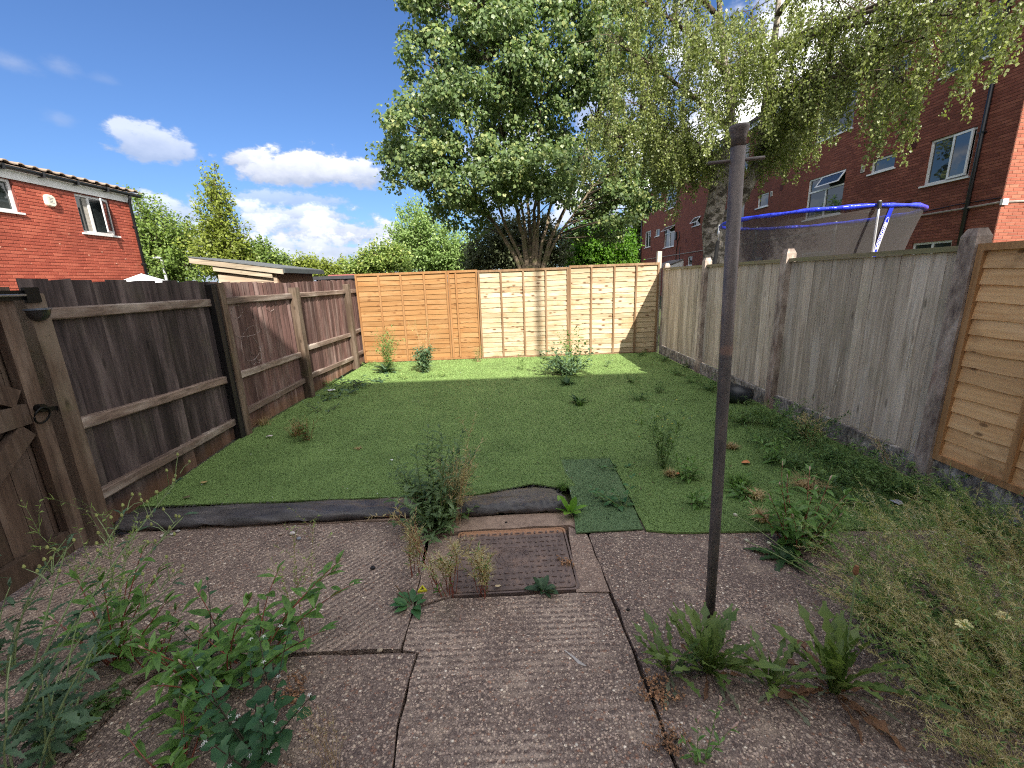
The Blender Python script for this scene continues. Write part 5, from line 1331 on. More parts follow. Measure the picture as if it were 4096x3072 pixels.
# ================================================================== TREES
BARK = None
def bark_mat(name, a, b_, c=None, cs=6.0):
    m, t, b = mat_base(name); tc = t.new('ShaderNodeTexCoord'); p = tc.outputs['Object']
    n = t.noise(t.mapping(p, scale=(1, 1, 0.25)), 16, 6, 0.7); col = t.ramp(n, [(0.3, a), (0.7, b_)])
    if c is not None:
        n2 = t.noise(t.mapping(p, scale=(1, 1, 1.8)), cs, 5, 0.65); col = t.mix(t.maprange(n2, 0.48, 0.56, 0, 0.85, True), col, c)
    t.put(b.inputs['Base Color'], col); b.inputs['Roughness'].default_value = 0.9
    t.put(b.inputs['Normal'], t.bump(n, 0.9, 0.03)); return m
BK_SYC = bark_mat('grey_brown_bark', lin(80, 69, 57), lin(150, 133, 112), lin(104, 100, 70), 3.0)
BK_BIRCH = bark_mat('birch_bark', lin(118, 110, 98), lin(178, 170, 158), lin(58, 52, 40), 4.0)
BK_DARK = bark_mat('thin_dark_bark', lin(50, 42, 34), lin(88, 76, 62))

def bez(a, b, c, n=8):
    a, b, c = Vector(a), Vector(b), Vector(c); return [a*(1-t)**2+b*2*t*(1-t)+c*t*t for t in [i/n for i in range(n+1)]]
def taper(r0, r1, n): return [r0+(r1-r0)*(i/n)**0.8 for i in range(n+1)]

def blob_points(blobs, n, shell=0.55):
    """points spread through overlapping ellipsoids, more towards their outsides"""
    vol = np.array([b[3]*b[4]*b[5] for b in blobs])**0.75; vol /= vol.sum(); k = rng.choice(len(blobs), n, p=vol)
    B = np.array(blobs)[k]; d = unit(n); r = np.where(rng.random(n) < shell, rng.uniform(0.78, 1.0, n), rng.random(n)**(1/3))
    return B[:, :3]+d*B[:, 3:6]*r[:, None], d
def sycamore():
    Y = 16.5; base = onY(2128, 1080, Y); base.z = 0
    root = thing('sycamore_tree', 'big broad leaved tree with many stems rising behind the middle of the lap fence', 'tree', base)
    def W(px, py, dy=0): return onY(px, py, Y+dy)
    s = Y/FPX*1.0
    bl = []
    def blob(px, py, rx, ry, dy=0, rd=1.6):
        c = W(px, py, dy); bl.append((c.x, c.y, c.z, rx*s, rd, ry*s))
    for a in [(1800, 60, 170, 150, 0), (2080, 40, 220, 200, -1), (2360, 80, 190, 190, 0), (1760, 300, 130, 130, 0), (1960, 260, 200, 170, -1.8), (2230, 260, 210, 180, -1.2), (2470, 330, 160, 160, 0.4),
              (1610, 530, 85, 75, 0, 0.9), (1700, 560, 120, 150, -0.8), (1880, 520, 180, 150, -1.8), (2100, 480, 180, 140, 0.6), (2350, 520, 170, 130, 0.5), (1680, 700, 110, 100, -0.4), (1820, 700, 140, 110, -1.4),
              (2010, 680, 130, 85, -1.8), (2560, 620, 120, 120, 0.6), (2500, 760, 110, 110, 1.0), (1880, 840, 90, 80, -0.6, 1.0), (2400, 900, 120, 80, 0.8, 1.0), (2300, 760, 120, 110, 1.2), (1790, 790, 110, 90, -1.4, 1.1), (1930, 740, 140, 95, -1.9, 1.2), (2110, 660, 150, 90, -2.0, 1.2), (2290, 690, 130, 100, -1.8, 1.2), (2440, 820, 110, 90, -1.0, 1.1), (2590, 740, 90, 90, .6, 1.1), (1620, 640, 90, 80, -.3, 1.0), (1820, -250, 200, 200, 0), (2150, -300, 330, 220, 0), (1900, -120, 250, 160, -1),(2350, -150, 240, 180, 0)]: blob(*a)
    # stems
    tips = [(1800, 330, -1), (1930, 120, -1.2), (2060, 180, 0.8), (2180, 60, -0.4), (2300, 200, 0.8), (2430, 330, 0.2), (1780, 600, -0.6), (2480, 600, 0.8), (2120, -150, 0), (1950, -60, 0.6)]
    m = MB(); stems = []
    foot = [(2060, 985), (2090, 940), (2118, 930), (2135, 935), (2175, 945), (2215, 930), (2040, 990), (2225, 960), (2150, 930), (2105, 930)]
    for i, ((tx, ty, dy), (fx, fy)) in enumerate(zip(tips, foot)):
        a = Vector((base.x+rnd.uniform(-.12, .12), base.y+rnd.uniform(-.15, .15), 0.1)); mid = W(fx+(fx-2128)*0.8, fy-120, dy*0.35); t = W(tx, ty, dy)
        p1 = bez(a, W(2128+(fx-2128)*0.35, 1060, 0), W(fx, fy, dy*0.15), 5); p2 = bez(p1[-1], mid, t, 12); pts = p1+p2[1:]
        pts = [p+Vector((rnd.uniform(-.03, .03), rnd.uniform(-.03, .03), 0)) for p in pts]
        r0 = rnd.uniform(0.075, 0.125); m.tube(pts, taper(r0, 0.02, len(pts)-1), 8); stems += pts[5:]
    m.tube([(base.x, base.y, -0.1), (base.x, base.y, 0.6), tuple(W(2125, 1060))], [0.5, 0.42, 0.28], 12)
    m.part('trunk', BK_SYC, root, True)
    P, dd = blob_points(bl, 860, 0.62)
    SP = np.array([tuple(p) for p in stems]); bm = MB()
    for q in P[::2]:
        dist = np.linalg.norm(SP-q, axis=1)+np.where(SP[:, 2] > q[2]-0.2, 3.0, 0); j = int(dist.argmin()); a = SP[j]
        if np.linalg.norm(a-q) > 4.5: continue
        mid = (a+q)/2+np.array([0, 0, 0.25]); bm.tube(bez(a, mid, q, 4), taper(0.035, 0.008, 4), 4, False)
    bm.part('branches', BK_DARK, root, True)
    # sprays of drooping leaves round each point
    n = len(P); k = 140; cr = rng.uniform(0.26, 0.66, n)
    off = unit(n*k)*(rng.random(n*k)**0.5)[:, None]*np.repeat(cr, k)[:, None]*np.array([1, 1, 0.72]); Q = np.repeat(P, k, 0)+off
    D = nrm(off*0.8+unit(n*k)*0.7+np.array([0, 0, -0.75])); U = nrm(off+np.array([0.15, -0.35, 0.9])+unit(n*k)*0.55)
    cloud_obj('crown', [leaf_cloud(Q, D, U, 0.062+0.082*rng.random(n*k)**1.3, 'maple')], leafmat('sycamore_leaf', lin(56, 77, 46), lin(98, 118, 72), lin(146, 152, 96), 0.36, 0.42, 0.9, 0.5, gain=1.3), root)
sycamore()

def birch():
    Y = 11.0; base = onY(2858, 1010, Y); base.z = 0
    root = thing('birch_tree', 'weeping silver birch with white forked trunk in front of the brick flats', 'tree', base)
    W = lambda px, py, dy=0: onY(px, py, Y+dy)
    m = MB()
    left = [base+Vector((0, 0, -.1)), W(2858, 1015), W(2848, 900), W(2868, 800), W(2880, 700), W(2895, 640), W(2915, 560, -.1), W(2925, 420, -.3), W(2900, 250, -.5), W(2880, 80, -.6), W(2870, -200, -.6)]
    m.tube(left, [0.30, 0.26, 0.235, 0.21, 0.195, 0.17, 0.11, 0.085, 0.07, 0.055, 0.035], 12)
    right = [W(2866, 960), W(2905, 880), W(2960, 800), W(3015, 700, -.1), W(3040, 620, -.2), W(3052, 520, -.3), W(3065, 400, -.4), W(3090, 250, -.5), W(3110, 60, -.6), W(3130, -200, -.7)]
    m.tube(right, [0.17, 0.16, 0.15, 0.14, 0.125, 0.105, 0.085, 0.07, 0.055, 0.035], 10)
    m.part('trunk', BK_BIRCH, root, True)
    limbs = [  # (start on trunk, bend, tip, radius)
        ((2893, 650, 0), (2780, 570, -.5), (2560, 430, -1.0), .085), ((2885, 690, 0), (2800, 590, -.4), (2420, 540, -.6), .07), ((2920, 520, -.1), (2750, 350, -.4), (2480, 180, -.8), .08), ((2905, 300, -.4), (2760, 100, -.6), (2520, -20, -1), .07),
        ((3040, 620, -.2), (3180, 480, -1.0), (3330, 330, -2.2), .085), ((3048, 560, -.2), (3200, 420, -.8), (3480, 260, -2.6), .08), ((3060, 450, -.4), (3260, 250, -1.4), (3700, 150, -3.6), .08), ((3085, 280, -.5), (3300, 60, -1.6), (3760, -60, -3.8), .08), ((3015, 700, -.1), (3080, 610, -.3), (3160, 470, -.2), .05),
        ((2925, 420, -.3), (3000, 250, -.2), (3010, 40, .2), .06), ((3110, 60, -.6), (3250, -150, -1.5), (3500, -200, -2.5), .07), ((2880, 80, -.6), (2700, -150, -.8), (2500, -180, -1), .06), ((2900, 610, 0), (2720, 640, .5), (2650, 640, .8), .05), ((3052, 520, -.3), (3150, 600, -.6), (3200, 540, -1), .035),
        ((3070, 380, -.4), (3350, 260, -2.4), (3620, 330, -3.6), .05), ((3095, 200, -.5), (3500, 40, -3), (3900, 60, -4.2), .06), ((3098, 180, -.5), (3600, -40, -3.4), (4080, -40, -4.6), .05)]
    b = MB(); anchors = []
    for (s, c, t, r) in limbs:
        pts = bez(W(*s), W(*c), W(*t), 12); b.tube(pts, taper(r, 0.014, 12), 6, False)
        for i in range(3, 13): anchors.append((pts[i], i/12))
    tw = MB(); heads = []
    for p, f in anchors:
        for _ in range(5 if p.x < 5.6 else 3):
            d = Vector(unit(1)[0]); d.z = abs(d.z)*0.6; q = p+d*rnd.uniform(0.3, 1.0); tw.tube([p, (p+q)/2+Vector((0, 0, .1)), q], [0.012, 0.008, 0.004], 3, False); heads += [q, (p+q)/2]
    b.part('limbs', BK_DARK, root, True); 
    # hanging strands of small leaves
    PP, DD = [], []; st = MB()
    extra = [W(px+rnd.uniform(-40, 40), py+rnd.uniform(-30, 30), dy+rnd.uniform(-.5, .5)) for (px, py, dy, k) in ((2660, 640, .6, 16), (2700, 760, .5, 8), (2730, 560, .4, 10), (3350, 330, -2.4, 14), (3230, 420, -1.6, 10), (3560, 330, -3.2, 14), (3640, 400, -3.4, 10), (3520, 420, -3.2, 10), (3420, 200, -2.2, 12), (3700, 240, -3.6, 12), (3820, 130, -4, 10), (3960, 60, -4.3, 14), (3880, 200, -4, 8), (4060, 60, -4.4, 10), (3480, 130, -3, 12), (3300, 120, -2, 10), (3260, 250, -1.5, 10), (2450, 330, -.8, 14), (2380, 450, -.7, 12), (2480, 560, -.6, 10), (2360, 620, -.4, 8), (2560, 130, -.9, 12), (2700, 420, -.8, 14), (2860, 300, -1.2, 12), (3000, 200, -1.2, 12), (2620, 300, -1.2, 14), (2780, 180, -1.2, 14), (2900, 60, -1.9, 16), (2950, 260, -1.9, 16), (2850, 420, -1.9, 16), (2760, 60, -1.8, 12), (3060, 120, -1.9, 14), (3120, 300, -1.7, 12), (2920, 480, -1.5, 10), (2700, 560, -1.2, 12), (2560, 480, -1.2, 10), (3150, 150, -1.8, 14), (3200, 40, -2, 14), (3080, 380, -1.6, 10), (3200, 300, -1.8, 12), (3060, 250, -1.7, 12), (2980, 60, -1.8, 12)) for _ in range(k)]
    for h in heads+extra:
        L = rnd.uniform(0.3, 0.95); k = int(L*84); sw = Vector((rnd.uniform(-.15, .15), rnd.uniform(-.15, .15), 0))
        pts = [h+sw*(i/5)+Vector((rnd.uniform(-.02, .02), 0, -L*(i/5)**0.9)) for i in range(6)]
        st.tube(pts, [0.004, 0.003, 0.003, 0.002, 0.002, 0.001], 3, False)
        ts = rng.random(k); i0 = np.minimum((ts*5).astype(int), 4); fr = ts*5-i0; PA = np.array([tuple(p) for p in pts])
        PP.append(PA[i0]*(1-fr[:, None])+PA[i0+1]*fr[:, None]+rng.normal(size=(k, 3))*0.035)
    tw.v and tw.part('twigs', BK_DARK, root); st.part('hanging_twigs', BK_DARK, root)
    Q = np.concatenate(PP); n = len(Q); D = nrm(unit(n)*0.9+np.array([0, 0, -0.8])); U = nrm(unit(n)+np.array([0.2, -0.4, 0.6]))
    cloud_obj('crown', [leaf_cloud(Q, D, U, rng.uniform(0.034, 0.064, n), 'small', 1.05)], leafmat('birch_leaf', lin(78, 90, 48), lin(132, 140, 86), lin(176, 174, 116), 0.4, 0.4, 0.8, 0.5), root)
birch()

LV = {}
def far_tree(name, label, px, py, y, blobs, ntw, lpt, lsz, mat, trunk_r=0.12, up=0.35, tl=(0.7, 1.5), group=None, stem_top=None, kind='oval', spire=None):
    """a tree or bush beyond the gardens: stems, twigs that give a ragged outline, leaves along every twig"""
    base = onY(px, py, y); base.z = 0
    root = thing(name, label, 'bush' if 'bush' in name or 'hedge' in name else 'tree', base, group); s = y/FPX
    bl = [];
    for (bx, by, rx, ry) in blobs:
        c = onY(bx, by, y); bl.append((c.x, c.y, c.z, rx*s, min(rx, ry)*s*0.8+0.3, ry*s))
    tm = MB(); top = onY(stem_top[0], stem_top[1], y) if stem_top else Vector((bl[0][0], bl[0][1], bl[0][2]))
    axis = bez(base, Vector((base.x, base.y, top.z*0.5)), top, 10); tm.tube(axis, taper(trunk_r, 0.012, 10), 7)
    P, dd = blob_points(bl, ntw, 0.5); AX = np.array([tuple(p) for p in axis]); Qs, Ds, Us = [], [], []
    for q, d in zip(P, dd):
        j = int((np.linalg.norm(AX-q, axis=1)+np.where(AX[:, 2] > q[2]+.1, 2, 0)).argmin()); a = AX[j]
        L = rng.uniform(*tl); dirv = nrm(d*0.9+np.array([0, 0, up])+rng.normal(size=3)*0.25); e = q+dirv*L*0.45
        st_ = q-dirv*L*0.55
        tm.tube([a, (Vector(a)+Vector(st_))/2+Vector((0, 0, .05)), st_, e], [trunk_r*0.3, trunk_r*0.18, 0.012, 0.004], 3, False)
        t = rng.random(lpt)**0.8; Qs.append(st_+np.outer(t, e-st_)+rng.normal(size=(lpt, 3))*lsz*0.9)
        Ds.append(nrm(dirv*0.5+unit(lpt)*0.8+np.array([0, 0, -0.3]))); Us.append(nrm(unit(lpt)*0.7+np.array([0.25, -0.45, 0.85])))
    if spire:
        for (tx, ty, cnt) in spire:
            e = np.array(onY(tx, ty, y)); j = int(np.linalg.norm(AX-e, axis=1).argmin()); j = max(0, j-3); a = AX[j]
            tm.tube([a, (a+e)/2+rng.normal(size=3)*.1, e], [0.04, 0.02, 0.006], 4, False); t = rng.random(cnt)**0.8
            Qs.append(a+np.outer(t, e-a)+rng.normal(size=(cnt, 3))*lsz*(1.5-t[:, None])); Ds.append(nrm(unit(cnt)*0.8+np.array([0, 0, .2]))); Us.append(nrm(unit(cnt)*.7+np.array([.25, -.45, .85])))
    tm.part('trunk' if trunk_r > 0.08 else 'stems', BK_DARK, root)
    Q, D, U = np.concatenate(Qs), np.concatenate(Ds), np.concatenate(Us)
    cloud_obj('crown', [leaf_cloud(Q, D, U, rng.uniform(0.7, 1.25, len(Q))*lsz, kind, 1.15)], mat, root)
L_CHERRY = leafmat('far_leaf_mid', lin(62, 84, 34), lin(112, 134, 64), lin(160, 168, 96), 0.35, 0.5, 0.5, gain=1.15)
L_YELLOW = leafmat('far_leaf_yellowish', lin(84, 98, 34), lin(138, 150, 66), lin(176, 176, 92), 0.4, 0.5, 0.5, gain=1.1)
L_PALE = leafmat('far_leaf_pale', lin(78, 102, 52), lin(126, 150, 88), lin(168, 184, 122), 0.4, 0.5, 0.5, gain=1.25)
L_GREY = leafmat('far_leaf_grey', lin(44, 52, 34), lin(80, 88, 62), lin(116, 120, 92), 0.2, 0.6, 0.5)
L_FRESH = leafmat('far_leaf_fresh', lin(58, 96, 26), lin(110, 152, 48), lin(160, 184, 80), 0.45, 0.5, 0.5, gain=1.15)
far_tree('cherry_tree', 'loose green tree rising between the red house and the tall pointed tree', 640, 1100, 25, [(640, 960, 110, 90), (620, 1050, 130, 90), (720, 1060, 130, 70), (580, 880, 60, 70), (740, 960, 70, 45)], 330, 46, 0.15, L_CHERRY, 0.16, 0.3, (0.9, 2.0), spire=[(560, 810, 60), (640, 800, 60), (700, 870, 60), (780, 860, 60), (810, 900, 50), (835, 965, 40)])
far_tree('pointed_tree', 'tall narrow pointed tree with yellowish leaves behind the wooden shed', 890, 1080, 23, [(880, 990, 80, 80), (900, 1040, 110, 60), (880, 880, 55, 90), (850, 780, 30, 60)], 210, 46, 0.14, L_YELLOW, 0.13, 1.0, (0.9, 1.7), stem_top=(858, 660), spire=[(858, 652, 90), (820, 690, 70), (780, 730, 70), (765, 800, 60), (905, 770, 60), (940, 850, 60), (1000, 905, 60), (960, 900, 60), (800, 900, 70), (745, 880, 40)])
far_tree('low_bush', 'rounded green bush just right of the pointed tree over the shed roof', 1060, 1075, 24, [(1040, 1040, 70, 40), (1010, 1000, 40, 40), (1090, 1050, 40, 25)], 110, 40, 0.15, L_CHERRY, 0.06, 0.5, (0.5, 1.1))
far_tree('distant_hedge', 'low distant hedge with yellowish tops between the shed and the orange panel', 1280, 1095, 55, [(1180, 1075, 70, 22), (1270, 1078, 80, 20), (1370, 1082, 80, 22), (1460, 1075, 60, 22), (1230, 1055, 40, 20)], 300, 30, 0.28, L_YELLOW, 0.07, 0.9, (0.8, 2.0), spire=[(1375, 1025, 70), (1378, 1035, 60), (1245, 1030, 26), (1300, 1040, 24)])
far_tree('round_bush', 'rounded pale green bush standing over the left orange panel', 1530, 1080, 32, [(1530, 1020, 70, 35), (1500, 1055, 70, 35), (1570, 1045, 60, 45), (1440, 1070, 50, 22)], 210, 42, 0.17, L_CHERRY, 0.07, 0.6, (0.6, 1.4))
far_tree('ash_sapling', 'pale green open tree left of the big trunk above the fence', 1710, 1080, 38, [(1700, 980, 120, 85), (1790, 1010, 100, 70), (1640, 1030, 70, 50), (1740, 1050, 150, 40), (1660, 900, 60, 70), (1850, 1030, 60, 60)], 460, 46, 0.20, L_PALE, 0.14, 0.8, (1.1, 2.7), spire=[(1590, 810, 70), (1640, 800, 60), (1540, 900, 60), (1535, 945, 50), (1700, 830, 60), (1760, 850, 60), (1830, 860, 50)])
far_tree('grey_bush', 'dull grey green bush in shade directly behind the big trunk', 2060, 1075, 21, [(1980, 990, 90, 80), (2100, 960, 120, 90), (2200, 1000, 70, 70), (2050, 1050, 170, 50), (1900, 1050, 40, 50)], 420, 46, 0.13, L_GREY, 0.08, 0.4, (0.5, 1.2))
far_tree('hawthorn_bush', 'bright fresh green bush right of the big trunk above the pale panels', 2380, 1075, 24, [(2320, 990, 80, 80), (2430, 980, 100, 80), (2350, 1050, 110, 40), (2480, 1040, 70, 60), (2420, 900, 70, 40)], 420, 48, 0.14, L_FRESH, 0.08, 0.4, (0.6, 1.3))
far_tree('corner_tree', 'darker leafy tree against the far corner of the brick flats', 2540, 1070, 40, [(2540, 950, 50, 120), (2520, 1030, 60, 60), (2560, 850, 30, 60)], 260, 44, 0.2, L_CHERRY, 0.14, 0.4, (0.8, 1.6))

# ================================================================== WEEDS
def leaf_mesh(name, prof, n=8, droop=0.25, fold=0.18, seed=0, wave=0.0, rise=0.1):
    """one leaf, stalk at the origin, one unit long along +Y"""
    r = random.Random(seed); vs, fs = [], []
    for i in range(n+1):
        t = i/n; w = max(0.004, prof(t)); z = rise*t-droop*t*t; wl, wr = w*r.uniform(.88, 1.12), w*r.uniform(.88, 1.12); wob = wave*math.sin(t*17+seed)
        bx = 0.03*math.sin(t*3+seed)
        vs += [(bx-wl, t-0.02*abs(wl), z+fold*wl+wob), (bx, t, z), (bx+wr, t-0.02*abs(wr), z+fold*wr-wob)]
    for i in range(n):
        a, b = 3*i, 3*i+3; fs += [(a, a+1, b+1, b), (a+1, a+2, b+2, b+1)]
    return MB().add(vs, fs).mesh(name, smooth=True)
saw = lambda x: (x % 1.0)
P_LANCE = lambda t: 0.15*math.sin(math.pi*min(1, t**0.85))**0.9+0.004
P_OVATE = lambda t: 0.30*math.sin(math.pi*min(1, (t-0.15)/0.85 if t > .15 else 0)**0.75)*(1+0.12*math.sin(t*20))+0.012
P_SPAT = lambda t: (0.02+0.19*math.sin(math.pi*min(1, t**1.5)))*(1+0.0*t)
P_DAND = lambda t: (0.014+0.066*t**1.0*(1.0 if t < .86 else max(0.05, (1-t)/0.14)))*(1.45-1.15*saw(t*6.0+.2))
P_PINN = lambda t: (0.02+0.16*math.sin(math.pi*t**0.9))*(1.25-1.05*saw(t*7.0))
P_DOCK = lambda t: 0.012 if t < .2 else 0.24*math.sin(math.pi*((t-.2)/.8)**0.8)+0.01
def leafset(nm, prof, n, mat, k=4, **kw):
    out = []
    for i in range(k):
        me = leaf_mesh('leaf', prof, n, seed=i*7+len(nm), droop=kw.get('droop', .25)*(0.5+0.4*i), fold=kw.get('fold', .18), wave=kw.get('wave', 0), rise=kw.get('rise', .1)); me.materials.append(mat); out.append(me)
    return out
ML_RED = leafmat('redshank_leaf', lin(70, 100, 46), lin(110, 144, 72), lin(136, 164, 90), 0.32, 0.42, 3, 0.45, spots=lin(50, 70, 46), gain=1.65)
ML_NIGHT = leafmat('nightshade_leaf', lin(46, 76, 48), lin(74, 108, 70), None, 0.25, 0.45, 3)
ML_BLUE = leafmat('sow_thistle_leaf', lin(50, 72, 52), lin(88, 112, 82), lin(118, 138, 106), 0.2, 0.5, 3)
ML_DAND = leafmat('dandelion_leaf', lin(74, 94, 48), lin(122, 138, 80), lin(158, 166, 122), 0.28, 0.4, 3)
ML_GREYD = leafmat('dandelion_old_leaf', lin(92, 98, 76), lin(128, 130, 110), lin(150, 140, 116), 0.15, 0.6, 3, gain=1.2)
ML_DEADL = leafmat('dead_leaf', lin(96, 70, 52), lin(150, 112, 82), lin(176, 134, 100), 0.1, 0.7, 3)
ML_PLANT = leafmat('plantain_leaf', lin(50, 86, 50), lin(84, 122, 74), None, 0.2, 0.45, 3)
ML_BRIGHT = leafmat('bright_leaf', lin(86, 126, 46), lin(128, 164, 66), None, 0.35, 0.4, 3)
ML_SMALL = leafmat('small_weed_leaf', lin(56, 80, 42), lin(100, 126, 68), lin(146, 160, 100), 0.25, 0.5, 3)
ML_DARKW = leafmat('dark_weed_leaf', lin(34, 58, 30), lin(66, 96, 48), lin(110, 132, 74), 0.22, 0.5, 3)
ML_PODG = leafmat('green_seed_pods', lin(84, 104, 54), lin(120, 136, 78), lin(162, 166, 110), 0.35, 0.55, 2, gain=1.9)
ML_PODS = leafmat('straw_seed_pods', lin(124, 114, 84), lin(166, 154, 118), lin(200, 192, 158), 0.35, 0.6, 2, gain=1.9)
MS_GREEN = plain('green_stem', lin(104, 126, 66), 0.6, 0.15, 20); MS_PALE = plain('pale_green_stem', lin(128, 146, 98), 0.6, 0.12, 20)
MS_PALEG = plain('straw_green_stem', lin(168, 166, 112), 0.6, 0.15, 20); MS_RED = plain('reddish_stem', lin(140, 78, 62), 0.6, 0.2, 14); MS_STRAW = plain('straw_stem', lin(170, 142, 106), 0.75, 0.15, 20); MS_DARK = plain('purplish_stem', lin(66, 62, 50), 0.6, 0.2, 20)
WHITE_PETAL = plain('white_petal', (0.75, 0.75, 0.7), 0.6, 0.03); YELLOW_PETAL = plain('yellow_petal', lin(226, 206, 70), 0.6, 0.08, 40); PINK_BUD = plain('pinkish_flower_spike', lin(196, 166, 150), 0.7, 0.15, 60); BUD = plain('green_yellow_bud', lin(150, 158, 92), 0.6, 0.15, 30)
LS_RED = leafset('r', P_LANCE, 8, ML_RED, 4, droop=.42, rise=.2, fold=.25); LS_NIGHT = leafset('n', P_OVATE, 8, ML_NIGHT, 4, droop=.3, fold=.2)
LS_BLUE = leafset('bl', P_PINN, 15, ML_BLUE, 4, droop=.5, fold=.3, rise=.2, wave=.02); LS_DAND = leafset('da', P_DAND, 19, ML_DAND, 5, droop=.28, fold=.22, wave=.016, rise=.08)
LS_GREYD = leafset('gd', P_DAND, 19, ML_GREYD, 4, droop=.5, fold=.3, wave=.02); LS_DEAD = leafset('dd', P_DAND, 17, ML_DEADL, 3, droop=.2, fold=.8, wave=.05)
LS_PLANT = leafset('pl', P_DOCK, 9, ML_PLANT, 4, droop=.3, fold=.2, rise=.2, wave=.01); LS_BRIGHT = leafset('br', P_SPAT, 8, ML_BRIGHT, 3, droop=.35, fold=.25, rise=.1)
LS_ROS = leafset('ro', P_SPAT, 8, ML_BLUE, 4, droop=.35, fold=.25, rise=.15, wave=.02)

def aim(d, up):
    d = Vector(d).normalized(); u = Vector(up); x = d.cross(u)
    if x.length < 1e-4: x = d.cross(Vector((1, 0.2, 0)))
    x.normalize(); z = x.cross(d); return Matrix((x, d, z)).transposed().to_quaternion()
def put_leaf(root, ls, p, d, L, up=None, name='leaf'):
    me = ls[rnd.randrange(len(ls))]
    u = up or Vector((rnd.uniform(-.3, .3), rnd.uniform(-.3, .3), 1))
    return link(name, me, None, root, p, aim(d, u), (L*rnd.uniform(.85, 1.15), L, L))
def path(base, top, bow, n=7):
    a, b = Vector(base), Vector(top); mid = (a+b)/2+Vector(bow); return bez(a, mid, b, n)
def leafy(name, label, px, py, stems, ls, Lr, gap, mat_stem, group=None, r=0.004, spike=None, petal=None, first=0.12, size_top=0.5, tilt=0.35):
    """stems given as (dx, dy, height, bow x, bow y) in metres from the foot; every leaf its own object"""
    base = G(px, py); root = thing(name, label, 'weed', base, group); sm = MB(); fl = MB()
    ph = rnd.uniform(0, 6)
    for (dx, dy, h, bx, by, ox, oy) in stems:
        a = base+Vector((ox, oy, -0.01)); pts = path(a, a+Vector((dx, dy, h)), (bx, by, h*0.1), 9); n = len(pts)-1
        sm.tube(pts, taper(r, r*0.4, n), 5, False); Lt = sum((pts[i+1]-pts[i]).length for i in range(n)); s = first*Lt
        while s < Lt:
            f = s/Lt*n; i = min(int(f), n-1); p = pts[i].lerp(pts[i+1], f-i); t = s/Lt; td = (pts[i+1]-pts[i]).normalized(); ph += 2.4+rnd.uniform(-.3, .3)
            o = Vector((math.cos(ph), math.sin(ph), 0)); d = (o+td*tilt+Vector((0, 0, rnd.uniform(-.1, .25)))).normalized(); L = rnd.uniform(*Lr)*(1-(1-size_top)*t)*(0.7+0.3*min(1, t*5))
            put_leaf(root, ls, p, d, L); s += gap*rnd.uniform(.7, 1.3)
        tip = pts[-1]
        for _ in range(2): put_leaf(root, ls, tip, (td+Vector((rnd.uniform(-.6, .6), rnd.uniform(-.6, .6), .2))), Lr[0]*.55)
        if spike:
            q = tip+td*0.035+Vector((rnd.uniform(-.01, .01), 0, 0.0)); MB().tube([tip, tip+td*0.012, tip+td*.024, q], [0.001, .0042, .0042, .001], 6).part('flower_spike', PINK_BUD, root)
        if petal and rnd.random() < .6:
            for _ in range(petal-2):
                j = rnd.randint(3, n); c = pts[j]+Vector((rnd.uniform(-.04, .04), rnd.uniform(-.04, .04), rnd.uniform(.0, .04)))
                for k in range(5):
                    a5 = k*1.2566; fl.add([c, c+Vector((math.cos(a5-.3)*.005, math.sin(a5-.3)*.005, .002)), c+Vector((math.cos(a5)*.010, math.sin(a5)*.010, 0)), c+Vector((math.cos(a5+.3)*.005, math.sin(a5+.3)*.005, .002))], [(0, 1, 2, 3)])
    sm.part('stem', mat_stem, root)
    if fl.v: fl.part('flower', WHITE_PETAL, root, kind='stuff')
    return root
def stems(n, spread, h0, h1, lean=(0, 0), foot=0.05):
    out = []
    for _ in range(n):
        a = rnd.uniform(0, 6.28); s = spread*rnd.uniform(.3, 1); out.append((math.cos(a)*s+lean[0], math.sin(a)*s+lean[1], rnd.uniform(h0, h1), rnd.uniform(-.03, .03)-lean[0]*.25, rnd.uniform(-.03, .03)-lean[1]*.25, math.cos(a)*foot*rnd.random(), math.sin(a)*foot*rnd.random()))
    return out
def rosette(name, label, px, py, ls, n, Lr, elev, group=None, extra=None, spikes=0, z=0.0):
    base = G(px, py, z); root = thing(name, label, 'weed', base, group)
    a = rnd.uniform(0, 6)
    for i in range(n):
        a += 2.4+rnd.uniform(-.35, .35); e = R(rnd.uniform(*elev)); d = Vector((math.cos(a)*math.cos(e), math.sin(a)*math.cos(e), math.sin(e)))
        put_leaf(root, ls, base+Vector((math.cos(a)*.008, math.sin(a)*.008, 0.004)), d, rnd.uniform(*Lr), Vector((-math.cos(a)*.5*math.sin(e), -math.sin(a)*.5*math.sin(e), 1)) if e < 1.2 else None)
    for (ls2, n2, L2, el2) in (extra or []):
        for i in range(n2):
            a += 2.1+rnd.uniform(-.5, .5); e = R(rnd.uniform(*el2)); put_leaf(root, ls2, base+Vector((math.cos(a)*.02, math.sin(a)*.02, .006)), (math.cos(a)*math.cos(e), math.sin(a)*math.cos(e), math.sin(e)), rnd.uniform(*L2))
    if spikes:
        m = MB()
        for i in range(spikes):
            t = base+Vector((rnd.uniform(-.09, -.01), rnd.uniform(-.03, .05), rnd.uniform(.09, .13))); m.tube([base, (base+t)/2+Vector((0, 0, .01)), t*0.75+base*.25, t], [0.0015, .0015, .004, .002], 5)
        m.part('seed_spike', plain('brown_spike', lin(92, 78, 60), 0.8, .2, 60), root)
    return root
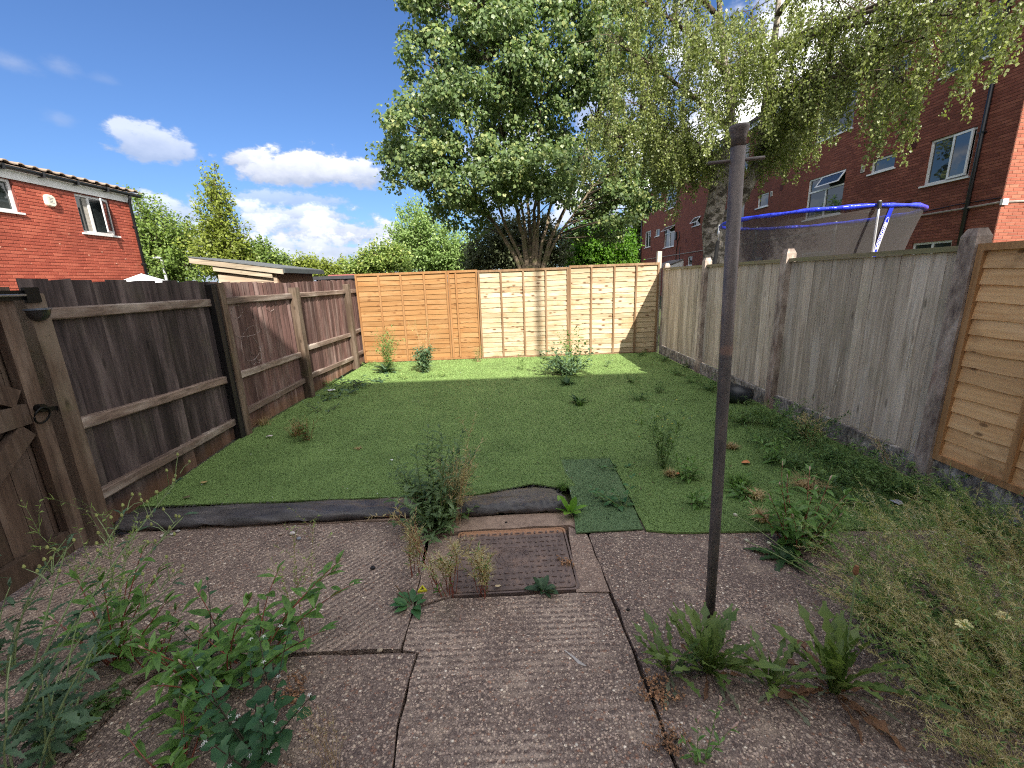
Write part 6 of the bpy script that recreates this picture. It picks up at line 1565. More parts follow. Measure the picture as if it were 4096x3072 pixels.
def fineweed(name, label, px, py, n, h, spread, lsz, mat, smat, kind='oval', dens=70, lean=(0, 0), group=None, pods=0, podmat=None, podL=0.03, flowers=None, z=0.014, curl=0.0, r=0.0022, branch=3, hrange=(.6, 1), cat='weed', podfrom=.35, wid=1.0):
    """many fine stems with small leaves or seed pods, too many to pick apart"""
    base = G(px, py, z); root = thing(name, label, cat, base, group); sm = MB(); LP, LD, LU, LS_ = [], [], [], []; PP, PD, PU = [], [], []; fl = MB()
    for _ in range(n):
        a = rnd.uniform(0, 6.28); s = spread*rnd.uniform(.15, 1)**.7; hh = h*rnd.uniform(*hrange)
        a0 = base+Vector((rnd.uniform(-.03, .03), rnd.uniform(-.03, .03), -.01)); tip = a0+Vector((math.cos(a)*s+lean[0]*hh/h, math.sin(a)*s+lean[1]*hh/h, hh)); pts = path(a0, tip, (rnd.uniform(-.03, .03)-lean[0]*.15, rnd.uniform(-.03, .03)-lean[1]*.15, hh*.18), 8)
        runs = [(pts, r)]
        for _b in range(branch):
            j = rnd.randint(2, 7); td = (pts[j]-pts[j-1]).normalized(); d = (td+Vector(unit(1)[0])*0.75).normalized(); d.z = abs(d.z)*.8+.1; L = hh*rnd.uniform(.2, .42); q = pts[j]+d*L
            runs.append((bez(pts[j], (pts[j]+q)/2+Vector((0, 0, .02)), q, 5), r*.55))
        for k_, (pp, rr) in enumerate(runs):
            sm.tube(pp, taper(rr, rr*.35, len(pp)-1), 3, False); PA = np.array([tuple(p) for p in pp]); m_ = len(pp)-1; Lt = (pp[-1]-pp[0]).length
            k = max(2, int(dens*Lt)) if dens else 0
            def samp(k, lo=0.0):
                t = lo+(1-lo)*rng.random(k); i = np.minimum((t*m_).astype(int), m_-1); f = (t*m_-i)[:, None]; return PA[i]*(1-f)+PA[i+1]*f, nrm(PA[i+1]-PA[i])
            if k:
                q, td = samp(k); LP.append(q); LD.append(nrm(unit(k)*np.array([1, 1, .5])+td*.5)); LU.append(nrm(unit(k)*.5+np.array([0, 0, 1.0]))); LS_.append(rng.uniform(.5, 1.2, k)*lsz)
            if pods:
                k = max(2, int(pods*Lt)); q, td = samp(k, podfrom if k_ == 0 else .1); PP.append(q); PD.append(nrm(unit(k)*.8+td*.8)); PU.append(unit(k))
            if flowers and rnd.random() < flowers[1]:
                c = Vector(pp[-1]); fr = flowers[2]
                for kk in range(8):
                    t8 = kk*.785; fl.add([c, c+Vector((math.cos(t8-.25)*fr*.6, math.sin(t8-.25)*fr*.6, fr*.3)), c+Vector((math.cos(t8)*fr, math.sin(t8)*fr, fr*.35)), c+Vector((math.cos(t8+.25)*fr*.6, math.sin(t8+.25)*fr*.6, fr*.3))], [(0, 1, 2, 3)])
    sm.part('stems', smat, root)
    if LP: cloud_obj('leaves', [leaf_cloud(np.concatenate(LP), np.concatenate(LD), np.concatenate(LU), np.concatenate(LS_), kind, wid)], mat, root, 'stuff')
    if PP:
        q, d, u = np.concatenate(PP), np.concatenate(PD), np.concatenate(PU); L = rng.uniform(.6, 1.2, len(q))*podL
        parts = [leaf_cloud(q, d, u, L, 'pod', 1.3)]
        if curl: parts.append(leaf_cloud(q+d*(L*.9)[:, None], nrm(d*.4+unit(len(q))), u, L*.7, 'pod', 1.0))
        cloud_obj('seed_pods', parts, podmat or ML_PODG, root, 'stuff')
    if fl.v: fl.part('flower', flowers[0], root, kind='stuff')
    return root
def tuft(name, label, px, py, n, h, spread, mat, z=0.014, w=0.0025, group=None, cat='grass tuft'):
    base = G(px, py, z); root = thing(name, label, cat, base, group); V, Fi = [], []
    a = rng.uniform(0, 6.28, n); s = spread*rng.uniform(.2, 1, n); hh = h*rng.uniform(.5, 1, n); bx, by = rng.normal(0, spread*.18, n), rng.normal(0, spread*.18, n)
    P0 = np.stack([base.x+bx, base.y+by, np.full(n, base.z-.005)], -1); P1 = P0+np.stack([np.cos(a)*s*.4, np.sin(a)*s*.4, hh*.7], -1); P2_ = P0+np.stack([np.cos(a)*s, np.sin(a)*s, hh*rng.uniform(.55, 1.0, n)], -1)
    wv = np.stack([-np.sin(a)*w, np.cos(a)*w, np.zeros(n)], -1); Vv = np.stack([P0-wv, P0+wv, P1-wv*.8, P1+wv*.8, P2_-wv*.15, P2_+wv*.15], 1).reshape(-1, 3)
    f = np.array([(0, 1, 3, 2), (2, 3, 5, 4)]); Fi = (f[None]+(np.arange(n)*6)[:, None, None]).reshape(-1, 4)
    cloud_obj('blades', [(Vv, Fi, np.repeat(rng.random(n), 6))], mat, root, 'stuff'); return root

# -- left foreground
leafy('redshank', 'upright redshank with red stems growing from the joint near the gate', 455, 2660, [(0.04, 0.02, .42, .02, 0, 0, 0), (.20, .10, .40, -.02, 0, .01, 0), (.26, .02, .30, .02, 0, .02, 0), (-.12, .06, .40, 0, 0, 0, .01), (.10, .16, .46, 0, 0, 0, 0), (-.20, .02, .24, 0, 0, -.02, 0), (.13, -.04, .22, 0, 0, .02, 0), (-.05, -.06, .2, 0, 0, 0, 0), (.02, .12, .34, 0, 0, .01, .01)], LS_RED, (.11, .18), .046, MS_RED, 'redshank clumps', .0042, True)
leafy('redshank', 'low redshank sprig between the two redshank clumps at left', 620, 2650, stems(5, .12, .12, .24, (.08, 0)), LS_RED, (.07, .11), .04, MS_RED, 'redshank clumps', .003, True)
leafy('redshank', 'broad redshank clump behind the nightshade at lower left', 960, 2690, stems(9, .26, .20, .40, (.0, .0), .16)+stems(7, .2, .24, .42, (.22, .02), .12)+stems(4, .2, .1, .2, (-.12, -.04), .1), LS_RED, (.11, .17), .040, MS_RED, 'redshank clumps', .0038, True)
leafy('redshank', 'redshank with large leaves at the very bottom edge below the nightshade', 700, 3090, stems(6, .14, .10, .24, (-.03, .02), .08), LS_RED, (.09, .15), .036, MS_RED, 'redshank clumps', .0035)
leafy('nightshade', 'dark leaved nightshade with tiny white flowers at lower left', 1060, 3010, stems(9, .20, .22, .44, (-.03, .04), .08)+[(-.30, .06, .22, .02, 0, 0, 0), (-.26, -.02, .14, 0, 0, 0, 0), (.10, .1, .42, 0, 0, 0, 0), (.2, .0, .25, 0, 0, 0, 0)], LS_NIGHT, (.045, .10), .030, MS_DARK, None, .0036, None, 4)
leafy('nightshade', 'thin nightshade sprig standing between the redshank clumps', 840, 2640, [(-.01, .10, .34, .02, 0, 0, 0), (-.14, .02, .2, 0, 0, 0, 0), (.06, .03, .2, 0, 0, 0, 0)], LS_NIGHT, (.04, .07), .045, MS_DARK, None, .003, None, 2)
def sow_thistle():
    r = leafy('sow_thistle', 'tall leaning sow thistle with pale stems and buds at the left edge', 40, 2960, [(.30, .62, .72, .0, -.08, 0, 0), (.22, .42, .66, 0, -.05, -.02, .02), (.40, .50, .62, -.02, -.04, .01, 0), (.05, .30, .60, 0, 0, 0, .03), (.45, .30, .42, 0, 0, .02, 0)], LS_BLUE, (.09, .16), .06, MS_PALE, None, .0055, None, None, .05, .15, .35)
    m = MB(); b = MB(); base = G(40, 2960)
    for (dx, dy, h) in [(.30, .62, .72), (.22, .42, .66), (.40, .50, .62), (.05, .30, .60), (.45, .30, .42)]:
        tip = base+Vector((dx, dy, h)); dn = Vector((dx, dy, h)).normalized()
        for _ in range(9):
            q = tip+dn*rnd.uniform(-.18, .06); e = q+Vector((rnd.uniform(-.08, .08), rnd.uniform(-.05, .06), rnd.uniform(.02, .12))); m.tube([q, (q+e)/2+Vector((0, 0, .01)), e], [.002, .0015, .001], 4, False); b.tube([e, e+Vector((0, 0, .006)), e+Vector((0, 0, .016))], [.002, .006, .003], 6)
    m.part('flower_stalk', MS_PALE, r, kind='stuff'); b.part('bud', BUD, r, kind='stuff')
sow_thistle()
leafy('sow_thistle', 'grey leaved sow thistle at the bottom left corner', 60, 3150, stems(9, .22, .16, .44, (.02, .08), .10), LS_BLUE, (.09, .16), .05, MS_PALE, None, .005)
leafy('sow_thistle', 'bushy grey green sow thistle just right of the bottom left corner', 230, 3010, stems(8, .16, .2, .5, (.04, .10), .07), LS_BLUE, (.08, .14), .045, MS_PALE, None, .0045)
leafy('sow_thistle', 'second leaning sow thistle standing behind the bottom left corner', 20, 2700, stems(6, .14, .3, .55, (.10, .16), .05), LS_BLUE, (.07, .13), .05, MS_PALE, None, .0045)
fineweed('joint_weed', 'small creeping weed filling the slanting joint at lower left', 330, 2860, 16, .05, .16, .028, ML_SMALL, MS_GREEN, 'oval', 120, (0, 0))
fineweed('hedge_mustard', 'spindly pale seed stalks rising from the left redshank clump', 470, 2500, 9, .62, .22, .02, ML_PODG, MS_PALE, 'small', 14, (-.05, .12), pods=40, podL=.035, r=.0022)
fineweed('dry_stalk', 'single thin dry stalk right of the left redshank clump', 1215, 2520, 4, .52, .10, .016, ML_PODG, MS_STRAW, 'small', 10, (.04, .10), pods=70, podmat=ML_PODG, podL=.022, branch=6, r=.0016)
fineweed('dry_grass', 'faint dry grass stalks at the bottom edge right of the nightshade', 1330, 3060, 14, .24, .10, .01, ML_PODS, MS_STRAW, 'small', 0, (0, 0), pods=50, podmat=ML_PODS, podL=.014, r=.001)
fineweed('black_moss', 'blackened dried weed at the edge of the left nightshade', 1175, 2790, 24, .07, .08, .012, ML_DEADL, MS_DARK, 'small', 60, r=.001)
# -- round the manhole
def ragwort():
    base = (1760, 2085)
    r = leafy('ragwort', 'big dark green ragwort growing through the black membrane', *base, stems(17, .36, .18, .42, (-.06, .02), .11)+stems(11, .20, .36, .64, (.06, .14), .07)+stems(10, .28, .08, .22, (.02, -.04), .12), LS_RAG, (.07, .14), .019, MS_GREEN, None, .0042, None, None, .05, .5, .5)
P_RAG = lambda t: (0.012+0.15*math.sin(math.pi*t**0.85))*(1.35-1.25*saw(t*6.0))
ML_RAG = leafmat('ragwort_leaf', lin(72, 94, 60), lin(118, 136, 94), lin(150, 162, 124), 0.26, 0.5, 3)
LS_PINN_D = leafset('pd', P_PINN, 13, ML_DARKW, 4, droop=.35, fold=.3, rise=.15, wave=.015)
LS_RAG = leafset('rg', P_RAG, 18, ML_RAG, 4, droop=.35, fold=.35, rise=.15, wave=.02)
ragwort()
fineweed('hedge_mustard', 'straw coloured seed stalk mixed into the big ragwort', 1830, 2100, 8, .66, .09, .012, ML_PODS, MS_STRAW, 'small', 0, (.10, .16), pods=70, podmat=ML_PODS, podL=.034, curl=1, r=.0018, branch=6, podfrom=.3)
fineweed('hedge_mustard', 'pale thin seed stalk leaning left in front of the membrane', 1760, 2360, 3, .44, .03, .012, ML_PODG, MS_RED, 'small', 5, (-.24, .20), pods=80, podmat=ML_PODS, podL=.03, r=.0022, branch=5, podfrom=.55)
def willowherb(label, px, py, n, h, sp, lean=(0, 0)):
    return fineweed('willowherb', label, px, py, n, h, sp, .03, ML_SMALL, MS_RED, 'lance', 10, lean, 'dry willowherbs beside the manhole cover', 150, ML_PODS, .03, None, 0.0, 1, .0026, 5, (.6, 1), 'weed', .45)
willowherb('dry willowherb at the left edge of the manhole cover', 1800, 2370, 9, .30, .09, (-.05, .05))
willowherb('dry willowherb with curled straw pods over the front left corner of the manhole cover', 1930, 2380, 10, .27, .07, (0, .02))
willowherb('dry brown willowherb just below the big ragwort', 1660, 2300, 5, .26, .04, (.0, .05))
leafy('willowherb', 'leafy willowherb stem leaning left from the manhole cover', 1770, 2390, [(-.15, .13, .24, 0, 0, 0, 0), (-.05, .03, .12, 0, 0, 0, 0)], LS_RED, (.03, .05), .03, MS_RED, None, .0028)
rosette('plantain', 'broad leaved plantain with brown spikes in the joint near the manhole cover', 1648, 2425, LS_PLANT, 9, (.07, .11), (6, 38), None, None, 3)
rosette('rosette_weed', 'blue green rosette at the front edge of the manhole cover', 2172, 2368, LS_ROS, 18, (.05, .10), (12, 65))
rosette('young_dock', 'bright green young dock at the right end of the membrane', 2278, 2055, LS_BRIGHT, 10, (.09, .15), (25, 75))
rosette('seedling', 'tiny green seedling in front of the membrane right of the ragwort', 1868, 2072, LS_BRIGHT, 5, (.02, .05), (40, 80))
fineweed('dry_seedling', 'small dry brown plant on the right edge of the manhole cover', 2262, 2262, 10, .045, .03, .014, ML_DEADL, MS_STRAW, 'oval', 120, z=0)
# -- on the patch and turf
leafy('wilted_weed', 'wilted drooping weed lying on the darker turf patch', 2500, 2040, [(-.20, .16, .10, 0, 0, 0, 0), (-.18, .05, .13, 0, 0, 0, 0), (.08, .12, .2, 0, 0, 0, 0), (-.05, .1, .1, 0, 0, 0, 0), (-.2, .2, .05, 0, 0, 0, 0)], LS_PLANT, (.06, .10), .024, MS_GREEN)
leafy('wilted_weed', 'flat broad leaved weed at the top corner of the turf patch', 2480, 1880, [(-.16, .03, .04, 0, 0, 0, 0), (-.12, -.03, .05, 0, 0, 0, 0), (.07, .0, .04, 0, 0, 0, 0), (-.05, .06, .05, 0, 0, 0, 0)], LS_PLANT, (.06, .10), .04, MS_GREEN)
fineweed('hawkbit', 'airy weed with tiny yellow flowers standing on the turf left of the post', 2650, 1870, 22, .50, .22, .055, ML_SMALL, MS_GREEN, 'lance', 26, (-.02, .04), flowers=(YELLOW_PETAL, .14, .009), branch=4, r=.0017)
def dock(label, px, py, h, n=8):
    leafy('leafy_weed', label, px, py, stems(n, h*.5, h*.5, h, (0, 0), .03), LS_RED, (.08, .13), .026, MS_GREEN, 'leafy weeds on the turf beside the post')
dock('leafy upright weed just left of the post', 2740, 1920, .26, 5); dock('small leafy weed at the foot of the turf left of the post', 2800, 2030, .16, 5); dock('blue green leafy weed just right of the post', 3100, 1850, .30, 6); dock('broad leafy weed between post and grey bushy weeds', 2960, 1990, .16, 6)
M_TUFTG = leafmat('tuft_green', lin(56, 84, 36), lin(100, 130, 60), lin(160, 166, 100), .3, .5, 2); M_TUFTD = leafmat('tuft_dry', lin(112, 96, 66), lin(158, 138, 100), lin(196, 178, 140), .2, .6, 2)
for lab, px, py, n, h, s, mt in (('green grass tuft right behind the post', 2955, 1945, 220, .13, .14, M_TUFTG), ('dry grass tuft near the yellow flowered weed', 2680, 1905, 180, .07, .07, M_TUFTD), ('dry grass tuft by the orange leaf', 2925, 1795, 200, .07, .09, M_TUFTD), ('dry grass tuft right of the green one', 3020, 1990, 220, .07, .10, M_TUFTD), ('brown grass tuft among the right hand weeds', 3230, 1960, 300, .10, .16, M_TUFTD), ('dry tuft at the turf edge under the redshank', 3040, 2080, 200, .08, .10, M_TUFTD), ('small green tuft at the corner of membrane and turf patch', 2250, 1955, 110, .07, .07, M_TUFTG), ('little grass tuft in the middle of the turf', 2320, 1622, 90, .10, .11, M_TUFTG), ('pale dry tuft on the left of the turf', 1432, 1797, 70, .035, .05, M_TUFTD)):
    tuft('grass_tuft', lab, px, py, n, h, s, mt, group=None)
# dandelions round the foot of the post
rosette('dandelion', 'ragged dandelion clump round the foot of the post', 2830, 2690, LS_DAND, 44, (.16, .28), (46, 84), 'dandelion clumps at the post', [(LS_GREYD, 10, (.10, .17), (8, 40)), (LS_DEAD, 4, (.08, .14), (0, 12))])
rosette('dandelion', 'left hand lean dandelion with pale lobed leaf beside the post', 2680, 2690, LS_DAND, 14, (.14, .24), (40, 78), 'dandelion clumps at the post', [(LS_GREYD, 4, (.1, .16), (5, 30))])
rosette('dandelion', 'small dandelion between the two big clumps', 3085, 2755, LS_DAND, 20, (.13, .24), (52, 84), 'dandelion clumps at the post', [(LS_GREYD, 5, (.1, .18), (5, 45))])
rosette('dandelion', 'tall right hand dandelion with brown dead leaves at its foot', 3335, 2770, LS_DAND, 26, (.20, .36), (56, 86), 'dandelion clumps at the post', [(LS_DEAD, 9, (.14, .24), (0, 14)), (LS_GREYD, 5, (.10, .18), (25, 55))])
def dandelion_stalk():
    p = G(3350, 2770); r = thing('dandelion_stalk', 'single dandelion stalk with a brown closed head above the right clump', 'weed', p); t = onY(3420, 2300, p.y+.06)
    MB().tube(path(p, t, (.02, 0, .02), 6), .0035, 6, False).part('stem', MS_PALE, r); MB().tube([t, t+Vector((0, 0, .012)), t+Vector((0, 0, .026)), t+Vector((.002, 0, .04))], [.004, .010, .009, .007], 8).part('flower_head', plain('rust_flower', lin(128, 88, 58), .8, .2, 60), r)
dandelion_stalk()
fineweed('black_moss', 'black dried moss beside the left dandelion', 2620, 2780, 40, .05, .10, .012, ML_DEADL, MS_DARK, 'small', 60, z=0, r=.001)
fineweed('black_moss', 'black dried moss in the joint at the bottom edge', 2670, 2985, 40, .07, .07, .010, ML_DEADL, MS_DARK, 'small', 40, z=0, r=.001)
leafy('redshank', 'little redshank seedling at the bottom edge right of centre', 2790, 3060, [(.0, .02, .16, 0, 0, 0, 0), (.06, .05, .20, 0, 0, .02, 0), (-.05, .02, .1, 0, 0, 0, 0), (.1, .02, .12, 0, 0, .02, .01)], LS_RED, (.035, .06), .026, MS_GREEN, 'redshank clumps', .002, True)
# -- right hand tangle
leafy('redshank', 'bushy redshank with dark lower leaves right of the post', 3190, 2185, stems(18, .24, .20, .42, (.02, .02), .12), LS_RED, (.10, .16), .030, MS_RED, 'redshank clumps', .0038, True)
rosette('dock_leaves', 'dark lobed leaves lying under the right redshank', 3130, 2235, LS_PINN_D, 12, (.12, .20), (5, 35))
TG = 'hedge mustards tangled at the right'
k = 0
for (px, py, n, h, ln, lab) in ((3560, 2390, 22, .42, (-.26, .10), 'nearest the redshank'), (3760, 2330, 22, .44, (-.26, .10), 'behind the daisies'), (3900, 2480, 24, .46, (-.24, .12), 'round the pale daisies'), (3700, 2600, 24, .40, (-.26, .08), 'above the tall dandelion'), (3980, 2250, 20, .42, (-.20, .14), 'beside the gravel board'), (4060, 2650, 24, .46, (-.22, .10), 'at the right edge of the picture'), (3860, 2800, 24, .36, (-.24, .08), 'low at the right'), (4080, 2900, 24, .40, (-.24, .08), 'in the bottom right corner'), (3480, 2520, 16, .32, (-.16, .08), 'lowest on the left of the tangle'), (4150, 2420, 20, .46, (-.2, .12), 'under the lap panel'), (4200, 2760, 22, .44, (-.24, .10), 'behind the bottom corner'), (4000, 3060, 22, .30, (-.22, .06), 'along the bottom edge')):
    fineweed('hedge_mustard', 'tangled hedge mustard with green and straw pods '+lab, px, py, int(n*1.7), h, .30, .026, ML_SMALL, MS_PALEG if k % 2 else MS_PALE, 'lance', 8, ln, TG, 120, ML_PODS if k % 2 == 1 else ML_PODG, .021, None, 0.0, 1 if k % 2 else 0, .0017, 4, (.45, 1), 'weed', .25); k += 1
for (px, py, lab, dens) in ((3620, 2480, 'green leafy undergrowth below the mustard nearest the redshank', 60), (3850, 2620, 'green leafy undergrowth below the daisies', 60), (4020, 2780, 'dark undergrowth at the right edge', 60), (3760, 2720, 'dark undergrowth right of the tall dandelion', 50)):
    fineweed('undergrowth', lab, px, py, 22, .17, .28, .045, ML_DARKW, MS_GREEN, 'lance', dens, (-.05, .02), branch=3)
def tall_pods(label, px, py, tx, ty, dy):
    p = G(px, py); t = onY(tx, ty, p.y+dy); fineweed('hedge_mustard', label, px, py, 4, max(.1, t.z), .05, .02, ML_SMALL, MS_PALE, 'small', 6, (t.x-p.x, t.y-p.y), None, 110, ML_PODG, .045, None, 0, 0, .0022, 2, (.8, 1))
tall_pods('tall pale mustard stalk leaning over the turf toward the grey fence', 3560, 2180, 3420, 1990, .1); tall_pods('long straw mustard stalk pointing at the concrete post', 3960, 2300, 3730, 1985, .2); tall_pods('green mustard stalk beside the gravel board at the right edge', 4090, 2330, 4050, 2100, .2)
def campion(label, px, py, dx, h):
    p = G(px, py); r = thing('campion', label, 'weed', p, 'pale campion stalks in front of the redshank'); m = MB(); t = p+Vector((dx, .18, h)); m.tube(path(p, t, (0, 0, .05), 7), .0022, 5, False); m.part('stem', MS_PALE, r)
    MB().tube([t, t+Vector((-.006, 0, .006)), t+Vector((-.014, 0, .012)), t+Vector((-.022, 0, .016))], [.002, .008, .008, .003], 7).part('seed_head', plain('pale_seed_head', lin(190, 190, 168), .6, .1, 40), r)
campion('campion stalk with a pale seed head pointing left over the turf', 3330, 2370, -.42, .34); campion('lower campion stalk with a pale seed head beside the redshank', 3380, 2400, -.40, .22); campion('short campion stalk with a pink tinged head', 3420, 2400, -.33, .2)
def daisy(label, px, py, z):
    c = G(px, py, z); r = thing('pale_daisy', label, 'flower', (c.x, c.y, 0), 'pale yellow daisies in the right tangle'); MB().tube([(c.x+.05, c.y-.02, 0), (c.x+.02, c.y, z*.6), tuple(c)], .002, 5, False).part('stem', MS_GREEN, r)
    pm = None; mt = plain('pale_yellow_petal', lin(240, 232, 170), .6, .05, 40)
    me = MB().add([(0, 0.004, 0), (-.006, .014, .004), (-.005, .026, .002), (0, .030, 0), (.005, .026, .002), (.006, .014, .004)], [(0, 1, 2, 3, 4, 5)]).mesh('petal'); me.materials.append(mt)
    for i in range(13): link('petal', me, None, r, c, (R(rnd.uniform(-5, 25)), 0, i*.483+rnd.uniform(-.1, .1)), rnd.uniform(.8, 1.1))
    MB().tube([c-Vector((0, 0, .004)), c+Vector((0, 0, .005))], [.008, .006], 10).part('flower_centre', plain('orange_centre', lin(226, 170, 40), .7, .1, 80), r)
daisy('pale yellow daisy standing out in the right hand tangle', 3855, 2500, .26); daisy('half hidden pale daisy further right in the tangle', 4015, 2470, .24)
# -- bank of weeds along the grey fence
BK = 'knotgrass clumps along the grey fence'
for (px, py, n, h, s, lab) in ((2830, 1560, 16, .20, .26, 'just left of the black pot'), (2960, 1690, 22, .22, .32, 'in front of the black pot'), (3080, 1700, 24, .26, .34, 'under the middle concrete post'), (3190, 1760, 26, .26, .32, 'right of the middle concrete post'), (3060, 1780, 20, .16, .30, 'above the orange leaf'), (3300, 1840, 22, .22, .32, 'under the largest grey panel'), (3420, 1900, 22, .20, .32, 'halfway along the largest grey panel'), (3330, 1930, 18, .16, .28, 'behind the brown tuft'), (3540, 1960, 22, .22, .30, 'near the foot of the nearest concrete post'), (3680, 1990, 20, .20, .26, 'at the foot of the nearest concrete post'), (3400, 2010, 16, .12, .28, 'on the turf beside the brown tuft'), (3860, 2110, 20, .20, .26, 'against the rough gravel board'), (3980, 2200, 18, .22, .24, 'at the right hand end of the gravel board'), (3180, 1870, 18, .13, .26, 'beside the blue green leafy weed')):
    fineweed('knotgrass', 'low sprawling knotgrass '+lab, px, py, int(n*1.5), h*1.25, s*1.1, .038, ML_DARKW if rnd.random() < .6 else ML_SMALL, MS_GREEN, 'lance', 58, (-.03, -.04), BK, branch=4, r=.0016, hrange=(.35, 1))
fineweed('hedge_mustard', 'straw seed stalks in front of the largest grey panel', 3240, 1790, 14, .36, .16, .012, ML_PODS, MS_STRAW, 'small', 0, (.02, .04), pods=110, podmat=ML_PODS, podL=.028, r=.0015, branch=5)
fineweed('hedge_mustard', 'thin straw seed stalks close to the nearest concrete post', 3560, 1900, 8, .34, .22, .012, ML_PODS, MS_STRAW, 'small', 0, (0, .04), pods=70, podmat=ML_PODS, podL=.02, r=.0013, branch=5)
for (px, py, lab) in ((2700, 1500, 'flat weed nearest the far right corner'), (2745, 1470, 'flat weed close to the first concrete post'), (2760, 1530, 'flat weed on the turf left of the black pot'), (2640, 1570, 'flat weed beyond the yellow flowered weed'), (2520, 1530, 'small dark weed at the shadow line right of centre'), (2560, 1600, 'second small dark weed below the shadow line'), (2650, 1445, 'pale little weed in the shaded far corner'), (2560, 1425, 'reddish weed where the fence shadow starts')):
    fineweed('flat_weed', lab, px, py, 12, .12, .16, .05, ML_DARKW, MS_GREEN, 'lance', 40, branch=2, r=.0015)
# -- weeds at the far end
fineweed('thistle_weed', 'tall wispy thistle in front of the orange panel, left of two', 1560, 1490, 20, .72, .24, .06, ML_SMALL, MS_GREEN, 'lance', 34, (0, .05), branch=5, pods=16, podL=.03); rosette('thistle_rosette', 'blue green leaves at the foot of the left thistle', 1545, 1492, LS_BLUE, 34, (.16, .30), (8, 60))
fineweed('thistle_weed', 'bushy blue green thistle in front of the orange panel, right of two', 1700, 1490, 26, .46, .18, .085, ML_BLUE, MS_GREEN, 'lance', 60, (0, .02), branch=3, r=.002); fineweed('thistle_stalks', 'bare thin stalks rising above the bushy thistle', 1705, 1485, 12, 1.0, .30, .02, ML_PODG, MS_STRAW, 'small', 6, (.02, .05), branch=5, pods=8, podL=.02, r=.0018)
fineweed('small_thistle', 'small pale weed against the joint of the middle panel', 1915, 1448, 12, .36, .12, .035, ML_SMALL, MS_STRAW, 'lance', 50, (0, .02), branch=3)
fineweed('small_thistle', 'upright little weed standing in the sunlit turf', 2085, 1480, 8, .30, .08, .04, ML_SMALL, MS_GREEN, 'lance', 50, (0, .02), branch=2); fineweed('small_thistle', 'tiny dark weed on the shadow line at the middle', 2060, 1520, 8, .10, .06, .03, ML_DARKW, MS_GREEN, 'lance', 50, branch=1)
fineweed('mallow', 'large pale bushy weed straddling the shadow line before the pale panels', 2262, 1500, 40, .50, .55, .06, ML_BLUE, MS_GREEN, 'oval', 30, (0, .03), branch=4, r=.0022, hrange=(.3, 1))
fineweed('mallow_stalks', 'long thin stalks above the pale bushy weed', 2285, 1480, 16, .80, .42, .06, ML_SMALL, MS_GREEN, 'oval', 16, (0, .1), branch=3, r=.0025); rosette('dark_rosette', 'dark leafy rosette at the foot of the pale bushy weed', 2265, 1540, LS_PINN_D, 20, (.10, .20), (8, 50))
rosette('dark_rosette', 'dark spiky rosette alone on the shaded turf right of centre', 2315, 1618, LS_PINN_D, 22, (.10, .20), (15, 70)); fineweed('small_thistle', 'small bluish weed in the sun right of the pale bushy weed', 2430, 1470, 8, .16, .10, .04, ML_BLUE, MS_GREEN, 'lance', 50, branch=2)
for (px, py, lab, s) in ((1400, 1560, 'spreading blue green weed at the left end of the shadow line', .40), (1450, 1535, 'blue green weed just behind the left end of the shadow line', .34), (1340, 1590, 'blue green weed beside the white litter', .26)):
    leafy('creeping_thistle', lab, px, py, stems(8, s, .05, .14, (0, 0), .15), LS_ROS, (.11, .18), .05, MS_GREEN)
leafy('creeping_thistle', 'dark blue green weed below the white litter on the left', 1310, 1650, stems(6, .2, .06, .16, (0, 0), .1), LS_ROS, (.07, .11), .05, MS_DARK)
fineweed('twiggy_weed', 'twiggy half dry weed on the left of the turf', 1235, 1760, 18, .24, .17, .032, ML_SMALL, MS_RED, 'oval', 34, (-.03, .02), branch=4); tuft('grass_tuft', 'wispy dry grass beside the twiggy weed', 1195, 1740, 160, .20, .20, M_TUFTD, w=.0016)
for (px, py, lab, n) in ((1620, 1512, 'low weeds in the sun between the two thistles', 12), (1760, 1508, 'low weeds in the sun right of the thistles', 12), (1330, 1540, 'grassy weeds along the foot of the left fence', 14), (1475, 1465, 'dry leaves and weeds in the far left corner', 14)):
    fineweed('low_weeds', lab, px, py, n, .10, .26, .045, ML_SMALL, MS_GREEN, 'lance', 40, branch=2, r=.0013)
tuft('grass_tuft', 'dry grass along the foot of the second bay of the left fence', 1050, 1700, 110, .12, .2, M_TUFTD, w=.0016); tuft('grass_tuft', 'sparse grass along the foot of the third bay of the left fence', 1320, 1510, 110, .12, .26, M_TUFTD, w=.0018)

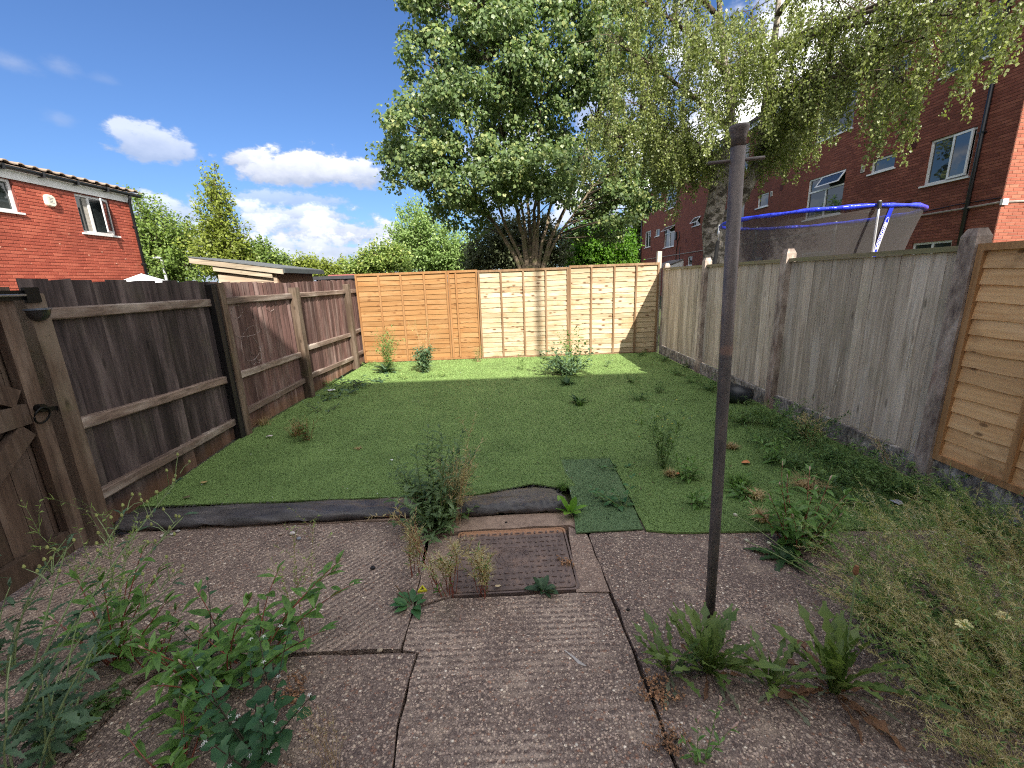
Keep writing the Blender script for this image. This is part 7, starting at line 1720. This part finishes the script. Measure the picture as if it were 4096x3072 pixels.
# ================================================================== LITTER AND SMALL THINGS
def plant_pot():
    c = onY(2960, 1538, 4.98); c.z = 0.135; d = Vector((0.62, -0.60, -0.05)).normalized()
    root = thing('plant_pot', 'black plastic plant pot lying on its side against the grey fence', 'plant pot', (c.x, c.y, 0)); mt = plain('black_pot_plastic', lin(38, 42, 48), .38, .1, 20); m = MB()
    prof = [(-.15, .122), (-.135, .132), (-.118, .132), (-.115, .122), (.0, .110), (.14, .092), (.145, .06), (.145, .0)]
    pts = [c+d*a for a, r_ in prof]; m.tube(pts, [r_ if r_ else .001 for a, r_ in prof], 24, False); m.part('pot', mt, root, True)
    m = MB(); m.tube([c+d*-.15, c+d*-.14, c+d*.1, c+d*.12], [.118, .114, .09, .001], 20, False); m.part('hollow', plain('dark_pot_inside', lin(20, 22, 24), .7), root, True)
plant_pot()
def triangle():
    c = G(1690, 2362); root = thing('toy_triangle', 'small yellow plastic triangle lying above the plantain', 'toy', c); m = MB(); o, i_ = 0.029, 0.018; a0 = R(-20)
    for z0, z1 in ((0.002, 0.012),):
        po = [Vector((c.x+o*math.cos(a0+k*2.0944), c.y+o*math.sin(a0+k*2.0944), 0)) for k in range(3)]; pi_ = [Vector((c.x+i_*math.cos(a0+k*2.0944), c.y+i_*math.sin(a0+k*2.0944), 0)) for k in range(3)]
        vs = [p+Vector((0, 0, z)) for z in (z0, z1) for p in po+pi_]; fs = []
        for k in range(3): j = (k+1) % 3; fs += [(6+k, 6+j, 9+j, 9+k), (k, j, 6+j, 6+k), (3+j, 3+k, 9+k, 9+j), (j, k, 3+k, 3+j)]
        m.add(vs, fs)
    m.part('ring', plain('yellow_toy_plastic', lin(222, 216, 60), .35, .03), root)
triangle()
def scrap(name, label, cat, px, py, size, mat, z=0.03, flat=0.4, tint=None):
    c = G(px, py, z); m = MB(); n = 7; pts = [c+Vector((size*rnd.uniform(.6, 1.1)*math.cos(t), size*.7*rnd.uniform(.6, 1.1)*math.sin(t), rnd.uniform(0, size*flat))) for t in np.linspace(0, 5.4, n)]
    m.add([c+Vector((0, 0, size*.35))]+pts, [(0, 1+i, 1+(i+1) % n) for i in range(n)]); o = m.part(name, mat); tag(o, label, cat); return o
WP = plain('white_paper', (.72, .72, .74), .7, .05, 20); OL = plain('orange_dead_leaf', lin(196, 128, 82), .8, .15, 30)
scrap('paper_scrap', 'white scrap of paper beside the blue green weeds on the left', 'litter', 1325, 1562, .07, WP); scrap('paper_scrap', 'pinkish white scrap of paper at the foot of the left fence', 'litter', 1078, 1748, .05, plain('pinkish_paper', lin(206, 190, 196), .7)); scrap('paper_scrap', 'small white bit of litter in the middle of the turf', 'litter', 1568, 1840, .016, WP)
scrap('paper_scrap', 'crumpled pale wrapper on the turf under the nearest concrete post', 'litter', 3585, 2012, .055, plain('pale_wrapper', lin(182, 182, 196), .4)); scrap('dead_leaf', 'curled orange leaf among the weeds right of the post', 'leaf', 2985, 1850, .05, OL); scrap('dead_leaf', 'small tan dead leaf on the left of the turf', 'leaf', 818, 1930, .035, plain('tan_leaf', lin(168, 146, 96), .8)); scrap('dead_leaf', 'brown dead leaf beside the dry tuft near the yellow flowers', 'leaf', 2720, 1895, .04, OL)
scrap('dead_leaf', 'thin dark leaf lying on the turf at lower left', 'leaf', 745, 1990, .03, plain('dark_leaf', lin(92, 84, 60), .8))
scrap('dead_flower', 'dry cream flower head on the front edge of the manhole cover', 'flower', 1992, 2345, .018, plain('cream_flower', lin(206, 186, 150), .8), .02)
def stones():
    specs = [(650, 2148, .018, lin(190, 182, 170), 'cream pebble leftmost of the little heap below the membrane'), (690, 2140, .016, lin(200, 196, 188), 'white pebble in the little heap below the membrane'), (712, 2128, .016, lin(178, 172, 164), 'grey pebble at the right end of the heap below the membrane'), (668, 2140, .013, lin(150, 140, 130), 'small brown pebble in the heap below the membrane'), (1170, 2138, .021, lin(214, 208, 204), 'white stone on the smooth strip left of the ragwort'), (1196, 2158, .017, lin(140, 146, 156), 'blue grey stone just below the white one'), (1122, 2140, .014, lin(170, 152, 138), 'tan stone left of the white one'), (1492, 2275, .016, lin(44, 44, 50), 'black lump on the left concrete slab'), (2025, 2092, .010, lin(36, 34, 34), 'tiny black lump above the manhole cover'), (1306, 2516, .010, lin(34, 36, 40), 'tiny black lump right of the broad redshank clump'), (2512, 2442, .010, lin(38, 36, 36), 'small black lump right of the long crack'), (2070, 2010, .008, lin(170, 160, 150), 'tiny pale stone on the membrane'), (1520, 2605, .014, lin(176, 160, 140), 'tan pebble on the cross crack')]
    for px, py, s, col, lab in specs:
        c = G(px, py); m = MB(); K, Rn = 8, 4; vs = []
        for j in range(Rn+1):
            ph = math.pi*j/Rn
            for i in range(K): t = 6.283*i/K; q = 1+rnd.uniform(-.15, .15); vs.append((c.x+s*q*math.sin(ph)*math.cos(t), c.y+s*.8*q*math.sin(ph)*math.sin(t), s*.45+s*.55*q*math.cos(ph)))
        o = m.add(vs, [(j*K+i, j*K+(i+1) % K, (j+1)*K+(i+1) % K, (j+1)*K+i) for j in range(Rn) for i in range(K)]).part('pebble', plain('stone_%d_%d' % (px, py), col, .75, .1, 40), None, True); tag(o, lab, 'stone')
stones()
def debris():
    # bits of leaf and twig scattered over the turf
    n = 420; m = MB()
    for _ in range(n):
        x, y = rnd.uniform(-2.7, 2.8), rnd.uniform(2.5, 7.6)
        if x < 0.3 and rnd.random() < .5: x = rnd.uniform(.3, 2.8)
        a = rnd.uniform(0, 3.14); L = rnd.uniform(.006, .022); w = rnd.uniform(.002, .006); d = Vector((math.cos(a), math.sin(a), 0)); p = Vector((-d.y, d.x, 0)); c = Vector((x, y, .036+rnd.uniform(0, .006)))
        m.add([c-d*L-p*w*.3, c-p*w+Vector((0, 0, .004)), c+d*L, c+p*w+Vector((0, 0, .004))], [(0, 1, 2, 3)])
    o = m.part('leaf_litter', plain('leaf_litter_brown', lin(96, 82, 58), .9, .3, 3)); tag(o, 'scattered bits of dead leaf and twig over the shaded turf', 'leaf litter', None, 'stuff')
    m = MB()
    for _ in range(60):
        x, y = rnd.uniform(-2.7, 2.2), rnd.uniform(2.5, 8.4); c = Vector((x, y, .038)); s = rnd.uniform(.003, .007); m.box(c, (s, s*rnd.uniform(.5, 2), .003))
    o = m.part('pale_crumbs', WP); tag(o, 'tiny pale crumbs scattered over the turf', 'litter', None, 'stuff')
    c = G(2290, 2640); m = MB(); pts = [G(2258, 2600, .002), G(2292, 2626, .002), G(2318, 2650, .002), G(2345, 2664, .002)]; m.tube(pts, [.003, .006, .009, .003], 4); m2 = [(x, y, max(.001, min(z, .0025))) for x, y, z in m.v]; m.v = m2
    o = m.part('white_smear', plain('bird_lime', lin(178, 172, 168), .9, .1, 60)); tag(o, 'white smear of bird lime on the centre slab', 'smear')
debris()
